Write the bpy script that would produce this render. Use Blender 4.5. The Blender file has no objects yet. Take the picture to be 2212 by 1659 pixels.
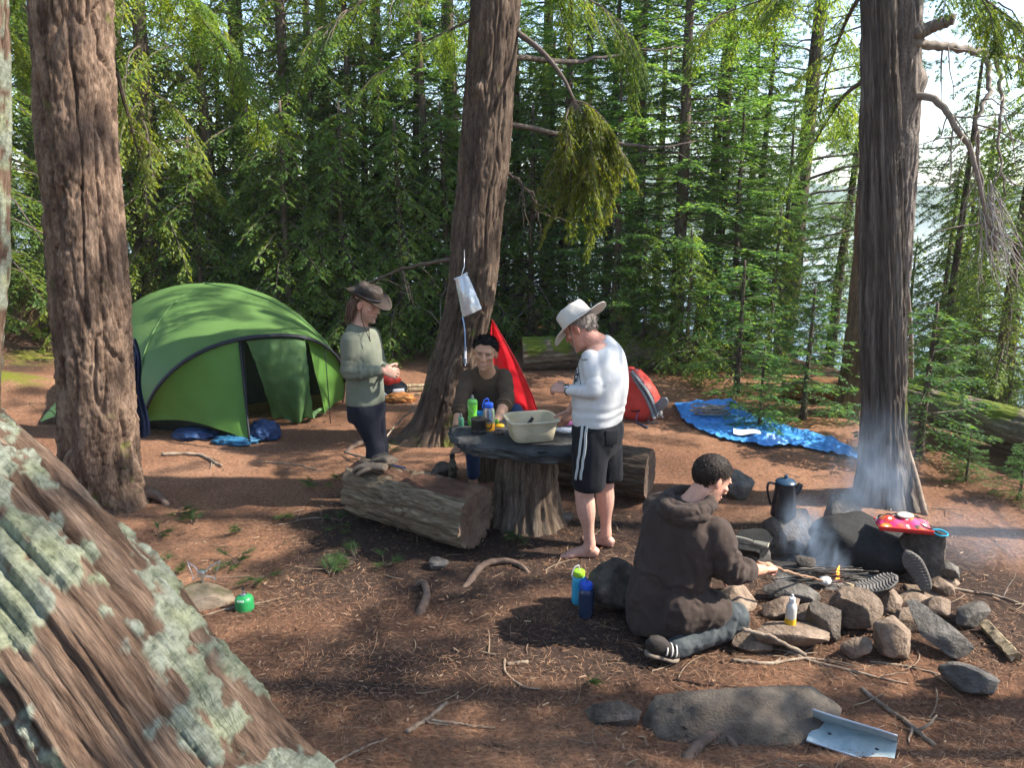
import bpy, bmesh, math, random
import numpy as np
from mathutils import Vector, Matrix, noise as mnoise

random.seed(7); RNG = np.random.default_rng(11)
R = math.radians
SC = bpy.context.scene
COL = SC.collection

# ------------------------------------------------------------------ camera
CAM_H = 2.35; PITCH = R(13.1); FPX = 1671.0
cam = bpy.data.cameras.new('camera'); cam_o = bpy.data.objects.new('camera', cam); COL.objects.link(cam_o)
cam_o.location = (0, 0, CAM_H); cam_o.rotation_euler = (R(90) - PITCH, 0, 0)
cam.sensor_width = 36.0; cam.lens = 36.0 * FPX / 2212.0; cam.clip_start = 0.05; cam.clip_end = 6000
SC.camera = cam_o

# ------------------------------------------------------------------ sky and sun
SUN_AZ = 93.0; SUN_EL = 43.0          # azimuth clockwise from the view direction (+y)
world = bpy.data.worlds.new('World'); SC.world = world; world.use_nodes = True
wn = world.node_tree; wn.nodes.clear()
sky = wn.nodes.new('ShaderNodeTexSky'); sky.sky_type = 'NISHITA'; sky.sun_disc = False
sky.sun_elevation = R(SUN_EL); sky.sun_rotation = R(SUN_AZ); sky.air_density = 1.0; sky.dust_density = .6; sky.ozone_density = 1.0
bg = wn.nodes.new('ShaderNodeBackground'); bg.inputs['Strength'].default_value = 0.135
wo = wn.nodes.new('ShaderNodeOutputWorld')
wn.links.new(sky.outputs[0], bg.inputs[0]); wn.links.new(bg.outputs[0], wo.inputs[0])
sun = bpy.data.lights.new('sun', 'SUN'); sun.energy = 5.0; sun.angle = R(0.55); sun.color = (1.0, 0.93, 0.82)
sun_o = bpy.data.objects.new('sun', sun); COL.objects.link(sun_o)
_sd = Vector((math.sin(R(SUN_AZ)) * math.cos(R(SUN_EL)), math.cos(R(SUN_AZ)) * math.cos(R(SUN_EL)), math.sin(R(SUN_EL))))
sun_o.rotation_euler = _sd.to_track_quat('Z', 'Y').to_euler(); sun_o.location = (12, 4, 14)
SC.view_settings.view_transform = 'Standard'; SC.view_settings.look = 'None'
SC.view_settings.exposure = 1.5; SC.view_settings.gamma = 1.0
SC.render.engine = 'CYCLES'
cy = SC.cycles
cy.use_denoising = True; cy.max_bounces = 8; cy.diffuse_bounces = 3; cy.glossy_bounces = 3
cy.transmission_bounces = 6; cy.transparent_max_bounces = 12; cy.volume_bounces = 1
cy.caustics_reflective = False; cy.caustics_refractive = False; cy.sample_clamp_indirect = 6.0
cy.use_adaptive_sampling = True; cy.adaptive_threshold = 0.02

# ------------------------------------------------------------------ numpy noise
def _hash(ix, iy, iz, seed):
    h = (ix * 374761393 + iy * 668265263 + iz * 1274126177 + seed * 974711) & 0xFFFFFFFF
    h = ((h ^ (h >> 13)) * 1274126177) & 0xFFFFFFFF
    return (h ^ (h >> 16)) & 0xFFFFFFFF
_G = RNG.normal(size=(256, 3)); _G /= np.linalg.norm(_G, axis=1)[:, None]
def perlin(p, seed=0):
    p = np.asarray(p, float); i = np.floor(p).astype(np.int64); f = p - i
    u = f * f * f * (f * (f * 6 - 15) + 10); out = np.zeros(len(p))
    for dx in (0, 1):
        for dy in (0, 1):
            for dz in (0, 1):
                g = _G[_hash(i[:, 0] + dx, i[:, 1] + dy, i[:, 2] + dz, seed) & 255]
                d = ((f - np.array([dx, dy, dz])) * g).sum(1)
                w = (u[:, 0] if dx else 1 - u[:, 0]) * (u[:, 1] if dy else 1 - u[:, 1]) * (u[:, 2] if dz else 1 - u[:, 2])
                out += w * d
    return out * 1.5
def fbm(p, octs=4, seed=0, gain=.5):
    p = np.asarray(p, float); a = 1.; s = 0.; o = np.zeros(len(p))
    for k in range(octs):
        o += a * perlin(p * 2.03 ** k, seed + k); s += a; a *= gain
    return o / s
def sstep(a, b, x):
    t = np.clip((np.asarray(x, float) - a) / (b - a), 0, 1); return t * t * (3 - 2 * t)

# ------------------------------------------------------------------ ground height
_EX = np.array([-60, -30, -12, -2, 2.0, 3.4, 4.6, 5.6, 7.2, 9.5, 13, 20, 40])
_EY = np.array([30, 24, 21.5, 20, 17.5, 14.0, 11.6, 9.4, 6.5, 3.0, -2, -12, -40])
LAKE_Z = -3.0
def gz(x, y):
    x = np.atleast_1d(np.asarray(x, float)); y = np.atleast_1d(np.asarray(y, float))
    p = np.stack([x, y, np.zeros_like(x)], 1)
    z = 0.035 * fbm(p * .9, 3, 5) + 0.012 * fbm(p * 5, 2, 9)
    t = np.clip((3.3 - y) / 2.8, 0, 1); z = z + 1.0 * t * t * (3 - 2 * t)
    z = z + 0.75 * sstep(-4.5, -10, x) * sstep(6.5, 14, y)
    z = z + 0.3 * sstep(12, 17, y) * sstep(3, 0, x)
    z = z + 0.16 * np.exp(-(((x + 6.6) / .9) ** 2 + ((y - 9.6) / .5) ** 2))
    e = y - np.interp(x, _EX, _EY)
    z = z - 5.5 * sstep(-.5, 11, e) - .6 * sstep(0, 2.5, e)
    return z
def gz1(x, y): return float(gz(x, y)[0])
def ray(u, v):
    a = np.array([(u - 1106) / FPX, (829.5 - v) / FPX, -1.0])
    c, s = math.cos(PITCH), math.sin(PITCH)
    # camera x right, y up, -z forward -> world x right, y forward, z up
    return np.array([a[0], c * (-a[2]) + s * a[1], c * a[1] - s * (-a[2])])
def P(u, v, depth): return np.array([0, 0, CAM_H]) + ray(u, v) * depth
def proj(p):        # picture point of a world point
    d = np.asarray(p, float) - np.array([0, 0, CAM_H]); c, s = math.cos(PITCH), math.sin(PITCH); f = c * d[1] - s * d[2]; return 1106 + FPX * d[0] / f, 829.5 - FPX * (s * d[1] + c * d[2]) / f
def PY(u, v, y):    # the point of that sight line that stands y metres ahead
    r = ray(u, v); return np.array([0, 0, CAM_H]) + r * (y / r[1])
def G(u, v):
    r = ray(u, v); o = np.array([0, 0, CAM_H]); t = 1.0
    for _ in range(400):
        q = o + r * t; h = q[2] - gz1(q[0], q[1])
        if h < 0.002: break
        t += max(.004, h * .45)
    return np.array([q[0], q[1], gz1(q[0], q[1])])

# ------------------------------------------------------------------ mesh helpers
class MB:
    """collects pieces of geometry; build() links them as one mesh object"""
    def __init__(s): s.V = []; s.F = []; s.n = 0
    def add(s, V, F, m=0):
        V = np.asarray(V, float).reshape(-1, 3); s.V.append(V)
        for f in (F if isinstance(F, list) else [F]):
            f = np.asarray(f, np.int64)
            if f.size: s.F.append((f + s.n, m))
        s.n += len(V); return s
    def xf(s, M):
        M = np.array(M); s.V = [v @ M[:3, :3].T + M[:3, 3] for v in s.V]; return s
    def arr(s): return np.concatenate(s.V)
    def mesh(s, name, mats, smooth=True, angle=None):
        V = np.concatenate(s.V); me = bpy.data.meshes.new(name)
        tot = [np.full(len(f), f.shape[1]) for f, m in s.F]
        lt = np.concatenate(tot).astype(np.int32); li = np.concatenate([f.reshape(-1) for f, m in s.F]).astype(np.int32)
        me.vertices.add(len(V)); me.vertices.foreach_set('co', V.astype(np.float32).ravel())
        me.loops.add(len(li)); me.loops.foreach_set('vertex_index', li)
        me.polygons.add(len(lt)); me.polygons.foreach_set('loop_start', np.concatenate([[0], np.cumsum(lt)[:-1]]).astype(np.int32))
        me.polygons.foreach_set('material_index', np.concatenate([np.full(len(f), m) for f, m in s.F]).astype(np.int32))
        me.update(calc_edges=True)
        me.polygons.foreach_set('use_smooth', np.full(len(lt), bool(smooth)))
        if smooth and angle: me.set_sharp_from_angle(angle=R(angle))
        for m in (mats if isinstance(mats, (list, tuple)) else [mats]): me.materials.append(m)
        return me
    def build(s, name, mats, parent=None, smooth=True, angle=None):
        return link(name, s.mesh(name, mats, smooth, angle), parent)
def link(name, me, parent=None):
    o = bpy.data.objects.new(name, me); COL.objects.link(o)
    if parent is not None: o.parent = parent
    return o
def tag(o, label=None, cat=None, group=None, kind=None):
    if label: o['label'] = label
    if cat: o['category'] = cat
    if group: o['group'] = group
    if kind: o['kind'] = kind
    return o
def empty(name, loc=(0, 0, 0), rz=0, label=None, cat=None, group=None):
    o = bpy.data.objects.new(name, None); COL.objects.link(o); o.empty_display_size = .1
    o.location = loc; o.rotation_euler = (0, 0, rz); return tag(o, label, cat, group)
def setattr_pt(o, name, vals):
    a = o.data.attributes.new(name, 'FLOAT', 'POINT'); a.data.foreach_set('value', np.asarray(vals, np.float32))
def setcol_pt(o, name, vals):
    a = o.data.color_attributes.new(name, 'FLOAT_COLOR', 'POINT')
    v = np.concatenate([vals, np.ones((len(vals), 1))], 1); a.data.foreach_set('color', v.astype(np.float32).ravel())

def resamp(A, n):
    """smooth (Catmull-Rom) resampling of the rows of A"""
    A = np.asarray(A, float)
    if A.ndim == 1: A = A[:, None]
    k = len(A); E = np.concatenate([[2 * A[0] - A[1]], A, [2 * A[-1] - A[-2]]])
    t = np.linspace(0, k - 1, n); i = np.minimum(t.astype(int), k - 2); f = (t - i)[:, None]
    p0, p1, p2, p3 = E[i], E[i + 1], E[i + 2], E[i + 3]
    return .5 * ((2 * p1) + (p2 - p0) * f + (2 * p0 - 5 * p1 + 4 * p2 - p3) * f ** 2 + (3 * p1 - p0 - 3 * p2 + p3) * f ** 3)
def unit(v): v = np.asarray(v, float); return v / (np.linalg.norm(v) + 1e-12)
def frames(path, up=None):
    path = np.asarray(path, float); T = np.gradient(path, axis=0); T /= np.linalg.norm(T, axis=1)[:, None] + 1e-12
    u = np.array(up if up is not None else ((0, 0, 1) if abs(T[0][2]) < .8 else (0, 1, 0)), float)
    A = []; 
    for t in T:
        u = u - t * (u @ t); u = unit(u); A.append(u)
    A = np.array(A); return T, A, np.cross(T, A)
def grid_faces(nr, nc, wrap=True):
    r = np.arange(nr - 1)[:, None] * nc; c = np.arange(nc if wrap else nc - 1)[None, :]; c2 = (c + 1) % nc
    return np.stack([r + c, r + c2, r + nc + c2, r + nc + c], -1).reshape(-1, 4)
def tube(path, rad, n=10, up=None, cap=True, flat=1.0, expo=2.0, twist=0):
    """rad: radius per point or (ra, rb) per point along frame axes A (up) and B"""
    path = np.asarray(path, float); m = len(path); rad = np.asarray(rad, float)
    if rad.ndim == 0: rad = np.full(m, float(rad))
    if rad.ndim == 1: rad = np.stack([rad, rad * flat], 1)
    T, A, B = frames(path, up); th = np.linspace(0, 2 * np.pi, n, endpoint=False)
    c, s = np.cos(th), np.sin(th); c = np.sign(c) * np.abs(c) ** (2 / expo); s = np.sign(s) * np.abs(s) ** (2 / expo)
    V = path[:, None] + A[:, None] * (c[None, :, None] * rad[:, 0][:, None, None]) + B[:, None] * (s[None, :, None] * rad[:, 1][:, None, None])
    V = V.reshape(-1, 3); F = [grid_faces(m, n)]
    if cap:
        k = len(V); V = np.concatenate([V, path[:1], path[-1:]]); i = np.arange(n); j = (i + 1) % n
        F.append(np.stack([np.full(n, k), j, i], 1)); F.append(np.stack([np.full(n, k + 1), (m - 1) * n + i, (m - 1) * n + j], 1))
    return V, F
def capsule(a, b, ra, rb, n=12, k=4):
    """rounded tapered limb from a to b"""
    a, b = np.asarray(a, float), np.asarray(b, float); d = unit(b - a); L = np.linalg.norm(b - a)
    t = []; r = []
    for i in range(k + 1):
        q = math.pi / 2 * i / k; t.append(-ra * math.cos(q)); r.append(max(ra * math.sin(q), ra * .02))
    for i in range(k + 1):
        q = math.pi / 2 * i / k; t.append(L + rb * math.sin(q)); r.append(max(rb * math.cos(q), rb * .02))
    return tube(a + d * np.array(t)[:, None], np.array(r), n)
def lathe(prof, n=24, cap=True):
    prof = np.asarray(prof, float); th = np.linspace(0, 2 * np.pi, n, endpoint=False)
    V = np.stack([prof[:, 0:1] * np.cos(th), prof[:, 0:1] * np.sin(th), np.repeat(prof[:, 1:2], n, 1)], -1).reshape(-1, 3)
    F = [grid_faces(len(prof), n)]; m = len(prof)
    if cap:
        k = len(V); V = np.concatenate([V, [[0, 0, prof[0, 1]], [0, 0, prof[-1, 1]]]]); i = np.arange(n); j = (i + 1) % n
        F.append(np.stack([np.full(n, k), j, i], 1)); F.append(np.stack([np.full(n, k + 1), (m - 1) * n + i, (m - 1) * n + j], 1))
    return V, F
_ICO = {}
def ico(sub):
    if sub not in _ICO:
        bm = bmesh.new(); bmesh.ops.create_icosphere(bm, subdivisions=sub, radius=1.0)
        _ICO[sub] = (np.array([v.co for v in bm.verts]), np.array([[v.index for v in f.verts] for f in bm.faces])); bm.free()
    return _ICO[sub]
def ball(c, r, sub=3, rot=None):
    V, F = ico(sub); V = V * np.asarray(r, float)
    if rot is not None: V = V @ np.array(rot).T
    return V + np.asarray(c, float), F
def box(c, s, rot=None, bev=0.0):
    bm = bmesh.new(); bmesh.ops.create_cube(bm, size=1.0)
    for v in bm.verts: v.co = (v.co.x * s[0], v.co.y * s[1], v.co.z * s[2])
    if bev > 0: bmesh.ops.bevel(bm, geom=bm.edges[:], offset=bev, segments=2, profile=.5, affect='EDGES')
    bm.verts.index_update(); V = np.array([v.co for v in bm.verts]); F3 = [[v.index for v in f.verts] for f in bm.faces]; bm.free()
    if rot is not None: V = V @ np.array(rot).T
    g = {}
    for f in F3: g.setdefault(len(f), []).append(f)
    return V + np.asarray(c, float), [np.array(x) for x in g.values()]
def rotm(rx=0, ry=0, rz=0): return np.array((Matrix.Rotation(rz, 3, 'Z') @ Matrix.Rotation(ry, 3, 'Y') @ Matrix.Rotation(rx, 3, 'X')))
def remesh(pieces, voxel, smooth=4, fac=.5):
    """voxel union of closed pieces -> one continuous surface (V, quads)"""
    b = MB()
    for V, F in pieces: b.add(V, F)
    me = b.mesh('tmp', [], smooth=True); o = bpy.data.objects.new('tmp', me); COL.objects.link(o)
    m = o.modifiers.new('r', 'REMESH'); m.mode = 'VOXEL'; m.voxel_size = voxel; m.use_smooth_shade = True
    if smooth:
        s = o.modifiers.new('s', 'SMOOTH'); s.factor = fac; s.iterations = smooth
    dg = bpy.context.evaluated_depsgraph_get(); ev = o.evaluated_get(dg); m2 = ev.to_mesh()
    V = np.empty(len(m2.vertices) * 3, np.float32); m2.vertices.foreach_get('co', V)
    L = np.empty(len(m2.loops), np.int32); m2.loops.foreach_get('vertex_index', L)
    S = np.empty(len(m2.polygons), np.int32); m2.polygons.foreach_get('loop_total', S)
    V = V.reshape(-1, 3).astype(float)
    if (S == 4).all(): F = L.reshape(-1, 4)
    else:
        st = np.concatenate([[0], np.cumsum(S)[:-1]]); F = [L[st[S == k][:, None] + np.arange(k)] for k in np.unique(S)]
    ev.to_mesh_clear(); bpy.data.objects.remove(o); bpy.data.meshes.remove(me)
    return V, F
def vnormals(V, F):
    N = np.zeros_like(V)
    for f in (F if isinstance(F, list) else [F]):
        n = np.cross(V[f[:, 1]] - V[f[:, 0]], V[f[:, 2]] - V[f[:, 0]])
        for k in range(f.shape[1]): np.add.at(N, f[:, k], n)
    return N / (np.linalg.norm(N, axis=1)[:, None] + 1e-12)

# ------------------------------------------------------------------ materials
def newmat(name):
    m = bpy.data.materials.new(name); m.use_nodes = True; t = m.node_tree; t.nodes.clear()
    o = t.nodes.new('ShaderNodeOutputMaterial'); return m, t, o
def nd(t, typ, ins=None, **kw):
    n = t.nodes.new('ShaderNode' + typ)
    for k, v in kw.items(): setattr(n, k, v)
    for k, v in (ins or {}).items():
        if isinstance(v, bpy.types.NodeSocket): t.links.new(v, n.inputs[k])
        else: n.inputs[k].default_value = v
    return n
def c4(c): return (c[0], c[1], c[2], 1.0)
def ramp(t, fac, cols, lo=.3, hi=.7, interp='LINEAR'):
    n = t.nodes.new('ShaderNodeValToRGB'); t.links.new(fac, n.inputs[0]); e = n.color_ramp; e.interpolation = interp
    k = len(cols)
    while len(e.elements) < k: e.elements.new(.5)
    for i, c in enumerate(cols):
        e.elements[i].position = lo + (hi - lo) * i / max(1, k - 1)
    for i, c in enumerate(cols): e.elements[i].color = c4(c)
    return n.outputs[0]
def coords(t, scale=(1, 1, 1), src='Object'):
    tc = t.nodes.new('ShaderNodeTexCoord'); mp = t.nodes.new('ShaderNodeMapping')
    t.links.new(tc.outputs[src], mp.inputs['Vector']); mp.inputs['Scale'].default_value = scale
    return mp.outputs[0]
def pmat(name, cols, scale=6, stretch=(1, 1, 1), rough=.8, bump=.25, bscale=60, bdist=.01, spec=.3, metal=0.0, detail=6,
         lo=.3, hi=.7, rvar=0.0, sheen=0.0, alpha=1.0, trans=0.0, ior=1.45, bstretch=None, rand=0.0, attr=None, sss=0.0, coat=0.0):
    m, t, o = newmat(name); co = coords(t, stretch)
    n1 = nd(t, 'TexNoise', {'Vector': co, 'Scale': scale, 'Detail': detail, 'Roughness': .6})
    col = ramp(t, n1.outputs[0], cols, lo, hi) if len(cols) > 1 else None
    b = nd(t, 'BsdfPrincipled', {'Roughness': rough, 'Metallic': metal, 'Specular IOR Level': spec, 'IOR': ior, 'Alpha': alpha, 'Transmission Weight': trans, 'Sheen Weight': sheen, 'Coat Weight': coat})
    if attr:
        a = nd(t, 'VertexColor', layer_name=attr)
        if col is None: col = a.outputs[0]
        else:
            mx = nd(t, 'Mix', data_type='RGBA', blend_type='MULTIPLY'); mx.inputs[0].default_value = 1.0
            t.links.new(a.outputs[0], mx.inputs[6]); t.links.new(col, mx.inputs[7]); col = mx.outputs[2]
    if rand and col is not None:
        oi = nd(t, 'ObjectInfo'); mr = nd(t, 'MapRange', {'Value': oi.outputs['Random'], 'To Min': 1 - rand, 'To Max': 1 + rand})
        hs = nd(t, 'HueSaturation', {'Color': col, 'Value': mr.outputs[0]}); col = hs.outputs[0]
    if col is not None: t.links.new(col, b.inputs['Base Color'])
    else: b.inputs['Base Color'].default_value = c4(cols[0])
    if sss: b.inputs['Subsurface Weight'].default_value = sss; b.inputs['Subsurface Radius'].default_value = (.012, .005, .003); b.inputs['Subsurface Scale'].default_value = 1.0
    if rvar: 
        mr = nd(t, 'MapRange', {'Value': n1.outputs[0], 'From Min': .3, 'From Max': .7, 'To Min': rough - rvar, 'To Max': rough + rvar}); t.links.new(mr.outputs[0], b.inputs['Roughness'])
    if bump:
        co2 = coords(t, bstretch or stretch)
        n2 = nd(t, 'TexNoise', {'Vector': co2, 'Scale': bscale, 'Detail': 5.0, 'Roughness': .65})
        bp = nd(t, 'Bump', {'Height': n2.outputs[0], 'Strength': bump, 'Distance': bdist}); t.links.new(bp.outputs[0], b.inputs['Normal'])
    t.links.new(b.outputs[0], o.inputs[0]); return m
# ================================================================== GROUND, LAKE, FAR SHORE
def ground_material():
    m, t, o = newmat('forest_floor'); co = coords(t)
    n1 = nd(t, 'TexNoise', {'Vector': co, 'Scale': .55, 'Detail': 5.0, 'Roughness': .6})
    n2 = nd(t, 'TexNoise', {'Vector': co, 'Scale': 38.0, 'Detail': 8.0, 'Roughness': .75})
    n3 = nd(t, 'TexNoise', {'Vector': co, 'Scale': 160.0, 'Detail': 4.0, 'Roughness': .7})
    big = ramp(t, n1.outputs[0], [(.15, .080, .052), (.26, .142, .090), (.36, .210, .138)], .34, .66)
    fine = ramp(t, n2.outputs[0], [(.30, .26, .24), (.9, .85, .8), (1.7, 1.45, 1.2)], .3, .72)
    mx = nd(t, 'Mix', data_type='RGBA', blend_type='MULTIPLY'); mx.inputs[0].default_value = 1.0
    t.links.new(big, mx.inputs[6]); t.links.new(fine, mx.inputs[7])
    # trodden dark soil round the hearth and the table
    geo = nd(t, 'NewGeometry'); a = nd(t, 'Attribute', attribute_name='soil')
    mx2 = nd(t, 'Mix', data_type='RGBA'); t.links.new(a.outputs['Fac'], mx2.inputs[0]); t.links.new(mx.outputs[2], mx2.inputs[6])
    soil = ramp(t, n2.outputs[0], [(.026, .017, .013), (.060, .038, .029), (.11, .072, .054)], .35, .7); t.links.new(soil, mx2.inputs[7])
    a2 = nd(t, 'Attribute', attribute_name='moss')
    mx3 = nd(t, 'Mix', data_type='RGBA'); t.links.new(a2.outputs['Fac'], mx3.inputs[0]); t.links.new(mx2.outputs[2], mx3.inputs[6])
    mx3.inputs[7].default_value = (.16, .17, .025, 1)
    b = nd(t, 'BsdfPrincipled', {'Base Color': mx3.outputs[2], 'Roughness': .92, 'Specular IOR Level': .15})
    h = nd(t, 'Math', {0: n2.outputs[0], 1: n3.outputs[0]}, operation='ADD')
    bp = nd(t, 'Bump', {'Height': h.outputs[0], 'Strength': .9, 'Distance': .02}); t.links.new(bp.outputs[0], b.inputs['Normal'])
    t.links.new(b.outputs[0], o.inputs[0]); return m
M_GROUND = ground_material()
def build_ground():
    # finer near the camera: warped grid
    def axis(n, a, b, f): s = np.linspace(-1, 1, n); return s
    xs = np.concatenate([np.linspace(-60, -9, 40)[:-1], np.linspace(-9, 8, 215)[:-1], np.linspace(8, 60, 40)])
    ys = np.concatenate([np.linspace(-25, 1.5, 24)[:-1], np.linspace(1.5, 13, 205)[:-1], np.linspace(13, 26, 80)[:-1], np.linspace(26, 60, 20)])
    X, Y = np.meshgrid(xs, ys); x = X.ravel(); y = Y.ravel(); z = gz(x, y)
    p = np.stack([x, y, z], 1)
    z = z + 0.010 * fbm(p * 14, 2, 3)
    V = np.stack([x, y, z], 1); b = MB(); b.add(V, grid_faces(len(ys), len(xs), wrap=False))
    o = b.build('ground', M_GROUND); tag(o, kind='structure')
    n = fbm(p * 1.3, 4, 21)
    def spot(cx, cy, rx, ry): return np.exp(-(((x - cx) / rx) ** 2 + ((y - cy) / ry) ** 2))
    s = spot(2.0, 4.7, 1.3, 1.0) * .95 + spot(-.6, 4.7, 1.3, .9) * .8 + spot(-1.0, 5.8, 1.2, 1.0) * .5 + spot(3.6, 3.9, 1.2, .8) * .6 + spot(.3, 5.3, .9, .5) * .7 + spot(-.6, 3.5, 1.8, .5) * .5 + spot(.6, 3.8, .8, .3) * .4 + sstep(-5.5, -7, x) * sstep(8, 10, y) * .6
    s = sstep(.25, .75, s + n * .45)
    setattr_pt(o, 'soil', s)
    ms = spot(-6.6, 9.6, .8, .35) + spot(-6.9, 11, .6, .6) * .7
    setattr_pt(o, 'moss', sstep(.35, .8, ms + fbm(p * 6, 3, 4) * .5))
build_ground()

def lake_material():
    m, t, o = newmat('lake_water'); co = coords(t, (1, .35, 1))
    n = nd(t, 'TexNoise', {'Vector': co, 'Scale': 1.6, 'Detail': 5.0, 'Roughness': .6})
    n2 = nd(t, 'TexNoise', {'Vector': co, 'Scale': .12, 'Detail': 3.0})
    h = nd(t, 'Math', {0: n.outputs[0], 1: n2.outputs[0]}, operation='ADD')
    b = nd(t, 'BsdfPrincipled', {'Base Color': (.05, .085, .11, 1), 'Roughness': .06, 'Specular IOR Level': .5, 'IOR': 1.333})
    bp = nd(t, 'Bump', {'Height': h.outputs[0], 'Strength': .25, 'Distance': .10}); t.links.new(bp.outputs[0], b.inputs['Normal'])
    t.links.new(b.outputs[0], o.inputs[0]); return m
b = MB(); b.add([[-760, -60, LAKE_Z], [760, -60, LAKE_Z], [760, 700, LAKE_Z], [-760, 700, LAKE_Z]], np.array([[0, 1, 2, 3]]))
tag(b.build('lake', lake_material()), kind='structure')

def build_far_shore():
    n, k = 420, 14; x = np.linspace(-620, 620, n)
    ridge = 24 + 10 * fbm(np.stack([x * .006, x * 0, x * 0], 1), 3, 2) - 8 * sstep(100, 320, x)
    V = []
    for j in range(k):
        f = j / (k - 1); y = 430 + 120 * f + 10 * fbm(np.stack([x * .03, x * 0 + j, x * 0], 1), 3, 8)
        z = LAKE_Z - .5 + (ridge + 1) * math.sin(f * math.pi / 2) ** .8 + (1.6 + 1.6 * f) * np.abs(fbm(np.stack([x * .35, x * 0 + j * 3.1, x * 0], 1), 3, 4)) * (j > 0)
        V.append(np.stack([x, y, z], 1))
    b = MB(); b.add(np.concatenate(V), grid_faces(k, n, wrap=False))
    m = pmat('far_forest', [(.02, .045, .02), (.05, .09, .035), (.09, .12, .05)], scale=.25, bump=.8, bscale=.5, bdist=1.5, rough=.95)
    tag(b.build('far_shore', m), kind='structure')
build_far_shore()
# ================================================================== TREES
def bark_material(name, cols, sc=(9, 9, 1.6), lo=.32, hi=.68, lichen=False, bump=.7, moss=(.10, .12, .02), rough=.92):
    m, t, o = newmat(name); a = nd(t, 'Attribute', attribute_name='bark')
    mp = nd(t, 'Mapping', {'Vector': a.outputs['Vector'], 'Scale': sc})
    n1 = nd(t, 'TexNoise', {'Vector': mp.outputs[0], 'Scale': 1.3, 'Detail': 8.0, 'Roughness': .65})
    n2 = nd(t, 'TexNoise', {'Vector': mp.outputs[0], 'Scale': 9.0, 'Detail': 6.0, 'Roughness': .7})
    col = ramp(t, n1.outputs[0], cols, lo, hi)
    fine = ramp(t, n2.outputs[0], [(.38, .36, .34), (.95, .93, .9), (1.5, 1.48, 1.44)], .3, .72)
    mx = nd(t, 'Mix', data_type='RGBA', blend_type='MULTIPLY'); mx.inputs[0].default_value = 1.0
    t.links.new(col, mx.inputs[6]); t.links.new(fine, mx.inputs[7]); c = mx.outputs[2]
    if lichen:
        l = nd(t, 'Attribute', attribute_name='lichen')
        n3 = nd(t, 'TexNoise', {'Vector': a.outputs['Vector'], 'Scale': 45.0, 'Detail': 6.0, 'Roughness': .7})
        n4 = nd(t, 'TexNoise', {'Vector': a.outputs['Vector'], 'Scale': 6.0, 'Detail': 2.0})
        lc = ramp(t, n3.outputs[0], [(.075, .085, .065), (.20, .215, .165), (.31, .325, .265)], .32, .68)
        ly = ramp(t, n3.outputs[0], [(.085, .095, .055), (.22, .235, .145), (.33, .34, .22)], .32, .68)
        lm = nd(t, 'Mix', data_type='RGBA'); sel = nd(t, 'MapRange', {'Value': n4.outputs[0], 'From Min': .45, 'From Max': .62}); t.links.new(sel.outputs[0], lm.inputs[0])
        t.links.new(lc, lm.inputs[6]); t.links.new(ly, lm.inputs[7])
        mm = nd(t, 'Mix', data_type='RGBA'); t.links.new(l.outputs['Fac'], mm.inputs[0]); t.links.new(c, mm.inputs[6]); t.links.new(lm.outputs[2], mm.inputs[7]); c = mm.outputs[2]
    ms = nd(t, 'Attribute', attribute_name='moss'); mm = nd(t, 'Mix', data_type='RGBA'); t.links.new(ms.outputs['Fac'], mm.inputs[0]); t.links.new(c, mm.inputs[6]); mm.inputs[7].default_value = c4(moss); c = mm.outputs[2]
    b = nd(t, 'BsdfPrincipled', {'Base Color': c, 'Roughness': rough, 'Specular IOR Level': .2})
    bp = nd(t, 'Bump', {'Height': n2.outputs[0], 'Strength': bump, 'Distance': .014}); t.links.new(bp.outputs[0], b.inputs['Normal'])
    t.links.new(b.outputs[0], o.inputs[0]); return m

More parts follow.
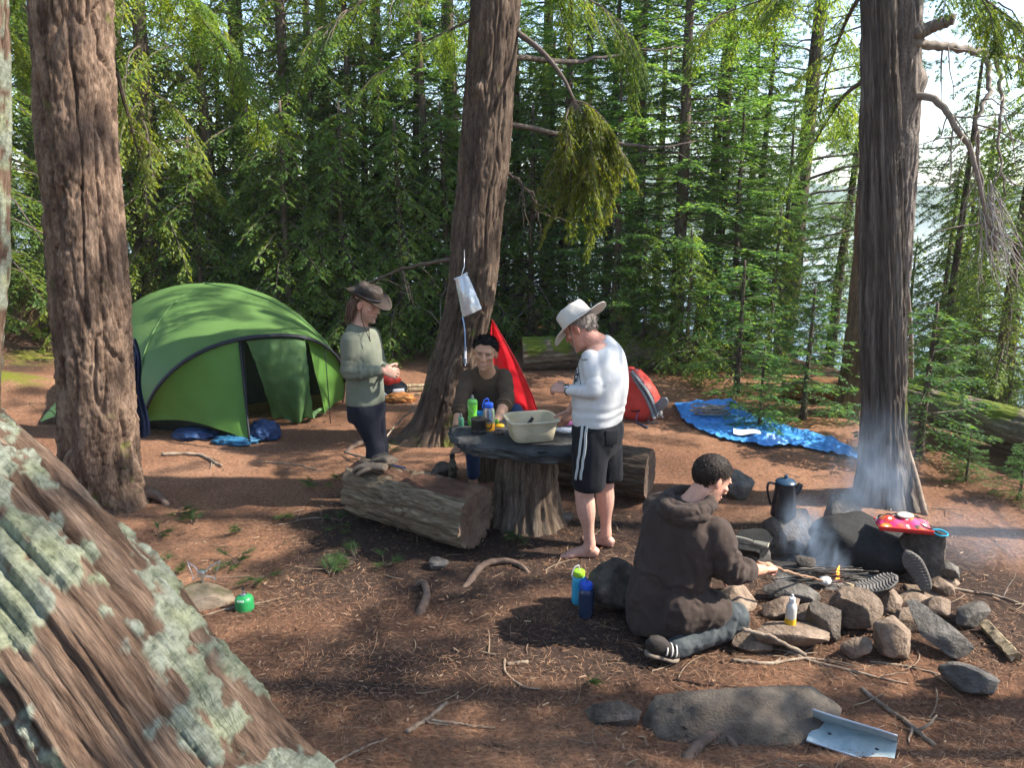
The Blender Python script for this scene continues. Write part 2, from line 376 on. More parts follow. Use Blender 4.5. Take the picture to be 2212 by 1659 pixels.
def bark_trunk(name, pts, rad, mat, parent, nth=160, nz=300, style='plate', depth=.03, flare=(), seed=0, dense=1.0, lichen=0.0, moss=0.0, knots=()):
    """displaced trunk; pts/rad are control rows from base to top; flare = (angle, amount, reach, sharpness)"""
    A = resamp(np.concatenate([np.asarray(pts, float), np.asarray(rad, float)[:, None]], 1), 400)
    seg = np.concatenate([[0], np.cumsum(np.linalg.norm(np.diff(A[:, :3], axis=0), axis=1))]); L = seg[-1]
    h = np.linspace(0, 1, nz) ** dense * L
    C = np.stack([np.interp(h, seg, A[:, k]) for k in range(3)], 1); r0 = np.interp(h, seg, A[:, 3])
    T, U, W = frames(C, (0, 1, 0)); U0 = U
    th = np.linspace(0, 2 * np.pi, nth, endpoint=False); H, TH = np.meshgrid(h, th, indexing='ij'); RR = np.repeat(r0[:, None], nth, 1)
    # U is +y-ish, W = T x U is -x-ish: angle 0 = away from camera (+y)
    fl = np.zeros_like(H)
    for ang, am, reach, sh in flare:
        fl += am * np.clip(np.cos(TH - ang), 0, 1) ** sh * np.exp(-H / reach)
    rbase = r0[len(r0) // 3]
    q = np.stack([np.cos(TH) * rbase, np.sin(TH) * rbase, H], -1).reshape(-1, 3)
    if style == 'plate':
        w = q * np.array([8.5, 8.5, .95]) + .38 * np.stack([perlin(q * np.array([5, 5, 3.5]), seed + 50)] * 3, 1)
        n = perlin(w, seed); n2 = perlin(w * np.array([1.7, 1.7, 2.6]) + 7, seed + 1)
        d = sstep(.01, .15, np.abs(n)) * .75 + sstep(.0, .10, np.abs(n2)) * .25; n4 = perlin(w * np.array([1.6, 1.6, 2.2]) + 11, seed + 4); d += .22 * (np.floor((n4 + .25 * fbm(q * 22, 2, seed + 60)) * 4) / 4)
        d += .38 * fbm(q * np.array([30, 30, 15]), 4, seed + 2, .6)
        st = perlin(q * np.array([7, 7, 16]), seed + 6); d -= .16 * sstep(.12, .0, np.abs(st))
    elif style == 'ridge':
        w = q * np.array([11, 11, 1.3]) + .4 * np.stack([perlin(q * np.array([5, 5, 4]), seed + 50)] * 3, 1)
        n = perlin(w, seed); n2 = perlin(w * np.array([2.1, 2.1, 3]) + 3, seed + 1)
        d = sstep(.01, .16, np.abs(n)) * .7 + sstep(.01, .14, np.abs(n2)) * .35 + .3 * fbm(q * np.array([36, 36, 16]), 3, seed + 2); n4 = perlin(w * np.array([1.3, 1.3, 4]) + 11, seed + 4); d += .25 * (np.floor(n4 * 5) / 5)
    else:  # fibrous strips
        w = q * np.array([15, 15, .55]) + .45 * np.stack([perlin(q * np.array([3, 3, 1.5]), seed + 50)] * 3, 1)
        n = perlin(w, seed); n2 = perlin(w * np.array([2.3, 2.3, 1.4]) + 3, seed + 1); n3 = perlin(w * np.array([5, 5, 2]) + 3, seed + 5)
        d = sstep(.01, .2, np.abs(n)) * .6 + sstep(.01, .2, np.abs(n2)) * .4 + .4 * np.abs(n3) + .2 * fbm(q * np.array([42, 42, 8]), 2, seed + 2); n4 = perlin(w * np.array([1.2, 1.2, 3]) + 11, seed + 4); d += .3 * (np.floor(n4 * 4) / 4)
    big = fbm(q * np.array([2.2, 2.2, .9]), 3, seed + 9)
    disp = depth * (d - 1.0) + rbase * .10 * big
    for ang, hh, am, sz in knots:
        dd = ((np.angle(np.exp(1j * (TH.ravel() - ang))) * rbase) ** 2 + (H.ravel() - hh) ** 2) / sz ** 2; disp = disp + am * np.exp(-dd)
    lic = np.zeros(len(q)); mo = np.zeros(len(q))
    if lichen > 0:
        ln = fbm(q * np.array([5.5, 5.5, 3.2]), 4, seed + 30) + .5 * fbm(q * 19, 3, seed + 31)
        lic = sstep(.30 - .3 * lichen, .36 - .3 * lichen, ln + .2 * np.cos(TH.ravel() - lichen_dir))
        disp = disp + lic * (.003 + .016 * np.abs(fbm(q * 46, 3, seed + 33)))
    if moss > 0:
        mo = sstep(.1, .4, fbm(q * 5, 4, seed + 40) + moss * np.exp(-H.ravel() / .5) - .25) * .9
    rad2 = (RR * (1 + fl)).ravel() + disp
    V = np.repeat(C, nth, 0) + np.repeat(U, nth, 0) * (np.cos(TH).ravel() * rad2)[:, None] + np.repeat(W, nth, 0) * (np.sin(TH).ravel() * rad2)[:, None]
    b = MB(); b.add(V, grid_faces(nz, nth)); o = b.build(name, mat, parent)
    a = o.data.attributes.new('bark', 'FLOAT_VECTOR', 'POINT'); a.data.foreach_set('vector', q.astype(np.float32).ravel())
    setattr_pt(o, 'lichen', lic); setattr_pt(o, 'moss', mo)
    return o
lichen_dir = 0.0

# ---------------------------------------------------------------- foliage
def leaf_material(name, cols, tcol, tr=.52, rand=.25):
    m, t, o = newmat(name); co = coords(t); n = nd(t, 'TexNoise', {'Vector': co, 'Scale': 2.2, 'Detail': 4.0, 'Roughness': .7})
    n2 = nd(t, 'TexNoise', {'Vector': co, 'Scale': 30.0, 'Detail': 2.0})
    ad = nd(t, 'Math', {0: n.outputs[0], 1: n2.outputs[0]}, operation='ADD'); hf = nd(t, 'Math', {0: ad.outputs[0], 1: .5}, operation='MULTIPLY')
    col = ramp(t, hf.outputs[0], cols, .36, .64); oi = nd(t, 'ObjectInfo')
    mr = nd(t, 'MapRange', {'Value': oi.outputs['Random'], 'To Min': 1 - rand, 'To Max': 1 + rand})
    hs = nd(t, 'HueSaturation', {'Color': col, 'Value': mr.outputs[0]})
    d = nd(t, 'BsdfPrincipled', {'Base Color': hs.outputs[0], 'Roughness': .55, 'Specular IOR Level': .25})
    tm = nd(t, 'Mix', data_type='RGBA', blend_type='MULTIPLY'); tm.inputs[0].default_value = 1.0
    t.links.new(hs.outputs[0], tm.inputs[6]); tm.inputs[7].default_value = c4(tcol)
    tr_ = nd(t, 'BsdfTranslucent', {'Color': tm.outputs[2]}); mx = nd(t, 'MixShader', {0: tr, 1: d.outputs[0], 2: tr_.outputs[0]})
    t.links.new(mx.outputs[0], o.inputs[0]); return m
M_FIR = leaf_material('fir_needles', [(.038, .100, .042), (.072, .160, .054), (.14, .22, .062)], (2.6, 2.2, .8))
M_HEM = leaf_material('hemlock_needles', [(.046, .105, .034), (.092, .165, .042), (.18, .23, .05)], (2.6, 2.1, .7))
M_CED = leaf_material('cedar_sprays', [(.065, .105, .024), (.12, .17, .034), (.20, .22, .048)], (2.6, 2.1, .6))
M_PINE = leaf_material('pine_needles', [(.040, .085, .035), (.065, .12, .045), (.10, .15, .05)], (2.0, 1.9, .9))
M_TWIG = pmat('branch_wood', [(.06, .045, .035), (.13, .10, .08)], scale=20, bump=.3)
M_DEAD = pmat('dead_twig', [(.16, .13, .11), (.30, .26, .22)], scale=20, bump=.3)
M_FTRUNK = bark_material('grey_bark', [(.045, .034, .028), (.10, .075, .06), (.16, .13, .105)], (14, 14, 5))

def spray(path, wid, nb, nt, tw, drop, rng, ang=50, s0=.12, wfac=.21, sag=.25):
    """flat needle spray along a branch: kite-shaped shoots; returns verts (n*4) and quads"""
    path = np.asarray(path, float); m = len(path)
    s = np.linspace(s0, 1, nb) + rng.normal(0, .3 / nb, nb); s = np.clip(s, 0, 1)
    x = s * (m - 1); i = np.minimum(x.astype(int), m - 2); f = (x - i)[:, None]
    base = path[i] * (1 - f) + path[i + 1] * f; T = path[i + 1] - path[i]; T /= np.linalg.norm(T, axis=1)[:, None] + 1e-9
    up = np.array([0, 0, 1.]); side = np.cross(T, up); side /= np.linalg.norm(side, axis=1)[:, None] + 1e-6
    sg = np.where(np.arange(nb) % 2 == 0, 1., -1.)[:, None]; a = np.radians(ang + rng.normal(0, 9, nb))[:, None]
    l = wid * (1 - s) ** .75 * np.minimum(1, s * 3 + .25) * rng.uniform(.65, 1.2, nb) + tw * .8
    D = T * np.cos(a) + side * sg * np.sin(a) + np.array([0, 0, -1.]) * (drop * rng.uniform(.4, 1.4, nb))[:, None] + rng.normal(0, .08, (nb, 3))
    D /= np.linalg.norm(D, axis=1)[:, None]
    t = np.linspace(.08, 1, nt)[None, :] * np.ones((nb, 1)); t = np.clip(t + rng.normal(0, .3 / nt, t.shape), .02, 1)
    B = base[:, None] + D[:, None] * (l[:, None] * t)[..., None] + np.array([0, 0, -1.]) * (sag * l[:, None] * t ** 2)[..., None]
    n2 = np.cross(D, up); n2 /= np.linalg.norm(n2, axis=1)[:, None] + 1e-6
    sg2 = np.where(np.arange(nt) % 2 == 0, 1., -1.)[None, :, None]
    last = (np.arange(nt) >= nt - 1)[None, :, None]
    E = D[:, None] * .75 + n2[:, None] * sg2 * np.where(last, 0, .75) + np.array([0, 0, -1.]) * drop * .5 + rng.normal(0, .16, (nb, nt, 3))
    E /= np.linalg.norm(E, axis=2)[..., None]
    le = tw * (1 - .35 * t) * rng.uniform(.7, 1.3, t.shape); w = le * wfac
    nn = np.cross(E, np.array([0, 0, 1.]) + rng.normal(0, .35, (nb, nt, 3))); nn /= np.linalg.norm(nn, axis=2)[..., None] + 1e-6
    p0 = B; p1 = B + E * (le * .45)[..., None] + nn * w[..., None]; p2 = B + E * le[..., None]; p3 = B + E * (le * .45)[..., None] - nn * w[..., None]
    V = np.stack([p0, p1, p2, p3], 2).reshape(-1, 3); F = np.arange(len(V)).reshape(-1, 4)
    return V, F
def tufts(path, rng, n, ln=.11, k=12, s0=.35, width=.0045):
    """bunches of long needles along a branch (pine)"""
    path = np.asarray(path, float); m = len(path); s = rng.uniform(s0, 1, n) ** .7; x = s * (m - 1); i = np.minimum(x.astype(int), m - 2); f = (x - i)[:, None]
    base = path[i] * (1 - f) + path[i + 1] * f; T = path[i + 1] - path[i]; T /= np.linalg.norm(T, axis=1)[:, None] + 1e-9
    off = rng.normal(0, 1, (n, 3)) * np.array([1, 1, .5]); off /= np.linalg.norm(off, axis=1)[:, None]
    tip = base + (off * .6 + T * .7) * rng.uniform(.05, .22, n)[:, None]; ax = (T * .7 + off * .5); ax /= np.linalg.norm(ax, axis=1)[:, None]
    D = ax[:, None] + rng.normal(0, .55, (n, k, 3)); D /= np.linalg.norm(D, axis=2)[..., None]
    W = np.cross(D, rng.normal(0, 1, (n, k, 3))); W /= np.linalg.norm(W, axis=2)[..., None] + 1e-6
    l = ln * rng.uniform(.7, 1.2, (n, k, 1)); p0 = np.repeat(tip[:, None], k, 1)
    V = np.stack([p0 - W * width, p0 + W * width, p0 + D * l], 2).reshape(-1, 3); return V, np.arange(len(V)).reshape(-1, 3)

def conifer(seed, H, z0, Rm, kind='fir', twig=.085, step=.24, lean=(0, 0), r0=.09):
    """returns (trunk mesh, crown mesh) of one conifer at the origin"""
    rng = np.random.default_rng(seed); leaf = {'fir': M_FIR, 'hemlock': M_HEM, 'cedar': M_CED, 'pine': M_PINE}[kind]
    zz = np.linspace(-.25, H, 26); zc = np.clip(zz, 0, H); tx = lean[0] * (zc / H) ** 1.4 + .05 * perlin(np.stack([zz * .5, zz * 0 + seed, zz * 0], 1), 1); ty = lean[1] * (zc / H) ** 1.4 + .05 * perlin(np.stack([zz * .5, zz * 0 + seed, zz * 0], 1), 2)
    tp = np.stack([tx, ty, zz], 1); rr = r0 * (1 - np.clip(zz, 0, H) / H) ** .8 + .012 + r0 * .6 * np.exp(-np.clip(zz, 0, 9) / .15)
    tb = MB(); V, F = tube(tp, rr, 10, up=(0, 1, 0)); tb.add(V, F)
    def at(z): return np.array([np.interp(z, zz, tx), np.interp(z, zz, ty), z])
    # dead snags on the bare stem
    zd = .5
    while zd < z0 + (H - z0) * .25:
        a = rng.uniform(0, 2 * np.pi); L = rng.uniform(.2, .8); d = np.array([math.cos(a), math.sin(a), rng.uniform(-.25, .15)])
        p = at(zd) + d * np.linspace(0, L, 5)[:, None] + np.array([0, 0, -.25]) * (np.linspace(0, 1, 5) ** 2)[:, None] * L + rng.normal(0, .02, (5, 3))
        V, F = tube(p, np.linspace(.011, .003, 5), 4, cap=False); tb.add(V, F, 1); zd += rng.uniform(.08, .35)
    cb = MB(); z = z0; ga = rng.uniform(0, 6)
    while z < H - .1:
        f = (z - z0) / (H - z0)
        L = Rm * ((1 - f) ** .8) * min(1, .55 + f * 3) * rng.uniform(.7, 1.12) + .10
        if kind in ('hemlock', 'cedar'): L *= rng.uniform(.7, 1.15)
        ga += 2.4 + rng.normal(0, .35); d = np.array([math.cos(ga), math.sin(ga), 0]); n = 8; s = np.linspace(0, 1, n)[:, None]
        rise, dr = {'fir': (.18 - .35 * (1 - f), -.05), 'hemlock': (.22, .62), 'cedar': (.10, .75), 'pine': (.25, .22)}[kind]
        p = at(z) + d * L * s + np.array([0, 0, 1.]) * L * (rise * s - dr * s ** 2) + np.cumsum(rng.normal(0, .012 * L, (n, 3)), 0)
        V, F = tube(p, np.linspace(max(.006, .012 * L), .002, n), 5, cap=False); cb.add(V, F, 1)
        if kind == 'pine':
            for q in range(int(3 + 5 * L)):
                k = rng.integers(2, n - 1); e = p[k] + (rng.normal(0, 1, 3) * np.array([1, 1, .4]) + d * .8) * .22 * L
                pp = np.linspace(p[k], e, 4); V, F = tube(pp, np.linspace(.006, .002, 4), 4, cap=False); cb.add(V, F, 1)
                V, F = tufts(pp, rng, 7, k=11); cb.add(V, F)
            V, F = tufts(p, rng, int(8 * L) + 4, k=11); cb.add(V, F)
        else:
            nb = max(6, int(L / (.044 if kind == 'fir' else .050))); nt = 11
            V, F = spray(p, L * (.50 if kind == 'fir' else .42), nb, nt, twig, {'fir': .08, 'hemlock': .30, 'cedar': .75}[kind], rng, s0=.16)
            cb.add(V, F)
        z += step * .42 * rng.uniform(.35, 1.0) * (.5 + .6 * (1 - f))
    tm = tb.mesh('trunk', [M_FTRUNK, M_DEAD]); 
    V = tb.arr(); a = tm.attributes.new('bark', 'FLOAT_VECTOR', 'POINT'); a.data.foreach_set('vector', V.astype(np.float32).ravel())
    return tm, cb.mesh('crown', [leaf, M_TWIG], smooth=False)

TREES = {}
def tree_kind(key, **kw):
    TREES[key] = conifer(**kw)
tree_kind('fir_a', seed=1, H=7.5, z0=.5, Rm=1.7, kind='fir', step=.25)
tree_kind('fir_b', seed=2, H=9.5, z0=.9, Rm=2.0, kind='fir', step=.28, lean=(.2, .1), r0=.11)
tree_kind('hem_a', seed=3, H=10.5, z0=.45, Rm=2.4, kind='hemlock', step=.34, r0=.13)
tree_kind('hem_b', seed=4, H=13, z0=1.1, Rm=2.6, kind='hemlock', step=.38, lean=(.5, 0), r0=.17)
tree_kind('ced_a', seed=5, H=11, z0=.9, Rm=2.2, kind='cedar', step=.34, r0=.16, lean=(-.5, .2))
tree_kind('pine_a', seed=6, H=12, z0=2.0, Rm=2.6, kind='pine', step=.36, r0=.16, lean=(.4, 0))
tree_kind('sap_a', seed=7, H=1.5, z0=.08, Rm=.75, kind='fir', twig=.06, step=.12, r0=.022)
tree_kind('sap_b', seed=8, H=2.6, z0=.15, Rm=1.0, kind='hemlock', twig=.065, step=.16, r0=.03)
tree_kind('canopy', seed=10, H=12, z0=5.6, Rm=1.9, kind='hemlock', step=.85, r0=.09)
tree_kind('tall', seed=9, H=14, z0=2.6, Rm=2.3, kind='hemlock', step=.42, r0=.14)

def plant_tree(key, x, y, s=1.0, rz=0.0, label='', cat='tree', group=None, name='conifer_tree', sink=0.03, crown=True):
    tm, cm = TREES[key]; o = empty(name, (x, y, gz1(x, y) - sink), rz, label, cat, group); o.scale = (s, s, s)
    link('trunk', tm, o)
    if crown: link('crown', cm, o)
    return o
def xat(u, y):          # sideways position of the upright at picture column u, y metres ahead (about eye level)
    return (u - 1106) / FPX * y * 1.0 / math.cos(PITCH) * math.cos(PITCH) if False else (u - 1106) / FPX * (y * math.cos(PITCH) + .25)
# ---------------------------------------------------------------- the wood, tree by tree
rngF = np.random.default_rng(5)
def wood(spec, label, group, name='conifer_tree'):
    ORD = 'leftmost,second,third,fourth,fifth,sixth,seventh,eighth,ninth,tenth,eleventh,twelfth,thirteenth,fourteenth,fifteenth,sixteenth,seventeenth,eighteenth'.split(',')
    rank = {u: i for i, u in enumerate(sorted(q[0] for q in spec))}; look = {'fir_a': 'bushy', 'fir_b': 'pointed', 'hem_a': 'full', 'hem_b': 'tall feathery', 'ced_a': 'drooping', 'tall': 'high crowned', 'pine_a': 'open', 'sap_b': 'low'}
    for (u, y, key, s) in spec:
        i = rank[u]; lab = '%s %s %s' % (look[key], label, '(leftmost of them)' if i == 0 else '(%s of them from the left)' % ORD[i])
        plant_tree(key, xat(u, y), y, s, rngF.uniform(0, 6.28), lab, 'tree', group, name)
# thicket of young firs right of the middle
wood([(1215, 13.4, 'fir_b', .8), (1310, 12.8, 'fir_b', .72), (1375, 12.2, 'fir_a', .95), (1550, 12.6, 'fir_a', .92), (1630, 13.2, 'fir_b', .66), (1585, 11.4, 'fir_a', .55), (1330, 11.4, 'fir_a', .62)],
     'young fir in the thicket behind the tarp', 'young firs of the thicket behind the tarp')
plant_tree('fir_b', xat(1465, 11.6), 11.6, .92, 1.0, 'tallest green fir in front of the thicket, its thin dark stem showing', 'tree')
plant_tree('fir_a', xat(1690, 11.6), 11.6, .52, 2.0, 'small bright fir at the right end of the thicket, above the tarp', 'tree')
# darker wood behind the tent and the hatted man
wood([(20, 13, 'hem_a', 1.0), (95, 16, 'hem_b', 1.0), (250, 15, 'hem_a', 1.05), (330, 12.6, 'ced_a', .95), (470, 13.2, 'hem_a', .85), (535, 15.5, 'ced_a', 1.15), 
      (640, 13.6, 'hem_a', .95), (720, 16.2, 'tall', 1.0), (770, 13.2, 'hem_a', .72), (830, 14.6, 'hem_a', 1.05), (930, 13.0, 'fir_b', .75), (985, 15.2, 'hem_b', .95), (1060, 17, 'hem_a', 1.0), (1120, 14.2, 'fir_b', .85),
      (300, 19, 'tall', 1.05), (680, 19.2, 'hem_b', .8), (-80, 11, 'hem_a', 1.0)],
     'evergreen in the shady wood behind the tent', 'dark evergreens of the wood behind the tent')
wood([(1180, 17.5, 'tall', 1.0), (1265, 16.2, 'hem_a', .85), (1360, 16.5, 'tall', .9), (1520, 15.2, 'hem_b', .75), (1420, 17.4, 'hem_a', .9), (1610, 15.5, 'hem_a', .8)],
     'evergreen rising behind the young firs', 'tall evergreens behind the young firs')
# shore trees on the right
wood([(1975, 14.2, 'hem_a', .66), (1800, 14.6, 'hem_b', .74), (1850, 17.2, 'hem_a', .95), (2085, 15.4, 'hem_a', .9), (2185, 10.7, 'hem_a', .70), (2045, 12.6, 'hem_a', .64), (2062, 12.2, 'tall', .62), (2150, 13.4, 'hem_b', .72), (2205, 11.4, 'tall', .66), (2290, 12.4, 'ced_a', .8), (2110, 16, 'tall', .7)],
     'evergreen on the lake shore at the right', 'airy evergreens on the shore at the right')
plant_tree('pine_a', xat(1708, 13.4), 13.4, 1.0, .4, 'slender dark pine with bare drooping limbs in front of the lake', 'tree', name='pine_tree')
# saplings
for (u, v, key, s, lab) in [(1640, 925, 'sap_a', .62, 'pale green fir seedling on the near edge of the tarp side'), (1735, 905, 'sap_a', 1.0, 'bushy light green fir sapling behind the tarp, beside the brown trunk'),
                            (1590, 850, 'sap_a', 1.15, 'low fir sapling at the far edge of the blue tarp'), (1985, 985, 'sap_a', 1.0, 'light green fir sapling right of the smoking trunk'),
                            (2085, 1040, 'sap_a', .32, 'tiny fir seedling in front of the fallen log at the right'), (1660, 800, 'sap_b', .9, 'young hemlock sapling behind the blue tarp at the foot of the thicket'),
                            (1480, 812, 'sap_b', .8, 'young hemlock sapling right of the red backpack'), (1385, 800, 'sap_b', .85, 'young hemlock sapling above the red backpack'), (705, 745, 'sap_b', .9, 'hemlock sapling behind the right end of the tent'),
                            (850, 720, 'sap_b', 1.1, 'hemlock sapling behind the hatted man'), (620, 690, 'sap_b', 1.2, 'hemlock sapling just above the tent roof'), (2200, 1080, 'sap_a', .35, 'tiny fir seedling at the right edge of the photo')]:
    g = G(u, v); plant_tree(key, g[0], g[1], s, rngF.uniform(0, 6), lab, 'sapling', None, 'sapling')
# understorey that closes the wood below the crowns
wood([(300, 12.8, 'sap_b', 1.6), (365, 13.5, 'sap_b', 1.9), (430, 12.4, 'sap_b', 1.3), (500, 14.2, 'sap_b', 2.1), (560, 12.9, 'sap_b', 1.5), (625, 12.2, 'sap_b', 1.5), (690, 13.4, 'sap_b', 2.0), (745, 12.4, 'sap_b', 1.5), (800, 13.6, 'sap_b', 2.0), (865, 12.2, 'sap_b', 1.4), (910, 14.0, 'sap_b', 2.2), (960, 12.6, 'sap_b', 1.5),
      (40, 12.5, 'sap_b', 1.4), (1090, 13.5, 'sap_b', 1.8), (1150, 12.8, 'sap_b', 1.5), (1190, 14.5, 'sap_b', 2.0)], 'young hemlock in the undergrowth behind the camp', 'young hemlocks in the undergrowth', 'sapling')
wood([(2050, 11.2, 'sap_b', .7), (2130, 10.8, 'sap_b', .9), (2215, 10.4, 'sap_b', .9)], 'hemlock sapling on the right bank before the lake', 'hemlock saplings on the right bank', 'sapling')
# trees outside the frame on the sunward side, whose crowns dapple the camp
for (x, y, key, s) in [(5.6, 2.65, 'tall', .50), (6.9, 3.0, 'canopy', 1.18), (7.4, 1.9, 'canopy', 1.3), (6.7, 5.1, 'canopy', 1.1), (7.4, 8.5, 'canopy', 1.2), (-4.5, 1.0, 'hem_b', .9), (5.5, -2, 'hem_b', 1.0), (-7.5, 4.0, 'tall', 1.0)]:
    plant_tree(key, x, y, s, rngF.uniform(0, 6), 'evergreen just outside the photo whose crown dapples the camp', 'tree', 'evergreens round the camp outside the photo')
# ---------------------------------------------------------------- near trunks
def dirs(u0, v0, u1, v1): pass
# A: big plated trunk on the left
M_PLATE = bark_material('plated_bark', [(.055, .036, .026), (.125, .083, .060), (.215, .148, .108), (.28, .20, .15)], (9, 9, 2.6), bump=1.0)
gA = G(215, 1108); yA = gA[1] + .25
tA = empty('conifer_tree', (0, 0, 0), 0, 'thick trunk with deeply furrowed brown plates in front of the tent', 'tree')
def axis_pts(rows, yy):  # rows (u, v) at picture columns, with distance y each
    return np.array([PY(u, v, y) for (u, v), y in zip(rows, yy)])
pA = axis_pts([(216, 1120), (214, 1000), (205, 800), (192, 600), (176, 400), (163, 200), (152, 0), (140, -300), (120, -900), (90, -2000)], [yA, yA, yA + .02, yA + .05, yA + .08, yA + .1, yA + .1, yA + .1, yA + .1, yA + .1])
pA[0, 2] = gA[2] - .12
rA = np.array([.31, .295, .285, .28, .278, .275, .272, .265, .22, .12])
bark_trunk('trunk', pA, rA, M_PLATE, tA, nth=220, nz=480, style='plate', depth=.050, dense=1.5, seed=3, moss=.35,
           flare=[(math.pi / 2 + 2.9, .45, .16, 3), (2.2, .35, .2, 3), (-2.2, 1.0, .12, 8), (-1.5, .5, .18, 6), (.3, .3, .2, 3)])
# B: middle trunk
M_RIDGE = bark_material('ridged_bark', [(.036, .025, .020), (.085, .060, .045), (.165, .122, .092)], (12, 12, 2.2))
gB = G(950, 962); yB = gB[1] + .22
tB = empty('conifer_tree', (0, 0, 0), 0, 'leaning dark trunk with spreading roots behind the seated man', 'tree')
pB = axis_pts([(948, 985), (958, 920), (980, 800), (1014, 650), (1030, 500), (1044, 350), (1056, 200), (1070, 0), (1086, -300), (1110, -900), (1130, -1800)], [yB] * 11)
pB[0, 2] = gB[2] - .15
bark_trunk('trunk', pB, np.array([.30, .275, .24, .235, .24, .238, .235, .232, .22, .17, .09]) , M_RIDGE, tB, nth=170, nz=360, style='ridge', depth=.034, dense=1.5, seed=8, moss=.5,
           flare=[(1.75, .95, .22, 5), (2.6, .5, .22, 5), (-2.2, .45, .2, 6), (-1.2, .4, .15, 5), (.6, .4, .15, 5)], knots=[(2.8, 3.55, .05, .05)])
# C: grey fibrous trunk by the fire, a forked pair
M_FIBRE = bark_material('fibrous_bark', [(.035, .029, .025), (.085, .070, .060), (.19, .165, .145)], (22, 22, 1.0))
gC = G(1906, 1098); yC = gC[1] + .22
tC = empty('conifer_tree', (0, 0, 0), 0, 'grey fibrous twin trunk behind the smoking fire pit', 'tree')
pC = axis_pts([(1906, 1120), (1908, 1040), (1908, 900), (1908, 700), (1906, 500), (1903, 300), (1899, 120), (1895, 0), (1888, -300), (1875, -900), (1850, -1800)], [yC] * 11)
pC[0, 2] = gC[2] - .15
bark_trunk('trunk', pC, np.array([.26, .205, .172, .165, .160, .142, .122, .115, .10, .08, .05]), M_FIBRE, tC, nth=150, nz=330, style='fibre', depth=.030, dense=1.4, seed=15, moss=.3,
           flare=[(1.9, .6, .2, 4), (2.9, .35, .3, 4), (-1.9, .55, .22, 5), (-2.6, .35, .3, 6), (.3, .4, .2, 4)])
M_PGREY = bark_material('grey_plated_bark', [(.11, .095, .088), (.19, .165, .15), (.29, .25, .23)], (16, 16, 5))
pC2 = axis_pts([(1925, 760), (1934, 620), (1942, 480), (1950, 330), (1956, 180), (1962, 0), (1970, -300), (1990, -900), (2010, -1700)], [yC + .16] * 9)
bark_trunk('second_trunk', pC2, np.array([.06, .10, .108, .112, .106, .10, .09, .07, .04]), M_PGREY, tC, nth=110, nz=220, style='ridge', depth=.018, dense=1.2, seed=21, knots=[(-1.5, 2.05, .05, .09), (-1.6, 2.75, .05, .09)])
# D: brown trunk behind it on the left
M_BROWN = bark_material('brown_bark', [(.09, .055, .038), (.17, .105, .07), (.24, .16, .11)], (14, 14, 1.6))
gD = G(1848, 905); yD = gD[1] + .2
tD = empty('conifer_tree', (0, 0, 0), 0, 'reddish brown trunk standing just behind the grey twin trunk', 'tree')
pD = axis_pts([(1846, 915), (1854, 850), (1868, 700), (1880, 560), (1890, 400), (1900, 200), (1915, -100), (1930, -700)], [yD] * 8); pD[0, 2] = gD[2] - .15
bark_trunk('trunk', pD, np.array([.26, .22, .19, .18, .17, .16, .14, .08]), M_BROWN, tD, nth=90, nz=200, style='fibre', depth=.03, dense=1.3, seed=31, flare=[(1.6, .5, .25, 3), (3, .3, .2, 3)])
# E: lichen covered leaning cedar in the near left corner
M_LEAN = bark_material('shredded_cedar_bark', [(.045, .028, .020), (.105, .066, .046), (.18, .122, .088), (.25, .185, .14)], (24, 24, 2.2), lichen=True, bump=.9)
lichen_dir = -1.7
tE = empty('cedar_tree', (0, 0, 0), 0, 'leaning cedar trunk with shredded bark and pale green lichen, nearest the camera', 'tree')
pE = np.array([P(770, 2240, 1.45), P(600, 2025, 1.52), P(445, 1820, 1.60), P(300, 1620, 1.66), P(159, 1421, 1.72), P(-20, 1215, 1.80), P(-195, 1030, 1.88), P(-370, 840, 2.0), P(-480, 600, 2.1), P(-540, 250, 2.2), P(-580, -200, 2.3)])
bark_trunk('trunk', pE, np.array([.32, .285, .262, .255, .252, .245, .236, .22, .20, .18, .16]), M_LEAN, tE, nth=290, nz=430, style='fibre', depth=.030, dense=1.0, seed=44, lichen=.20, moss=.0)
tF = empty('conifer_tree', (0, 0, 0), 0, 'grey lichen coated trunk cut off by the left edge of the photo', 'tree')
pF = np.array([PY(-40, 1150, 5.0), PY(-34, 880, 5.0), PY(-12, 560, 5.05), PY(-8, 300, 5.1), PY(-10, 0, 5.1), PY(-12, -600, 5.1), PY(-10, -1500, 5.1)]); pF[0, 2] = gz1(pF[0][0], 5.0) - .1
bark_trunk('trunk', pF, np.array([.12, .095, .085, .08, .075, .06, .04]), M_LEAN, tF, nth=60, nz=160, style='ridge', depth=.014, seed=61, lichen=.35)

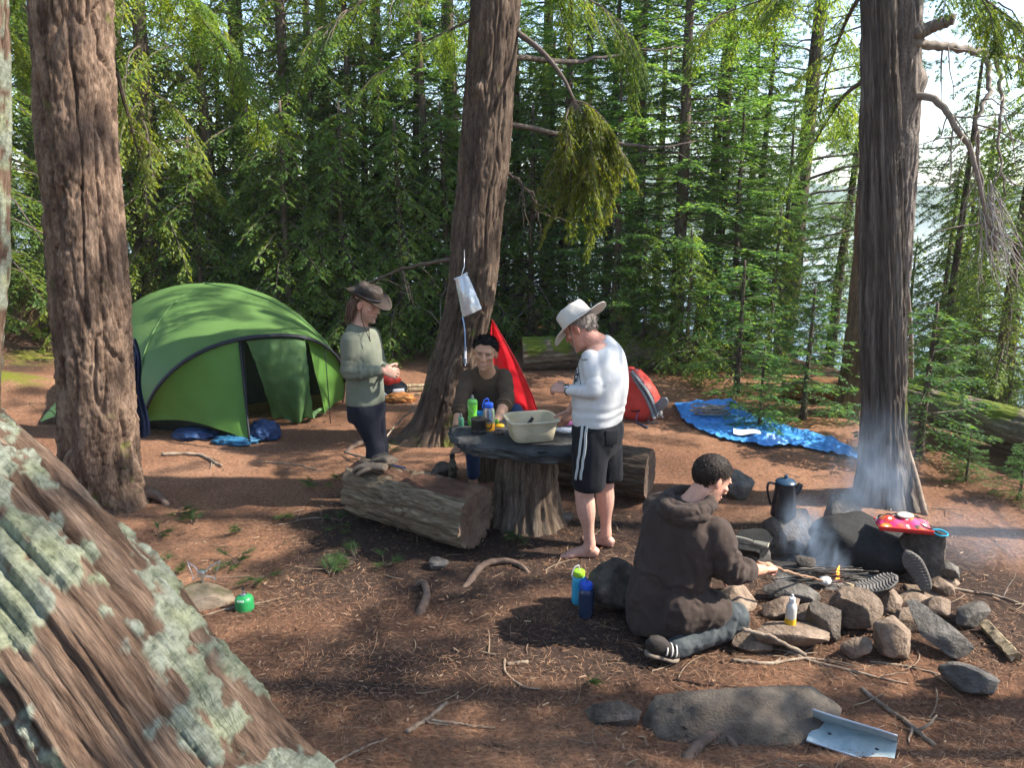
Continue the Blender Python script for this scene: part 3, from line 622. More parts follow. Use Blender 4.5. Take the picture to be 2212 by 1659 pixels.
# ---------------------------------------------------------------- boughs and limbs of the near trees
def bough(parent, rows, leaf, wid, nb, tw, drop, seed, r=.02, name='bough', nt=10, side_n=0, side_len=.6, sag=.3, hang=.5):
    """limb with needle sprays; rows are world points"""
    nb = int(nb * 1.7); tw = tw * .52; nt = 17; rng = np.random.default_rng(seed); p = resamp(rows, 16); b = MB(); b.add(*tube(p, np.linspace(r, .004, 16), 6, cap=False), 1)
    b.add(*spray(p, wid * .7, nb, nt, tw, drop, rng, s0=.2, sag=sag, wfac=.17))
    for k in range(side_n):
        i = rng.integers(4, 16); T = unit(p[min(15, i + 1)] - p[i - 1]); sd = unit(np.cross(T, (0, 0, 1))) * rng.choice([-1, 1])
        L = side_len * rng.uniform(.5, 1.2); s = np.linspace(0, 1, 7)[:, None]
        q = p[i] + (T * .5 + sd * .6) * L * s + np.array([0, 0, -1.]) * L * hang * s ** 1.6 + np.cumsum(rng.normal(0, .01, (7, 3)), 0)
        b.add(*tube(q, np.linspace(.006, .002, 7), 4, cap=False), 1); b.add(*spray(q, wid * .55, max(8, int(L / .024)), nt, tw, drop, rng, s0=.08, sag=sag, wfac=.17))
    return b.build(name, [leaf, M_TWIG], parent, smooth=False)
# middle tree: hanging bough on its right, higher boughs both sides
b = MB(); q = resamp(np.array([PY(1105, 60, yB), PY(1170, 110, yB - .2), PY(1215, 165, yB - .4), PY(1240, 215, yB - .5)]), 14); b.add(*tube(q, np.linspace(.03, .012, 14), 7)); b.build('limb', M_TWIG, tB)
for k, (u_, v_) in enumerate([(1208, 390), (1232, 425), (1262, 452), (1295, 462), (1322, 420), (1345, 350), (1330, 300), (1215, 330), (1280, 380)]):
    bough(tB, [q[13], PY(1240 + (u_ - 1240) * .35, 205 + (v_ - 215) * .25, yB - .5), PY(1240 + (u_ - 1240) * .75, 205 + (v_ - 215) * .65, yB - .5), PY(u_, v_, yB - .45 + .1 * (k % 3))], M_CED, .26, 22, .075, .7, 40 + k, side_n=9, side_len=.30, hang=1.0, r=.008)
bough(tB, [PY(1110, -60, yB), PY(1220, -30, yB + .2), PY(1330, 40, yB + .3), PY(1390, 130, yB + .3)], M_HEM, .4, 30, .07, .6, 2, side_n=20, side_len=.6, hang=.8)
bough(tB, [PY(1080, -120, yB), PY(950, -80, yB - .3), PY(820, -20, yB - .5), PY(700, 60, yB - .6)], M_HEM, .45, 34, .07, .5, 3, side_n=26, side_len=.6, hang=.6)
bough(tB, [PY(1060, 20, yB), PY(980, 60, yB + .5), PY(880, 110, yB + .9), PY(800, 180, yB + 1.1)], M_HEM, .4, 26, .07, .5, 4, side_n=12, side_len=.5)
for k, (a, bq) in enumerate([([PY(1100, 120, yB), PY(1250, 130, yB + 1), PY(1340, 115, yB + 1.5), PY(1480, 100, yB + 2)], .03), ([PY(1095, 270, yB), PY(1300, 300, yB + .8), PY(1420, 320, yB + 1.2), PY(1500, 300, yB + 1.4)], .028),
                             ([PY(985, 560, yB), PY(900, 575, yB + .4), PY(820, 600, yB + .7), PY(760, 625, yB + .9)], .022), ([PY(1100, 380, yB), PY(1150, 420, yB + .2), PY(1160, 470, yB + .3)], .02)]):
    b = MB(); p = resamp(a, 14) + RNG.normal(0, .012, (14, 3)); b.add(*tube(p, np.linspace(bq, .006, 14), 6)); rg = np.random.default_rng(k + 90)
    for j in range(9):
        i = rg.integers(3, 13); L = rg.uniform(.15, .5); q = p[i] + (unit(rg.normal(0, 1, 3)) * .7 + np.array([.3, 0, -.5])) * L * np.linspace(0, 1, 5)[:, None] + rg.normal(0, .01, (5, 3)); b.add(*tube(q, np.linspace(.006, .002, 5), 4))
    b.build('dead_limb', M_TWIG, tB)
# twin trunk: limbs on its right, drooping dead twigs
def limb(parent, rows, r0, r1, seed, twigs=8, mat=None, tl=.5, name='limb', down=.6):
    b = MB(); p = resamp(rows, 22) ; rg = np.random.default_rng(seed); p[1:] += rg.normal(0, .008, p[1:].shape); b.add(*tube(p, np.linspace(r0, r1, 22), 8))
    for j in range(twigs):
        i = rg.integers(6, 22); L = tl * rg.uniform(.4, 1.3); d = unit(unit(p[min(21, i + 1)] - p[i - 1]) * .5 + rg.normal(0, .6, 3) + np.array([0, 0, -down]))
        q = p[i] + d * L * np.linspace(0, 1, 6)[:, None] + np.cumsum(rg.normal(0, .015, (6, 3)), 0); b.add(*tube(q, np.linspace(.007, .002, 6), 4))
    return b.build(name, mat or M_TWIG, parent)
M_LIMB = pmat('pale_limb', [(.14, .115, .095), (.25, .21, .18)], scale=14, bump=.5, bscale=50)
limb(tC, [PY(1965, 205, yC + .1), PY(2020, 215, yC), PY(2060, 262, yC - .1), PY(2100, 345, yC - .1), PY(2125, 440, yC - .1), PY(2150, 540, yC)], .030, .010, 1, 10, M_LIMB)
limb(tC, [PY(1970, 92, yC + .1), PY(2040, 100, yC + .2), PY(2120, 112, yC + .3), PY(2230, 135, yC + .4)], .040, .016, 2, 8, M_LIMB)
limb(tC, [PY(1975, 72, yC + .1), PY(2010, 60, yC + .1), PY(2066, 38, yC)], .050, .040, 3, 0, M_PGREY, name='broken_limb')
limb(tC, [PY(2130, 118, yC + .3), PY(2135, 190, yC + .2), PY(2110, 260, yC + .1), PY(2115, 360, yC + .1), PY(2128, 480, yC)], .022, .008, 4, 12, M_LIMB)
limb(tC, [PY(2150, 120, yC + .3), PY(2165, 200, yC + .2), PY(2160, 300, yC + .1), PY(2172, 420, yC + .1)], .018, .006, 5, 10, M_LIMB)
b = MB(); rg = np.random.default_rng(8)
for k in range(46):
    s0 = PY(2128 + rg.uniform(-12, 25), 430 + rg.uniform(-40, 90), yC - .05); L = rg.uniform(.25, .75); d = unit(np.array([rg.uniform(.05, .8), rg.uniform(-.3, .3), -1 + rg.uniform(-.2, .5)]))
    q = s0 + d * L * np.linspace(0, 1, 7)[:, None] + np.cumsum(rg.normal(0, .012, (7, 3)), 0); b.add(*tube(q, np.linspace(.005, .0018, 7), 4))
b.build('twig_bundle', pmat('bare_pale_twig', [(.30, .26, .23), (.42, .37, .33)], bump=.1), tC)
bough(tC, [PY(1975, -120, yC), PY(2050, -60, yC - .2), PY(2130, 0, yC - .3), PY(2215, 60, yC - .4)], M_HEM, .4, 30, .065, .6, 11, side_n=24, side_len=.5)
bough(tC, [PY(1890, -140, yC), PY(1790, -80, yC + .4), PY(1690, -20, yC + .6), PY(1560, 30, yC + .8)], M_HEM, .45, 34, .065, .5, 12, side_n=24, side_len=.55)
bough(tC, [PY(1890, -60, yC), PY(1830, 40, yC + .6), PY(1790, 150, yC + 1.2), PY(1770, 260, yC + 1.6)], M_HEM, .35, 26, .07, .7, 13, side_n=10, side_len=.5)
bough(tC, [PY(1870, 170, yC), PY(1820, 210, yC + .5), PY(1775, 280, yC + .9), PY(1735, 350, yC + 1.1)], M_HEM, .35, 24, .07, .6, 15, side_n=8, side_len=.4)
# left tree: cedar boughs right of the trunk and at the left edge
bough(tA, [PY(240, -140, yA + .3), PY(330, -70, yA + .9), PY(420, 20, yA + 1.4), PY(500, 130, yA + 1.8), PY(560, 240, yA + 2)], M_HEM, .6, 30, .08, .35, 21, side_n=22, side_len=.55, hang=.35)
bough(tA, [PY(250, 150, yA + .3), PY(275, 240, yA + .5), PY(300, 330, yA + .6), PY(320, 390, yA + .6)], M_CED, .25, 22, .055, .8, 22, side_n=6, side_len=.3)
bough(tA, [PY(110, -150, yA + .3), PY(60, -60, yA + .8), PY(10, 60, yA + 1.2), PY(-20, 200, yA + 1.4)], M_HEM, .5, 30, .075, .4, 23, side_n=16, side_len=.6)
# ================================================================== LOGS, TABLE, STONES
M_ROCK = pmat('field_stone', [(.10, .070, .050), (.20, .145, .105), (.33, .25, .19)], scale=9, bump=1.0, bscale=32, bdist=.03, rough=.9, rand=.25, detail=9)
M_ROCKG = pmat('grey_stone', [(.065, .058, .050), (.125, .112, .098), (.21, .19, .17)], scale=9, bump=1.0, bscale=34, bdist=.025, rough=.9, rand=.2, detail=9)
M_ROCKD = pmat('dark_stone', [(.04, .034, .028), (.10, .082, .066), (.21, .17, .14)], scale=8, bump=1.0, bscale=32, bdist=.03, rough=.9, rand=.2, detail=9)
M_SOOT = pmat('sooty_stone', [(.010, .010, .010), (.022, .021, .020), (.06, .055, .05)], scale=5, bump=.7, bscale=40, bdist=.01, rough=.8, lo=.35, hi=.8)
M_SLATE = pmat('table_slate', [(.028, .028, .028), (.060, .060, .059), (.12, .118, .112)], scale=4, stretch=(1, 1, 4), bump=.9, bscale=22, bdist=.02, rough=.85, spec=.12)
M_MOSSROCK = pmat('mossy_stone', [(.07, .085, .02), (.12, .10, .06), (.22, .17, .12), (.26, .21, .16)], scale=5, bump=.8, bscale=45, bdist=.01, rough=.95)
M_WOODOLD = bark_material('weathered_log', [(.10, .072, .048), (.20, .155, .105), (.32, .26, .18)], (16, 16, 1.4))
M_WOODDK = bark_material('dark_log', [(.045, .032, .024), (.10, .072, .05), (.17, .125, .085)], (16, 16, 1.6))
M_LOGMOSS = bark_material('mossy_log_bark', [(.09, .07, .05), (.17, .14, .10), (.27, .23, .18)], (12, 12, 2), moss=(.11, .14, .02))
M_ROT = pmat('rotten_red_wood', [(.05, .024, .016), (.11, .055, .034), (.21, .125, .075)], scale=4, stretch=(1, 1, 1), bump=1, bscale=50, bdist=.012, rough=.95)
M_CUT = pmat('sawn_end_grain', [(.055, .038, .03), (.13, .085, .06), (.24, .17, .12)], scale=6, bump=.7, bscale=40, rough=.9)

def rock_vf(seed, dims, sub=4, cuts=16, rough=.05, cutlo=.42, cuthi=.74):
    rng = np.random.default_rng(seed); V, F = ico(sub); V = V.copy()
    V = V * (1 + .22 * fbm(V * 1.1 + seed * 3.7, 2, seed))[:, None]
    for k in range(cuts):
        n = unit(rng.normal(0, 1, 3)); d = rng.uniform(cutlo, cuthi); h = V @ n; m = h > d; V[m] -= np.outer((h[m] - d) * .93, n)
    V = V * (1 + rough * fbm(V * 3 + seed, 4, seed + 1) + rough * .8 * fbm(V * 11, 3, seed + 2))[:, None]; V = V / np.abs(V).max(0)
    return V * np.asarray(dims) / 2, F
def stone(seed, u, v, dims, label, rz=0, tilt=(0, 0), mat=None, y=None, z=None, lift=0, sub=4, cuts=14, name='stone', sink=.12, group=None, cat='stone', rough=.05):
    """stone whose foot stands at picture point (u, v) on the ground, or at (u, v) y metres ahead"""
    V, F = rock_vf(seed, dims, sub, cuts, rough); V = V @ rotm(tilt[0], tilt[1], rz).T
    g = G(u, v) if y is None else PY(u, v, y)
    zmin = V[:, 2].min(); off = np.array([g[0], g[1], g[2] - zmin - sink * dims[2] + lift]) if y is None else np.array([g[0], g[1], g[2]])
    b = MB(); b.add(V, F); o = b.build(name, mat or M_ROCK, smooth=True, angle=35); o.location = off
    return tag(o, label, cat, group)

def log(name, a, b_, r0, r1, mat, label, seed=0, nth=90, nz=130, depth=.02, style='fibre', hollow=None, moss_up=0, cat='log', endmat=None, taper_end=None, flat_top=None):
    a, b_ = np.asarray(a, float), np.asarray(b_, float); e = empty(name, tuple((a + b_) / 2 - np.array([0, 0, r0])), 0, label, cat); off = np.array(e.location)
    ax = unit(b_ - a); L = np.linalg.norm(b_ - a); up = unit(np.array([0, 0, 1.]) - ax * ax[2]); sd = np.cross(ax, up)
    h = np.linspace(0, L, nz); th = np.linspace(0, 2 * np.pi, nth, endpoint=False); H, TH = np.meshgrid(h, th, indexing='ij')
    rr = r0 + (r1 - r0) * H / L; q = np.stack([np.cos(TH) * r0, np.sin(TH) * r0, H], -1).reshape(-1, 3)
    w = q * np.array([14, 14, .8]) + .5 * np.stack([perlin(q * np.array([4, 4, 2]), seed + 50)] * 3, 1)
    n = perlin(w, seed); n2 = perlin(w * np.array([2.2, 2.2, 2]) + 3, seed + 1)
    d = depth * (sstep(0, .18, np.abs(n)) * .6 + sstep(0, .16, np.abs(n2)) * .4 - 1 + .4 * fbm(q * np.array([40, 40, 9]), 3, seed + 2)) + r0 * .16 * fbm(q * np.array([3, 3, 1.2]), 3, seed + 7)
    rad = rr.ravel() + d; c, s = np.cos(TH.ravel()), np.sin(TH.ravel()); hu = c * rad; hs = s * rad
    rot = np.zeros(len(q))
    if flat_top is not None:                     # worn, broken-out upper side
        lim = flat_top + .06 * fbm(q * np.array([7, 7, 2.2]), 4, seed + 12) + .02 * np.abs(perlin(np.stack([hs * 30, hs * 0, q[:, 2] * 3], 1), seed + 13))
        over = hu > lim; rot = over.astype(float); hu = np.where(over, lim + (hu - lim) * .12, hu)
    V = a + ax * q[:, 2:3] + up * hu[:, None] + sd * hs[:, None] + ax * (.012 * fbm(q * 9, 2, seed + 3) * ((H.ravel() < .01) | (H.ravel() > L - .01)))[:, None]
    F = grid_faces(nz, nth); bb = MB()
    if flat_top is not None:
        fr = rot[F].mean(1) > .5; bb.add(V - off, F[~fr], 0); o = None
        bb.F.append((F[fr], 1))
    else: bb.add(V - off, F)
    o = bb.build('bark', [mat, M_ROT], e)
    at = o.data.attributes.new('bark', 'FLOAT_VECTOR', 'POINT'); at.data.foreach_set('vector', q.astype(np.float32).ravel())
    setattr_pt(o, 'lichen', np.zeros(len(q)))
    setattr_pt(o, 'moss', sstep(.05, .3, fbm(q * 4, 4, seed + 20) + (c - .7) * .5 + moss_up * .5) * (1 if moss_up else 0))
    for k, (i0, sg) in enumerate(((0, -1), (nz - 1, 1))):
        ring = V[i0 * nth:(i0 + 1) * nth]; ctr = ring.mean(0); rings = [ring]
        for f in (.8, .6, .4, .2): rings.append(ctr + (ring - ctr) * f + ax * sg * .012 * (perlin((ring - ctr) * f * 30 + k, seed)[:, None]))
        W = np.concatenate(rings + [ctr[None]]); FF = [grid_faces(5, nth)]; i = np.arange(nth); FF.append(np.stack([4 * nth + i, 4 * nth + (i + 1) % nth, np.full(nth, 5 * nth)], 1))
        eb = MB(); eb.add(W - off + ax * sg * .002, FF); eb.build('cut_end', endmat or M_CUT, e)
    return e

# the two seats
gN, gFr = G(1030, 1203), G(775, 1128)
log('log', np.array([gN[0] - .005, gN[1] + .11, .235]), np.array([gFr[0], gFr[1] + .08, .27]), .225, .215, M_WOODOLD, 'weathered log seat with a broken reddish top, in front of the hatted man', 5, flat_top=.175, nth=130, nz=170, depth=.045)
gR = G(1398, 1092)
log('log', np.array([gR[0] + .03, gR[1] + .12, .215]), np.array([.12, gR[1] + .55, .22]), .205, .20, M_WOODDK, 'dark sawn log seat behind the man in the white shirt', 6, depth=.03)
# fallen logs in the background
g1, g2 = G(1128, 800), G(1420, 812)
log('log', g1 + np.array([0, .1, .24]), g2 + np.array([.3, .6, .26]), .25, .22, M_LOGMOSS, 'mossy fallen log with a pale broken end behind the red cloth', 7, moss_up=.75, nth=70, nz=120, depth=.04)
g1, g2 = G(1985, 905), G(2225, 1010)
log('log', g1 + np.array([-.2, -.05, .24]), g2 + np.array([.25, -.30, .25]), .19, .23, M_LOGMOSS, 'fallen log with pale bark and moss at the right edge', 8, moss_up=.2, nth=80, nz=140, depth=.035)
g1, g2 = G(1735, 868), G(1835, 882)
log('log', g1 + np.array([-.2, .2, .14]), g2 + np.array([.3, .1, .16]), .15, .17, bark_material('orange_rotten_log', [(.10, .045, .025), (.24, .12, .06), (.36, .21, .11)], (14, 14, 2)), 'orange brown rotten log behind the brown trunk', 9, nth=50, nz=70)
g1, g2 = G(735, 705), G(1090, 735)
log('log', g1 + np.array([0, .3, .12]), g2 + np.array([0, .5, .2]), .2, .24, M_WOODDK, 'dark fallen trunk in the shade behind the hatted man', 10, nth=50, nz=80)
# stumps far left
st = empty('tree_stump', tuple(G(62, 700)), 0, 'broken brown stump on the rise at the left edge', 'stump')
bark_trunk('wood', np.array([[0, 0, -.1], [0, 0, .25], [.02, 0, .55], [.03, 0, .72]]), [.36, .3, .26, .2], M_BROWN, st, nth=50, nz=40, style='fibre', depth=.06, seed=3)

# stump table
tx, ty = .115, 5.50
tb = empty('stump_table', (tx, ty, gz1(tx, ty)), 0, 'rough table of a dark stone slab laid on a tree stump', 'table')
bark_trunk('stump', np.array([[.0, 0, -.1], [0, 0, .1], [.0, 0, .35], [.01, 0, .63]]), [.275, .255, .235, .225], bark_material('stump_bark', [(.07, .05, .036), (.15, .11, .08), (.25, .20, .155)], (14, 14, 2)), tb, nth=120, nz=110, style='fibre', depth=.035, seed=12,
           flare=[(-1.9, .6, .1, 4), (-2.7, .3, .12, 4), (2.6, .35, .12, 4), (.5, .4, .1, 4)])
SLAB_Z = .705
def slab_mesh():
    out = np.array([[-.585, .16], [-.565, -.02], [-.50, -.17], [-.40, -.27], [-.24, -.34], [-.02, -.44], [.22, -.47], [.42, -.44], [.52, -.30], [.56, -.02], [.52, .24], [.32, .36], [.0, .40], [-.3, .38], [-.50, .30]])
    c = np.concatenate([out, out[:1]]); t = np.linspace(0, len(out), 160, endpoint=False); i = t.astype(int); f = (t - i)[:, None]; O = c[i] * (1 - f) + c[i + 1] * f
    n = len(O); rng = np.random.default_rng(3); base = gz1(tx, ty); zt = SLAB_Z - base
    V = []; layers = [(.0, 0, 0), (.25, 0, 0), (.5, 0, 0), (.75, 0, 0), (.9, 0, 0), (.97, 0, -.004), (1.0, 0, -.016), (1.02, 0, -.034), (.98, 0, -.04), (.99, 0, -.062), (.95, 0, -.068), (.95, 0, -.09), (.88, 0, -.11), (.7, 0, -.10), (.5, 0, -.09), (0.02, 0, -.085)]
    for k, (s, _, dz) in enumerate(layers):
        p = O * s; q = np.stack([p[:, 0] * 7, p[:, 1] * 7, np.full(n, k * .6 if k > 4 else 0)], 1)
        j = .042 * fbm(q * 1.5 + 5, 4, 4)[:, None] * (O / np.linalg.norm(O, axis=1)[:, None]) * (k > 4)
        zz = zt + dz + (.014 * fbm(q * .8, 4, 6) if k < 6 else .012 * fbm(q, 3, 9)) + (-.02 * sstep(.3, .6, -p[:, 0] - .9 * p[:, 1] - .15))
        V.append(np.stack([p[:, 0] + j[:, 0], p[:, 1] + j[:, 1], zz], 1))
    b = MB(); b.add(np.concatenate(V), grid_faces(len(layers), n)); return b
slab_mesh().build('slab', M_SLATE, tb, smooth=True, angle=40)
def on_table(u, v, dz=0):   # point of the slab's top seen at (u, v)
    r = ray(u, v); t = (SLAB_Z + .004 - CAM_H) / r[2]; q = np.array([0, 0, CAM_H]) + r * t; return np.array([q[0], q[1], SLAB_Z + .004 + dz])

# ---------------------------------------------------------------- fire pit stones
stone(1, 1842, 1356, (.31, .25, .28), 'large rounded brown stone at the front of the fire ring', .3, cuts=7)
stone(2, 1916, 1292, (.22, .18, .19), 'blocky tan stone under the sandal that lies flat', .9, y=4.18)
stone(3, 1925, 1408, (.27, .22, .25), 'angular stone at the foot of the ring, below the tan block', .4)
stone(4, 1782, 1378, (.27, .22, .24), 'dark squat stone left of the large rounded one', 1.2, mat=M_ROCKD)
stone(5, 1698, 1392, (.45, .30, .15), 'flat broad stone carrying the oil bottle', .25, tilt=(-.18, .10), cuts=9)
stone(6, 1692, 1328, (.28, .18, .14), 'small pale flat stone behind the oil bottle', .2)
stone(7, 1690, 1297, (.44, .16, .13), 'long low stone at the mouth of the fire', -.25, tilt=(0, .1), mat=M_ROCKG)
stone(8, 1735, 1238, (.15, .13, .13), 'small sooty stone inside the fire ring, beside the stick hand', .2, mat=M_ROCKD, sub=3)
stone(9, 2010, 1395, (.40, .20, .11), 'long slate leaning against the outside of the ring', -1.0, tilt=(.25, .30), mat=M_ROCKG, lift=.03)
stone(10, 1970, 1312, (.20, .17, .17), 'triangular brown stone below the upright sandal', .5, y=4.28)
stone(11, 2016, 1330, (.20, .17, .16), 'crumbly tan stone at the lower right of the ring', .1)
stone(12, 2028, 1268, (.22, .20, .17), 'grey brown stone stacked at the right of the ring', .7, y=4.42)
stone(13, 2038, 1226, (.22, .22, .17), 'stone wedged under the right end of the sooty ledge', .3, y=4.55, mat=M_ROCKG)
stone(14, 1880, 1190, (.80, .36, .46), 'wide sooty ledge stone carrying the flowered pouch', -.25, y=4.74, mat=M_SOOT, tilt=(0, .04), cuts=10)
stone(15, 1995, 1197, (.34, .34, .46), 'broken sooty block at the right end of the hearth', -.2, y=4.60, mat=M_ROCKD, cuts=10)
stone(16, 1692, 1178, (.52, .34, .30), 'flat topped stone under the coffee pot', .15, mat=M_ROCKD, cuts=9)
stone(17, 1812, 1142, (.42, .30, .44), 'peaked grey stone behind the fire, in the smoke', .6, mat=M_ROCKD, cuts=9)
stone(18, 1632, 1208, (.28, .22, .16), 'grey stone left of the coffee pot stone', .4, mat=M_ROCKG)
stone(19, 1775, 1215, (.42, .22, .38), 'black stone at the back of the fire', .1, y=4.92, mat=M_SOOT)
stone(20, 2092, 1350, (.27, .21, .18), 'smooth grey stone right of the fire ring', .3, mat=M_ROCKG, cuts=8)
stone(21, 1582, 1316, (.34, .26, .20), "brown stone beside the kneeling man's knee", .5)
stone(22, 1626, 1405, (.24, .17, .11), 'low brown stone in front of the kneeling man', .2)
stone(23, 1330, 1318, (.36, .30, .40), 'dark boulder behind the kneeling man, beside the blue bottles', .3, mat=M_ROCKD, cuts=8)
stone(24, 1592, 1072, (.30, .26, .26), "speckled grey boulder behind the kneeling man's head", .2, mat=M_ROCKG, cuts=6)
stone(25, 1600, 1560, (.98, .50, .40), 'large low boulder half sunk in the soil at the bottom', .10, mat=pmat('shore_boulder', [(.065, .052, .042), (.12, .098, .078), (.19, .155, .12)], scale=5, bump=1.0, bscale=70, bdist=.012, rough=.95), cuts=2, sink=.50, sub=5, rough=.055)
stone(26, 2105, 1492, (.34, .20, .17), 'dark flat stone lying alone at the lower right', -.25, mat=M_ROCKG)
stone(27, 1330, 1555, (.28, .2, .18), 'small stone half sunk left of the large boulder', .1, sink=.45, mat=M_ROCKD, cuts=7)
stone(28, 942, 1226, (.17, .13, .09), 'small grey stone below the log seat', .1, mat=M_ROCKG, sub=3)
stone(29, 1216, 1130, (.17, .15, .11), 'grey stone leaning on the foot of the stump table', .6, mat=M_ROCKG, sub=3)
stone(30, 440, 1298, (.40, .30, .20), 'mossy stone carrying the camping stove', .2, mat=M_MOSSROCK, cuts=6, sink=.5)
stone(31, 955, 1032, (.30, .22, .20), 'brown stone beside the dark bottle behind the log seat', .5, mat=M_ROCKD)
stone(32, 1855, 1420, (.20, .10, .14), 'pointed stone stuck in the soil before the ring', .2, tilt=(.3, 0))
stone(33, 1870, 1236, (.16, .12, .11), 'sooty lump among the embers', .2, mat=M_SOOT, sub=3)
stone(51, 1962, 1352, (.30, .24, .12), 'flat brown slab laid under the tan block at the right front', .5, tilt=(.08, -.05))
stone(52, 2004, 1288, (.30, .24, .10), 'thin flat slab stacked on the right side of the ring', .2, y=4.36, tilt=(.1, .05))
stone(53, 1880, 1305, (.24, .20, .12), 'brown wedge stone between the rounded stone and the tan block', .8, y=4.24)
stone(54, 1745, 1352, (.24, .18, .13), 'brown stone filling the gap beside the dark squat stone', .3)
stone(55, 2048, 1262, (.22, .20, .15), 'brown corner stone at the far right of the ring', .4, y=4.52)
M_ASH = pmat('ash_bed', [(.02, .018, .016), (.06, .055, .05), (.20, .19, .18)], scale=14, bump=.9, bscale=60)
def ash():
    g = G(1790, 1245); n = 40; b = MB(); rr = np.linspace(0, 1, 12); th = np.linspace(0, 2 * np.pi, n, endpoint=False); V = []
    for r in rr:
        x = g[0] + .48 * r * np.cos(th); y = g[1] + .05 + .30 * r * np.sin(th); z = gz(x, y) + .05 * (1 - r ** 2) + .004 + .02 * fbm(np.stack([x * 9, y * 9, x * 0], 1), 3, 1) * (1 - r); V.append(np.stack([x, y, z - .03 * r ** 4], 1))
    b.add(np.concatenate(V), grid_faces(12, n)); tag(b.build('ash', M_ASH), 'bed of dark ash and embers in the fire ring', 'ash', kind='stuff')
ash()
# ================================================================== TENT
def cloth(name, cols, tr=.35, rough=.55, bump=.25, bscale=9, scale=3, spec=.35, tcol=None):
    m, t, o = newmat(name); co = coords(t); n = nd(t, 'TexNoise', {'Vector': co, 'Scale': scale, 'Detail': 4.0})
    col = ramp(t, n.outputs[0], cols, .35, .65) if len(cols) > 1 else None
    d = nd(t, 'BsdfPrincipled', {'Roughness': rough, 'Specular IOR Level': spec}); tb_ = nd(t, 'BsdfTranslucent')
    if col is not None: t.links.new(col, d.inputs['Base Color']); t.links.new(col, tb_.inputs['Color'])
    else: d.inputs['Base Color'].default_value = c4(cols[0]); tb_.inputs['Color'].default_value = c4(cols[0])
    n2 = nd(t, 'TexNoise', {'Vector': co, 'Scale': bscale, 'Detail': 4.0, 'Roughness': .55, 'Distortion': .8}); bp = nd(t, 'Bump', {'Height': n2.outputs[0], 'Strength': bump, 'Distance': .03})
    t.links.new(bp.outputs[0], d.inputs['Normal']); t.links.new(bp.outputs[0], tb_.inputs['Normal'])
    mx = nd(t, 'MixShader', {0: tr, 1: d.outputs[0], 2: tb_.outputs[0]}); t.links.new(mx.outputs[0], o.inputs[0]); return m
M_TENT = cloth('green_tent_fly', [(.095, .185, .052), (.115, .215, .060)], tr=.28, bump=.12, bscale=5)
M_TENT2 = cloth('green_tent_door', [(.085, .175, .06), (.105, .20, .07)], tr=.25, bump=.2, bscale=7)
M_TENTL = cloth('lit_green_fly', [(.12, .27, .05), (.14, .31, .06)], tr=.40, bump=.12, bscale=6)  # brighter copy of the fly green, backlight put into the colour
M_SLEEVE = pmat('black_webbing', [(.018, .02, .026)], rough=.6, bump=.2, bscale=150)
M_ALU = pmat('aluminium', [(.7, .7, .72)], rough=.3, metal=1.0, bump=0)
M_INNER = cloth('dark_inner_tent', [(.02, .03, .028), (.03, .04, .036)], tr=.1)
TO = np.array([-2.98, 8.45, 0.0]); E1 = np.array([.815, .58, 0]); E2 = np.array([-.58, .815, 0]); E3 = np.array([0, 0, 1.])
tent = empty('tent', (TO[0], TO[1], gz1(TO[0], TO[1])), math.atan2(.58, .815), 'green dome tent with a black pole arch over its open porch', 'tent')
_th = math.atan2(.58, .815); _c, _s = math.cos(_th), math.sin(_th)
def tl(p):      # world -> tent local
    d = np.asarray(p, float) - np.array(tent.location); return np.array([d[0] * _c + d[1] * _s, -d[0] * _s + d[1] * _c, d[2]])
_tt = np.array([0, .45, .95, 1.45, 1.9, 2.3, 2.65, 2.95, 3.15]); _tw = np.array([1.12, 1.23, 1.34, 1.38, 1.30, 1.1, .85, .58, .35]); _thh = np.array([1.00, 1.13, 1.29, 1.385, 1.33, 1.12, .74, .38, .10])
def lean(t, f): return -.62 * f * np.clip(1 - t / 1.5, 0, 1) ** 1.2          # the arch leans out over the porch
def section(t, ph, zb=.07):
    w = np.interp(t, _tt, _tw); h = np.interp(t, _tt, _thh); c = np.cos(ph); s = np.sin(ph)
    z = zb + (h - zb) * np.abs(s) ** .92; return np.stack([w * np.sign(c) * np.abs(c) ** .86, t + lean(t, z / h), z], 1)
def tent_body():
    T = resamp(np.stack([_tt, _tw, _thh], 1), 70); ph = np.linspace(math.pi, 0, 90); V = []
    for t, w, h in T:
        c, s = np.cos(ph), np.sin(ph); x = w * np.sign(c) * np.abs(c) ** .86; z = .07 + (h - .07) * np.abs(s) ** .92
        V.append(np.stack([x, t + lean(t, z / h), z], 1))
    V = np.concatenate(V); # taut hollows between the crossing poles
    a = np.arctan2(V[:, 1] - 1.45, V[:, 0]); rho = np.hypot(V[:, 0] / 1.36, (V[:, 1] - 1.45) / 1.7)
    hol = np.abs(np.sin(2 * a)) ; hol = (1 - hol) * np.clip(rho, 0, 1) * np.clip(1.25 - rho, 0, 1) * 1.6
    ctr = np.array([0, 1.45, .35]); V = V - (V - ctr) * (.055 * hol)[:, None]
    wr = fbm(V * np.array([3, 3, 6]), 3, 5); V = V + (V - ctr) * (.010 * wr)[:, None]
    b = MB(); b.add(V, grid_faces(70, 90, wrap=False)); return b.build('flysheet', M_TENT, tent)
fly = tent_body()
# pole arch in its black sleeve, silver feet
ph = np.linspace(math.pi, 0, 60); arch = section(0., ph, 0.0) + np.array([0, -.03, .015])
b = MB(); b.add(*tube(arch[5:-5], .030, 8, up=(0, 1, 0), flat=.55)); b.build('pole_sleeve', M_SLEEVE, tent)
for sl in (slice(0, 7), slice(-7, None)):
    b = MB(); b.add(*tube(arch[sl], .009, 8, up=(0, 1, 0))); b.build('pole', M_ALU, tent)
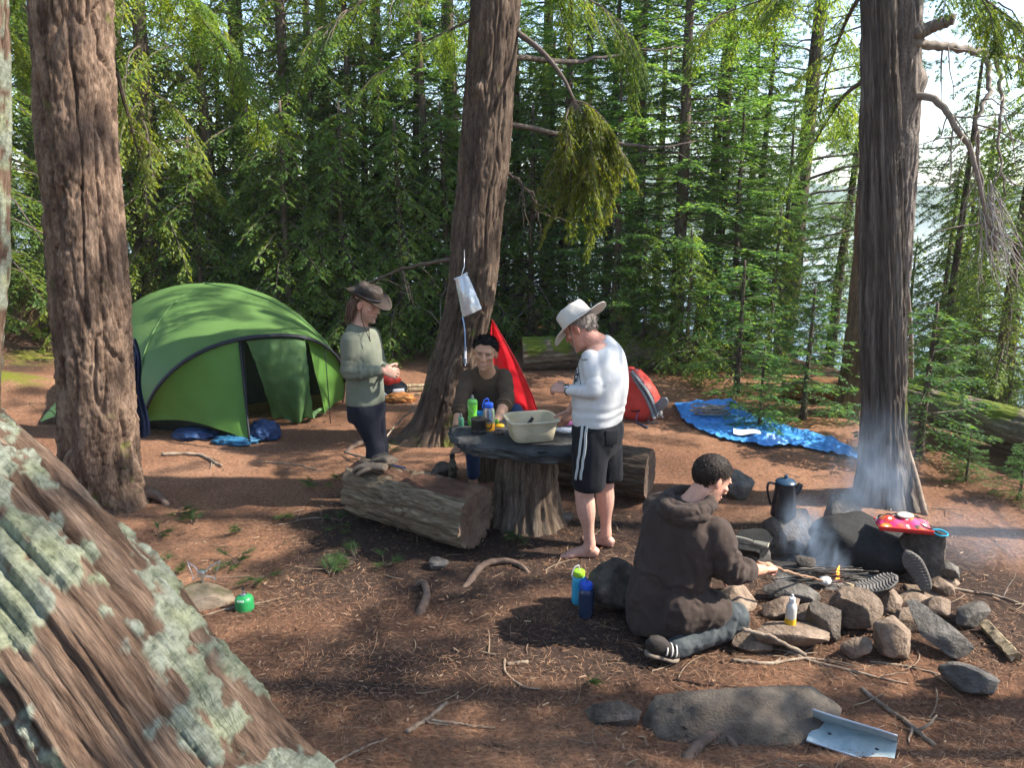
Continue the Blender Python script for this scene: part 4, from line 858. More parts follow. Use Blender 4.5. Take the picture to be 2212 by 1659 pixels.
# seams along the crossing poles
for sx in (-1, 1):
    k = np.linspace(0, 1, 30); pts = []
    for q in k:
        t = 1.45 - 1.45 * q; w = np.interp(t, _tt, _tw); h = np.interp(t, _tt, _thh); phq = math.pi / 2 + sx * (-1) * (math.pi / 2 - .1) * q ** 1.35
        pts.append(section(t, np.array([phq]))[0] * np.array([1.006, 1, 1.008]))
    b = MB(); b.add(*tube(np.array(pts), .011, 5, flat=.5)); b.build('seam', M_TENT2, tent)
# porch panels
def phi_at(u):    # angle on the arch that shows at picture column u
    best = min(np.linspace(.05, math.pi - .05, 300), key=lambda a: abs(proj(np.array(tent.matrix_basis @ Vector(section(0., np.array([a]), .05)[0])))[0] - u)); return best
PHD, PHE = phi_at(525), phi_at(655)
aL = section(0., np.linspace(math.pi, PHD + .03, 40), .05) + np.array([0, -.015, 0])
S = tl(G(540, 962)); S[2] = .03
FL = tl(G(308, 935)); 
def ruled(name, A, B, mat, n=24, sag=.05, wr=.015, sagdir=(0, 1, 0), seed=1, fold=0):
    V = []
    for f in np.linspace(0, 1, n):
        p = A * (1 - f) + B * f; p = p + np.asarray(sagdir) * sag * math.sin(math.pi * f) + (0 if fold == 0 else 0)
        V.append(p)
    V = np.concatenate(V); q = V * 3 + seed; V = V + np.stack([fbm(q, 2, seed), fbm(q + 9, 3, seed + 1), .4 * fbm(q + 5, 3, seed + 2)], 1) * wr
    b = MB(); b.add(V, grid_faces(n, len(A), wrap=False)); return b.build(name, mat, tent)
m = len(aL); hem = np.array([aL[0] * np.array([1, 1, 1])]) + (S - aL[0]) * np.linspace(0, 1, m)[:, None]; hem[:, 2] = np.linspace(.14, .03, m) + .10 * np.sin(np.linspace(0, math.pi, m)); hem[0] = aL[0]
ruled('porch_wall', aL, hem, M_TENTL, sag=.05, seed=2)
D = aL[-1]
b = MB(); b.add(*tube(np.linspace(D, S, 12), .012, 6)); b.build('zip', M_SLEEVE, tent)
# hanging door
aD = section(0., np.linspace(PHD - .02, PHE, 30), .05) + np.array([0, -.03, -.02])
dl, dr = tl(G(592, 912)), tl(G(674, 914)); m = len(aD); bot = dl + (dr - dl) * np.linspace(0, 1, m)[:, None]; bot[:, 2] = .04 + .03 * np.sin(np.linspace(0, 9, m)); bot[:, 1] -= .06 * np.sin(np.linspace(0, math.pi, m))
def door():
    n = 40; V = []
    for f in np.linspace(0, 1, n):
        p = aD * (1 - f) + bot * f; x = np.linspace(0, 1, m); p = p.copy(); p[:, 1] += -.05 * np.sin(math.pi * f) + .035 * f * np.sin(x * 14 + f * 3) + .05 * f * np.exp(-((x - .25) / .15) ** 2)
        V.append(p)
    V = np.concatenate(V); q = V * 7; V += np.stack([fbm(q, 3, 1), fbm(q + 9, 3, 2), fbm(q + 4, 3, 3) * .3], 1) * .02
    b = MB(); b.add(V, grid_faces(n, m, wrap=False)); b.build('door', M_TENT2, tent)
    tail = bot + np.array([.05, -.02, .0]); far = tl(G(720, 895)); tp = far + (bot[-1] - far) * np.linspace(0, 1, m)[:, None]; tp[:, 2] = .05 + .03 * np.sin(np.linspace(0, 12, m))
    ruled('door_hem', bot, tp[::-1] + np.array([0, 0, .02]), M_TENT2, sag=.03, wr=.03, sagdir=(0, 0, 1), seed=6)
door()
# right side panel, light shining through and also put into its brighter green
aR = section(0., np.linspace(PHE - .02, 0, 30), .05) + np.array([0, -.012, 0]); K = tl(G(700, 905)); K[2] = .06
E_ = aR[0]; inner_edge = E_ + (K - E_) * np.linspace(0, 1, 30)[:, None]
far_edge = aR.copy(); ruled('porch_side', far_edge, inner_edge * .92 + far_edge[-1:] * .08, M_TENTL, sag=.04, seed=9, n=14)
b = MB(); gp = tl(G(714, 914)); b.add(*tube(np.array([section(0., np.array([.9]))[0], gp]), .005, 5)); b.build('guy_line', M_SLEEVE, tent); b = MB(); b.add(*tube(np.array([section(0., np.array([PHD]))[0], S]), .005, 5)); b.build('guy_line', M_SLEEVE, tent)
# dark inner tent behind the porch
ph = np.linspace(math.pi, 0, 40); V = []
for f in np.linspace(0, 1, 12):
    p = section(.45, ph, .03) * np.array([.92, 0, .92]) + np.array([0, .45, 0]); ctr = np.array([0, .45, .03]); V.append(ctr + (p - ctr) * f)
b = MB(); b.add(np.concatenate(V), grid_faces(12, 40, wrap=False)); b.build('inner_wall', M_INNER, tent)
# side porch on the far left, peeping out behind the trunk
LS = tl(G(86, 918)); LS[2] = .03; base = section(.0, np.linspace(math.pi, math.pi * .72, 20), .1); base2 = np.array([section(t, np.array([math.pi * .86]))[0] for t in np.linspace(0.2, 1.9, 20)])
ruled('side_porch', base2, np.repeat(LS[None], 20, 0), M_TENT, sag=.02, seed=12, n=16)
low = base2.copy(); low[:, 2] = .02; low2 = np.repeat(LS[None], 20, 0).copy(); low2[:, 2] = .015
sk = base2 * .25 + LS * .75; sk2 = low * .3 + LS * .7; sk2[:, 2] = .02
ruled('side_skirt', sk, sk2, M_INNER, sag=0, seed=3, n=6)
# dark sheet standing in for the shade under the porch wall
h2 = hem.copy(); h2[:, 2] = .015; h2 = h2 + np.array([.02, .22, 0]); ruled('hem_shade_sheet', hem + np.array([0, .06, -.01]), h2, M_INNER, sag=0, seed=4, n=8)

def lump(name, c, dims, mat, label, cat, seed=1, sub=4, amp=.3, freq=2.2, rz=0, parent=None, flat=True):
    V, F = ico(sub); V = V.copy(); V = V * (1 + amp * fbm(V * freq + seed * 5, 4, seed) + .5 * amp * np.abs(perlin(V * freq * 1.8 + seed, seed + 4)))[:, None]
    if flat: V[:, 2] = np.where(V[:, 2] < -.45, -.45 + (V[:, 2] + .45) * .1, V[:, 2])
    V = (V * np.asarray(dims) / 2) @ rotm(0, 0, rz).T; zmin = V[:, 2].min()
    b = MB(); b.add(V, F); o = b.build(name, mat, parent); o.location = (c[0], c[1], c[2] - (zmin if flat else 0)); 
    return tag(o, label, cat) if label else o
M_BLUECL = cloth('blue_quilt', [(.012, .03, .08), (.025, .06, .16)], tr=.05, bump=.6, bscale=18)
M_TEALCL = cloth('teal_quilt', [(.012, .06, .12), (.03, .16, .30)], tr=.05, bump=.6, bscale=18)
lump('sleeping_bag', G(572, 948), (.30, .24, .26), M_BLUECL, 'crumpled blue sleeping bag beside the front tent peg', 'sleeping bag', 3, amp=.5, freq=3)
lump('rain_jacket', G(510, 958), (.42, .20, .10), M_TEALCL, 'teal and blue jacket lying under the tent porch hem', 'jacket', 5, amp=.6, freq=3)
lump('stuff_sack', G(425, 945), (.45, .25, .14), M_BLUECL, 'dark blue bag in the shade under the tent porch', 'bag', 6, amp=.4, freq=2.5)

# ---------------------------------------------------------------- navy jacket hung on the left trunk
def hung_jacket():
    yj = yA + .33; n, k = 30, 40; top = PY(262, 735, yj); V = []
    for i in range(n):
        f = i / (n - 1); v = 735 + (945 - 735) * f
        l = PY(238, v, yj); r_ = PY(283 + 32 * f ** .8 + 4 * math.sin(f * 9), v, yj); x = np.linspace(0, 1, k)
        p = l + (r_ - l) * x[:, None]; p[:, 1] += .025 * np.sin(x * 16 + f * 2) + .03 * np.sin(x * 7); V.append(p)
    # close round the back so that it has thickness
    W = np.concatenate(V); F = grid_faces(n, k, wrap=False); b = MB(); b.add(W, F); W2 = W + np.array([0, .07, 0]); b.add(W2, F[:, ::-1])
    e = empty('jacket', (0, 0, 0), 0, 'dark navy jacket hanging behind the left trunk beside the tent', 'jacket')
    b.build('body', cloth('navy_nylon', [(.012, .02, .05), (.025, .04, .09)], tr=.03, bump=.4, bscale=14), e)
    hb = MB(); hb.add(*ball(PY(284, 768, yj + .03), (.05, .05, .09), 3)); hb.build('hood', bpy.data.materials['navy_nylon'], e)
hung_jacket()
# ================================================================== TARP, CLOTHS, BACKPACKS
def tarp():
    near = [(1456, 876), (1482, 916), (1556, 949), (1613, 963), (1657, 973), (1731, 970), (1800, 983), (1885, 1003)]; far = [(1458, 874), (1552, 869), (1580, 884), (1625, 897), (1690, 922), (1760, 940), (1825, 966), (1887, 1001)]
    A = resamp(np.array([G(*p) for p in near]), 120); B = resamp(np.array([G(*p) for p in far]), 120); n = 60; V = []
    for f in np.linspace(0, 1, n): V.append(A * (1 - f) + B * f)
    V = np.concatenate(V); q = V * np.array([4.5, 4.5, 1]); r1 = np.abs(perlin(q + 3, 3)); r2 = np.abs(perlin(q * 2.3 + 1, 5)); r3 = fbm(q * 5, 2, 6)
    V[:, 2] = gz(V[:, 0], V[:, 1]) + .020 + .020 * (1 - sstep(0, .25, r1)) + .010 * (1 - sstep(0, .25, r2)) + .008 * r3
    g = G(1560, 884); V[:, 2] += .10 * np.exp(-(((V[:, 0] - g[0]) / .35) ** 2 + ((V[:, 1] - g[1]) / .12) ** 2)); g = G(1655, 963); V[:, 2] += .10 * np.exp(-(((V[:, 0] - g[0]) / .15) ** 2 + ((V[:, 1] - g[1]) / .10) ** 2))
    b = MB(); b.add(V, grid_faces(n, 120, wrap=False)); m = cloth('blue_tarp', [(.05, .24, .66), (.08, .31, .74)], tr=.1, rough=.38, bump=.35, bscale=16, spec=.5)
    o = b.build('tarp', m); tag(o, 'crumpled blue tarpaulin spread on the needles', 'tarp')
tarp()
# rope and paper on it
def rope():
    g = G(1536, 905); rg = np.random.default_rng(4); t = np.linspace(0, 2 * np.pi * 9, 320); r = .09 + .05 * np.sin(t * .37) ; p = np.stack([g[0] + r * 1.5 * np.cos(t) + .03 * np.sin(t * .21), g[1] + .02 + r * .75 * np.sin(t), g[2] + .06 + .0016 * t + .01 * np.sin(t * 1.7)], 1)
    tail = resamp(np.array([p[-1], p[-1] + np.array([.12, -.06, -.03]), p[-1] + np.array([.26, -.08, -.07])]), 16); p = np.concatenate([p, tail[1:]])
    b = MB(); b.add(*tube(p, .0085, 6)); tag(b.build('rope', pmat('mottled_rope', [(.12, .08, .06), (.34, .28, .22), (.45, .40, .34)], scale=45, bump=.5, bscale=200)), 'coil of mottled brown rope lying on the blue tarp', 'rope')
rope()
g = G(1612, 946); b = MB(); n = 12; X, Y = np.meshgrid(np.linspace(-.13, .13, n), np.linspace(-.09, .09, n)); Z = .075 + .012 * np.sin(X * 22) + .01 * np.cos(Y * 30 + X * 9)
b.add(np.stack([X.ravel(), Y.ravel(), Z.ravel()], 1), grid_faces(n, n, wrap=False)); b.add(np.stack([X.ravel() * .98 + .01, Y.ravel() + .012, Z.ravel() - .012], 1), grid_faces(n, n, wrap=False)); o = b.build('folded_paper', pmat('white_paper', [(.62, .62, .6)], bump=.1)); o.location = tuple(g); o.rotation_euler = (0, 0, -.25); tag(o, 'folded white paper lying on the blue tarp', 'paper')

# red cloth slung from the middle tree
def redcloth():
    T0 = PY(1062, 690, yB + .12); BR = G(1160, 890); BL = G(1066, 893); n, k = 50, 60; V = []
    for i in range(n):
        f = i / (n - 1); l = T0 + (BL - T0) * f + np.array([-.06 * math.sin(f * 3.1), 0, 0]); r_ = T0 + (BR - T0) * f + np.array([.0 + .04 * math.sin(f * math.pi), 0, .02 * math.sin(f * math.pi)]); x = np.linspace(0, 1, k)
        p = l + (r_ - l) * x[:, None]; p[:, 1] += (.02 + .08 * f) * np.sin(x * 11 + 1.2 * f) * (1 - .3 * f); p[:, 0] += .012 * np.sin(x * 23 + f * 4) * f; V.append(p)
    V = np.concatenate(V); V = V + np.stack([fbm(V * 6, 3, 1), fbm(V * 6 + 4, 3, 2), V[:, 0] * 0], 1) * .015; V[:, 2] = np.maximum(V[:, 2], gz(V[:, 0], V[:, 1]) + .01)
    b = MB(); b.add(V, grid_faces(n, k, wrap=False)); e = b.build('red_sheet', cloth('red_nylon', [(.62, .020, .035), (.72, .030, .045)], tr=.35, bump=.3, bscale=10, rough=.45)); tag(e, 'bright red nylon sheet slung from the middle tree to the ground', 'sheet')
    h = MB(); ed = V.reshape(n, k, 3)[:, -1]; h.add(*tube(ed, .008, 5)); h.build('hem', pmat('red_hem', [(.30, .01, .02)], bump=.2), e)
redcloth()

# red backpack
M_RED = cloth('red_pack_cloth', [(.55, .045, .03), (.66, .06, .04)], tr=.05, bump=.5, bscale=9, rough=.5)
M_GREYP = pmat('grey_harness', [(.16, .165, .17), (.27, .275, .28)], scale=9, bump=.4, bscale=60, rough=.8)
M_BLKP = pmat('black_strap', [(.02, .02, .022)], bump=.3, bscale=100)
M_BLUESTR = pmat('blue_webbing', [(.02, .17, .42)], rough=.5, bump=.4, bscale=200)
def backpack():
    g = G(1384, 908); e = empty('backpack', (g[0] + .02, g[1] + .12, g[2]), -.55, 'red backpack with a grey harness leaning back beside the tarp', 'backpack'); e.scale = (.9, .9, .92)
    rings = [(-.02, .0, .21, .17), (-.03, .06, .27, .20), (-.02, .16, .275, .20), (-.02, .28, .24, .18), (-.05, .40, .20, .16), (-.09, .50, .155, .14), (-.12, .565, .11, .11), (-.135, .60, .085, .09)]
    A = resamp(np.array(rings), 40); th = np.linspace(0, 2 * np.pi, 60, endpoint=False); V = []
    for cx, z, rx, ry in A:
        c, s = np.cos(th), np.sin(th); c = np.sign(c) * np.abs(c) ** .8; s = np.sign(s) * np.abs(s) ** .8; V.append(np.stack([cx + rx * c, ry * s, np.full(60, z)], 1))
    V = np.concatenate(V); V *= 1; V = V + np.stack([fbm(V * 7, 3, 1), fbm(V * 7 + 3, 3, 2), V[:, 0] * 0], 1) * .02
    b = MB(); b.add(V, grid_faces(40, 60)); b.add(np.array([[-.02, 0, 0.]]), []); b.add(*ball((-.155, 0, .60), (.055, .055, .03), 3)); b.build('sack', M_RED, e)
    # harness panel on the sloping right side
    p = np.array([(-.10, .585), (-.03, .49), (.10, .34), (.20, .18), (.255, .06)]); P3 = np.stack([p[:, 0], np.full(5, -.08), p[:, 1]], 1); P3 = resamp(P3, 24)
    V, F = tube(P3, np.stack([np.full(24, .022), np.linspace(.07, .15, 24)], 1), 16, up=(.8, 0, .6), expo=3); b = MB(); b.add(V, F); b.build('back_panel', M_GREYP, e)
    for yy in (-.15, -.02):
        q = resamp(np.array([(-.085, yy, .60), (.02, yy, .50), (.14, yy, .37), (.24, yy, .20), (.275, yy * .9, .08)]), 20); b = MB(); b.add(*tube(q, np.stack([np.full(20, .014), np.linspace(.030, .038, 20)], 1), 10, up=(.8, 0, .6), expo=3)); b.build('shoulder_strap', M_GREYP, e)
    b = MB(); b.add(*tube(resamp(np.array([(-.10, -.09, .60), (.0, -.1, .52), (.13, -.1, .38), (.20, -.1, .28)]), 12), .010, 6)); b.build('strap', M_BLKP, e)
    b = MB(); b.add(*tube(resamp(np.array([(.22, -.10, .16), (.30, -.13, .22), (.355, -.14, .29), (.37, -.14, .33)]), 12), np.stack([np.full(12, .018), np.array([.03, .045, .055, .06, .062, .062, .062, .06, .055, .045, .03, .012])], 1), 12, up=(0, 1, 0))); b.build('hip_belt', M_GREYP, e)
    b = MB(); b.add(*tube(resamp(np.array([(.23, -.1, .12), (.30, -.14, .10), (.35, -.16, .09)]), 8), .018, 6, flat=.4)); b.build('buckle_strap', M_GREYP, e)
    b = MB(); b.add(*tube(resamp(np.array([(.05, -.21, .14), (.04, -.24, .05), (.08, -.30, .015), (.17, -.36, .01), (.27, -.44, .02)]), 24), .013, 6, flat=.25)); b.build('blue_strap', M_BLUESTR, e)
    b = MB(); b.add(*tube(resamp(np.array([(-.05, -.2, .12), (.03, -.22, .135), (.07, -.21, .15)]), 8), .008, 6)); b.build('toggle_cord', M_BLKP, e)
    b = MB(); b.add(*tube(resamp(np.array([(.16, -.18, .0), (.19, -.2, .07), (.22, -.18, .13)]), 8), .022, 6, flat=.3)); b.add(*tube(resamp(np.array([(.16, -.2, .02), (.24, -.2, .015), (.31, -.17, .03)]), 8), .02, 6, flat=.3)); b.build('webbing', pmat('tan_webbing', [(.20, .15, .12)], bump=.3), e)
backpack()
def small_bag():
    g = G(845, 862); e = empty('small_backpack', (g[0], g[1] + .1, g[2]), .2, 'small red, black and white daypack on the ground behind the hatted man', 'backpack')
    b = MB(); V, F = ico(4); V = V * (1 + .25 * fbm(V * 2, 3, 4))[:, None] * np.array([.19, .14, .13]); V[:, 2] = np.maximum(V[:, 2], -.10) + .10; b.add(V, F); b.build('body', pmat('black_pack', [(.02, .022, .028)], bump=.4, bscale=30), e)
    b = MB(); V, F = ico(3); V = V * (1 + .5 * fbm(V * 2.4 + 4, 3, 4))[:, None] * np.array([.13, .10, .075]) + np.array([-.02, -.03, .23]); b.add(V, F); b.build('top_cloth', M_RED, e)
    b = MB(); b.add(*box((.07, -.12, .08), (.15, .04, .11), rotm(.2, 0, .25), .015)); b.build('side_panel', pmat('white_panel', [(.48, .5, .53)], bump=.2), e)
    b = MB(); b.add(*tube(resamp(np.array([(-.14, -.10, .12), (-.05, -.155, .04), (.02, -.15, .0)]), 8), .012, 5)); b.build('strap', bpy.data.materials['white_panel'], e)
small_bag()
# rotten orange chunk
lump('rotten_wood', G(862, 868), (.36, .2, .15), M_ROT if False else pmat('orange_punk_wood', [(.20, .07, .02), (.42, .17, .05), (.55, .26, .09)], scale=5, stretch=(1, 3, 3), bump=1, bscale=30, bdist=.02), 'orange chunk of rotten wood lying before the small daypack', 'wood', 9, amp=.35)
# ================================================================== PEOPLE
M_SKIN = pmat('skin', [(.86, .84, .82), (1.08, 1.04, 1.02)], scale=30, attr='tone', rough=.5, bump=.12, bscale=180, bdist=.003, spec=.35)
M_EYEW = pmat('eye_white', [(.55, .52, .5)], rough=.2, bump=0); M_IRIS = pmat('iris', [(.02, .012, .008)], rough=.15, bump=0)
def hair_mat(name, c1, c2): return pmat(name, [c1, c2], scale=60, stretch=(1, 1, .25), rough=.6, bump=.5, bscale=160, bdist=.004, spec=.2)
def bone(a, b, prof, n=16, flat=1.0, up=None):
    """tapered limb; prof = radii at even steps; rounded ends"""
    a, b = np.asarray(a, float), np.asarray(b, float); d = unit(b - a); L = np.linalg.norm(b - a); k = 18
    r = resamp(np.array(prof, float), k)[:, 0]; t = np.linspace(0, L, k)
    h = np.array([1., .8, .5, .2]); t = np.concatenate([-r[0] * np.sin(np.arccos([.05, .5, .82])) * .8, t, L + r[-1] * np.sin(np.arccos([.82, .5, .05])) * .8]); r = np.concatenate([r[0] * np.array([.05, .5, .82]), r, r[-1] * np.array([.82, .5, .05])])
    o = np.argsort(t); return tube(a + d * t[o][:, None], r[o], n, up=up, flat=flat)
def torso(rings, n=40, k=36, expo=2.4):
    """rings: (centre, right vector, half width, half depth)"""
    C = resamp(np.array([r[0] for r in rings]), k); Rv = resamp(np.array([unit(r[1]) for r in rings]), k); W = resamp(np.array([[r[2], r[3]] for r in rings]), k)
    T = np.gradient(C, axis=0); T /= np.linalg.norm(T, axis=1)[:, None]; Rv = Rv - T * (Rv * T).sum(1)[:, None]; Rv /= np.linalg.norm(Rv, axis=1)[:, None]; Fv = np.cross(T, Rv)
    th = np.linspace(0, 2 * np.pi, n, endpoint=False); c, s = np.cos(th), np.sin(th); c = np.sign(c) * np.abs(c) ** (2 / expo); s = np.sign(s) * np.abs(s) ** (2 / expo)
    V = (C[:, None] + Rv[:, None] * (c[None, :, None] * W[:, 0][:, None, None]) + Fv[:, None] * (s[None, :, None] * W[:, 1][:, None, None])).reshape(-1, 3)
    F = [grid_faces(k, n)]; m = len(V); V = np.concatenate([V, C[:1], C[-1:]]); i = np.arange(n); j = (i + 1) % n
    F += [np.stack([np.full(n, m), j, i], 1), np.stack([np.full(n, m + 1), (k - 1) * n + i, (k - 1) * n + j], 1)]; return V, F
def frame(fwd, up):
    f = unit(fwd); u = np.asarray(up, float); u = unit(u - f * (u @ f)); r = np.cross(f, u); return np.stack([r, f, u], 1)   # columns right, forward, up
HS = 1.09
def head_vf(neck_to=None, M=None, c=None, fat=1.0, neck_r=.058):
    s = [ball((0, -.012, .035), (.076 * fat, .097, .087), 4)]
    z = [.045, .02, -.02, -.05, -.08, -.10, -.118]; rx = [.068, .067, .064, .058, .048, .036, .018]; ry = [.082, .080, .074, .066, .052, .036, .018]; cy = [.008, .010, .016, .022, .036, .047, .053]
    s.append(torso([((0, cy[i], z[i]), (1, 0, 0), rx[i] * fat, ry[i]) for i in range(7)], n=28, k=24, expo=2.2))
    s.append(tube(resamp(np.array([(0, .080, .026), (0, .094, .004), (0, .1015, -.018), (0, .100, -.027)]), 10), np.linspace(.008, .0135, 10), 12))
    for q in (-1, 1):
        s.append(ball((q * .0125, .095, -.025), (.0085, .011, .0085), 2)); s.append(ball((q * .042 * fat, .060, -.010), (.023, .021, .018), 3))
        s.append(ball((q * .030, .078, .031), (.024, .011, .008), 2)); s.append(ball((q * .079 * fat, -.008, -.002), (.009, .019, .031), 3, rotm(0, 0, q * .35)))
    s.append(ball((0, .081, -.040), (.017, .010, .012), 2)); s.append(ball((0, .0865, -.054), (.024, .009, .0065), 3)); s.append(ball((0, .0850, -.066), (.020, .009, .0068), 3)); s.append(ball((0, .078, -.082), (.02, .010, .012), 2)); s.append(ball((0, .078, -.100), (.020, .016, .015), 3))
    s = [((V @ M.T) + c, F) for V, F in s]
    if neck_to is not None: s.append(bone(c + M @ np.array([0, -.018, -.05]), neck_to, [neck_r, neck_r, neck_r * 1.04, neck_r * 1.15]))
    return s
def sculpt_face(V, M, c, tone, lip, brow, stub=0.0, stubcol=(.10, .07, .05), smile=0.0, hairtone=None):
    sc2 = np.linalg.det(M) ** (2 / 3); L = (V - c) @ M / sc2; col = np.tile(np.array(tone, float), (len(V), 1)); d = np.zeros((len(V), 3))
    def g(p, s): return np.exp(-(((L - np.array(p)) / np.array(s)) ** 2).sum(1))
    front = L[:, 1] > .03
    for q in (-1, 1):
        d[:, 1] -= .011 * g((q * .031, .080, .010), (.015, .02, .009)) * front
        d[:, 1] -= .004 * g((q * .045, .075, -.045), (.016, .02, .02)) * front
        b = g((q * .032, .085, .0305 - .002), (.019, .03, .0045)) * front; col += (np.array(brow) - col) * np.clip(b * 1.6, 0, 1)[:, None]
        e = g((q * .031, .075, .0085), (.0125, .03, .0032)) * front; col += (np.array([.05, .028, .022]) - col) * np.clip(e * 1.2, 0, .85)[:, None]
        col += (np.array(tone) * np.array([1.15, .8, .75]) - col) * (g((q * .048, .06, -.02), (.02, .04, .02)) * .3)[:, None]
        col += (np.array(tone) * np.array([1.1, .72, .68]) - col) * (g((q * .08, -.005, 0), (.02, .025, .035)) * .45)[:, None]
    m = g((0, .09, -.060 ), (.024, .03, .0045 )) * front; d[:, 1] -= .0018 * g((0, .095, -.0605), (.024, .03, .003)) * front
    col += (np.array(lip) - col) * np.clip(g((0, .09, -.0605), (.023, .03, .0095)) * 1.3 * front, 0, 1)[:, None] * .8
    if smile: col += (np.array([.62, .58, .54]) - col) * np.clip(g((0, .09, -.0605), (.016, .03, .0035)) * 1.6 * front, 0, 1)[:, None] * smile
    else: col += (np.array([.06, .02, .018]) - col) * np.clip(g((0, .09, -.0605), (.021, .03, .0018)) * 1.4 * front, 0, 1)[:, None]
    if stub:
        a = sstep(-.035, -.06, L[:, 2]) * sstep(-.125, -.11, L[:, 2]) * sstep(-.03, .02, L[:, 1]) + g((0, .095, -.042), (.028, .03, .007)); col += (np.array(stubcol) - col) * np.clip(a * stub, 0, .8)[:, None] * (1 - np.clip(g((0, .09, -.0605), (.023, .03, .009)) * 1.5, 0, 1))[:, None]
    return V + d @ M.T, col
def hair_shell(M, c, thick, line, mat, parent, seed=1, strands=900, slen=.035, fat=1.0, comb=(0, -.3, -.6), name='hair', wild=.35, lift=.5):
    V, F = ico(6); L = V * np.array([.076 * fat, .097, .087]); ph = np.abs(np.arctan2(V[:, 0], V[:, 1])); hl = np.interp(ph, [0, .6, 1.1, 1.45, 1.75, 2.3, 3.15], line)
    # keep the shell on the skull side
    w = sstep(-.006, .012, L[:, 2] + .035 - hl); q = V * np.array([9, 9, 5]); nz_ = fbm(q + seed, 4, seed)
    rad = thick * (.55 + .9 * np.abs(nz_) + .35 * fbm(V * 24, 2, seed + 2)) * w - .012 * (1 - w)
    P_ = L * (1 + (rad / np.linalg.norm(L, axis=1))[:, None]) + np.array([0, -.012, .035])
    rng = np.random.default_rng(seed); idx = np.where(w > .5)[0]; idx = rng.choice(idx, strands); p = P_[idx]; nn = V[idx]
    d = nn * lift + np.array(comb) + rng.normal(0, wild, (strands, 3)); d /= np.linalg.norm(d, axis=1)[:, None]; l = slen * rng.uniform(.5, 1.3, strands)[:, None]; sd = np.cross(d, nn); sd /= np.linalg.norm(sd, axis=1)[:, None] + 1e-6
    p1 = p + d * l * .55 + sd * .0022; p2 = p + d * l - nn * l * .25; p3 = p + d * l * .55 - sd * .0022
    S = np.stack([p, p1, p2, p3], 1).reshape(-1, 3); b = MB(); b.add(P_ @ M.T + c, F); b.add(S @ M.T + c, np.arange(len(S)).reshape(-1, 4)); return b.build(name, mat, parent)
def hand_pieces(wrist, fwd, palm, side, curl=(.5, .6, .5), thumb=(.5, .4), size=1.0, spread=.10, finger_curl=None):
    """fwd: towards the fingertips; palm: out of the palm; side: towards the thumb"""
    f = unit(fwd); pn = np.asarray(palm, float); pn = unit(pn - f * (pn @ f)); sd = np.cross(pn, f); sd = sd if sd @ np.asarray(side, float) > 0 else -sd
    w = np.asarray(wrist, float); out = []; s = size
    out.append(tube(np.array([w - f * .02 * s, w, w + f * .03 * s, w + f * .065 * s, w + f * .088 * s, w + f * .096 * s]), np.array([[.020, .026], [.020, .027], [.017, .036], [.0165, .041], [.014, .040], [.006, .03]]) * s, 18, up=pn, expo=2.6))
    offs = [.030, .010, -.010, -.029]; lens = [.070, .079, .073, .058]; base = [.086, .090, .087, .079]
    for i in range(4):
        a = spread * (1.5 - i) / 1.5; d = unit(f * math.cos(a) + sd * math.sin(a)); p = w + f * base[i] * s + sd * offs[i] * s; pts = [p - f * .012 * s, p]; ang = 0; cc = curl if finger_curl is None else finger_curl[i]
        for k, fr in enumerate((.46, .30, .24)):
            ang += cc[k]; q = unit(d * math.cos(ang) + pn * math.sin(ang)); p = p + q * lens[i] * fr * s; pts.append(p)
        r = np.array([.0092, .0092, .0085, .0078, .0066]) * s * (1 if i < 3 else .9); P_ = resamp(np.array(pts), 14); rr = resamp(r, 14)[:, 0]
        out.append(tube(np.concatenate([P_, P_[-1:] + unit(P_[-1] - P_[-2]) * .005 * s]), np.concatenate([rr, [.002]]), 10))
    t0 = w + f * .022 * s + sd * .026 * s; d = unit(f * .62 + sd * .72 + pn * .25); p1 = t0 + d * .042 * s; d2 = unit(d * math.cos(thumb[0]) + (f * .75 + pn * .5 - sd * .2) * math.sin(thumb[0])); p2 = p1 + d2 * .032 * s; d3 = unit(d2 * math.cos(thumb[1]) + (f * .4 + pn * .6 - sd * .5) * math.sin(thumb[1])); p3 = p2 + d3 * .026 * s
    P_ = resamp(np.array([t0 - d * .01, t0, p1, p2, p3]), 14); out.append(tube(np.concatenate([P_, P_[-1:] + d3 * .005]), np.concatenate([resamp(np.array([.014, .0135, .0115, .0095, .0078]) * s, 14)[:, 0], [.002]]), 10))
    return out
def foot_pieces(ankle, toe_dir, up=(0, 0, 1), size=1.0):
    """bare foot: heel, arch, ball and five toes; ankle is .075 above the sole"""
    t = unit(toe_dir); u = np.asarray(up, float); u = unit(u - t * (u @ t)); r = np.cross(t, u); a = np.asarray(ankle, float); s = size; out = []
    sole = a - u * .078 * s
    rows = [(-.055, .030, .024, .026), (-.035, .038, .031, .036), (0, .046, .032, .044), (.04, .042, .035, .040), (.08, .034, .041, .031), (.12, .025, .047, .023), (.145, .018, .047, .0165)]
    out.append(tube(np.array([sole + t * q[0] * s + u * q[1] * s for q in rows]), np.array([[q[3], q[2]] for q in rows]) * s, 18, up=u, expo=2.4))
    out.append(bone(a + u * .02, sole + t * .02 * s + u * .045 * s, [.040 * s, .040 * s, .036 * s]))
    for q in (-1, 1): out.append(ball(a + r * q * .032 * s - u * .004, (.013, .013, .014), 2))
    return out, (sole, t, u, r)
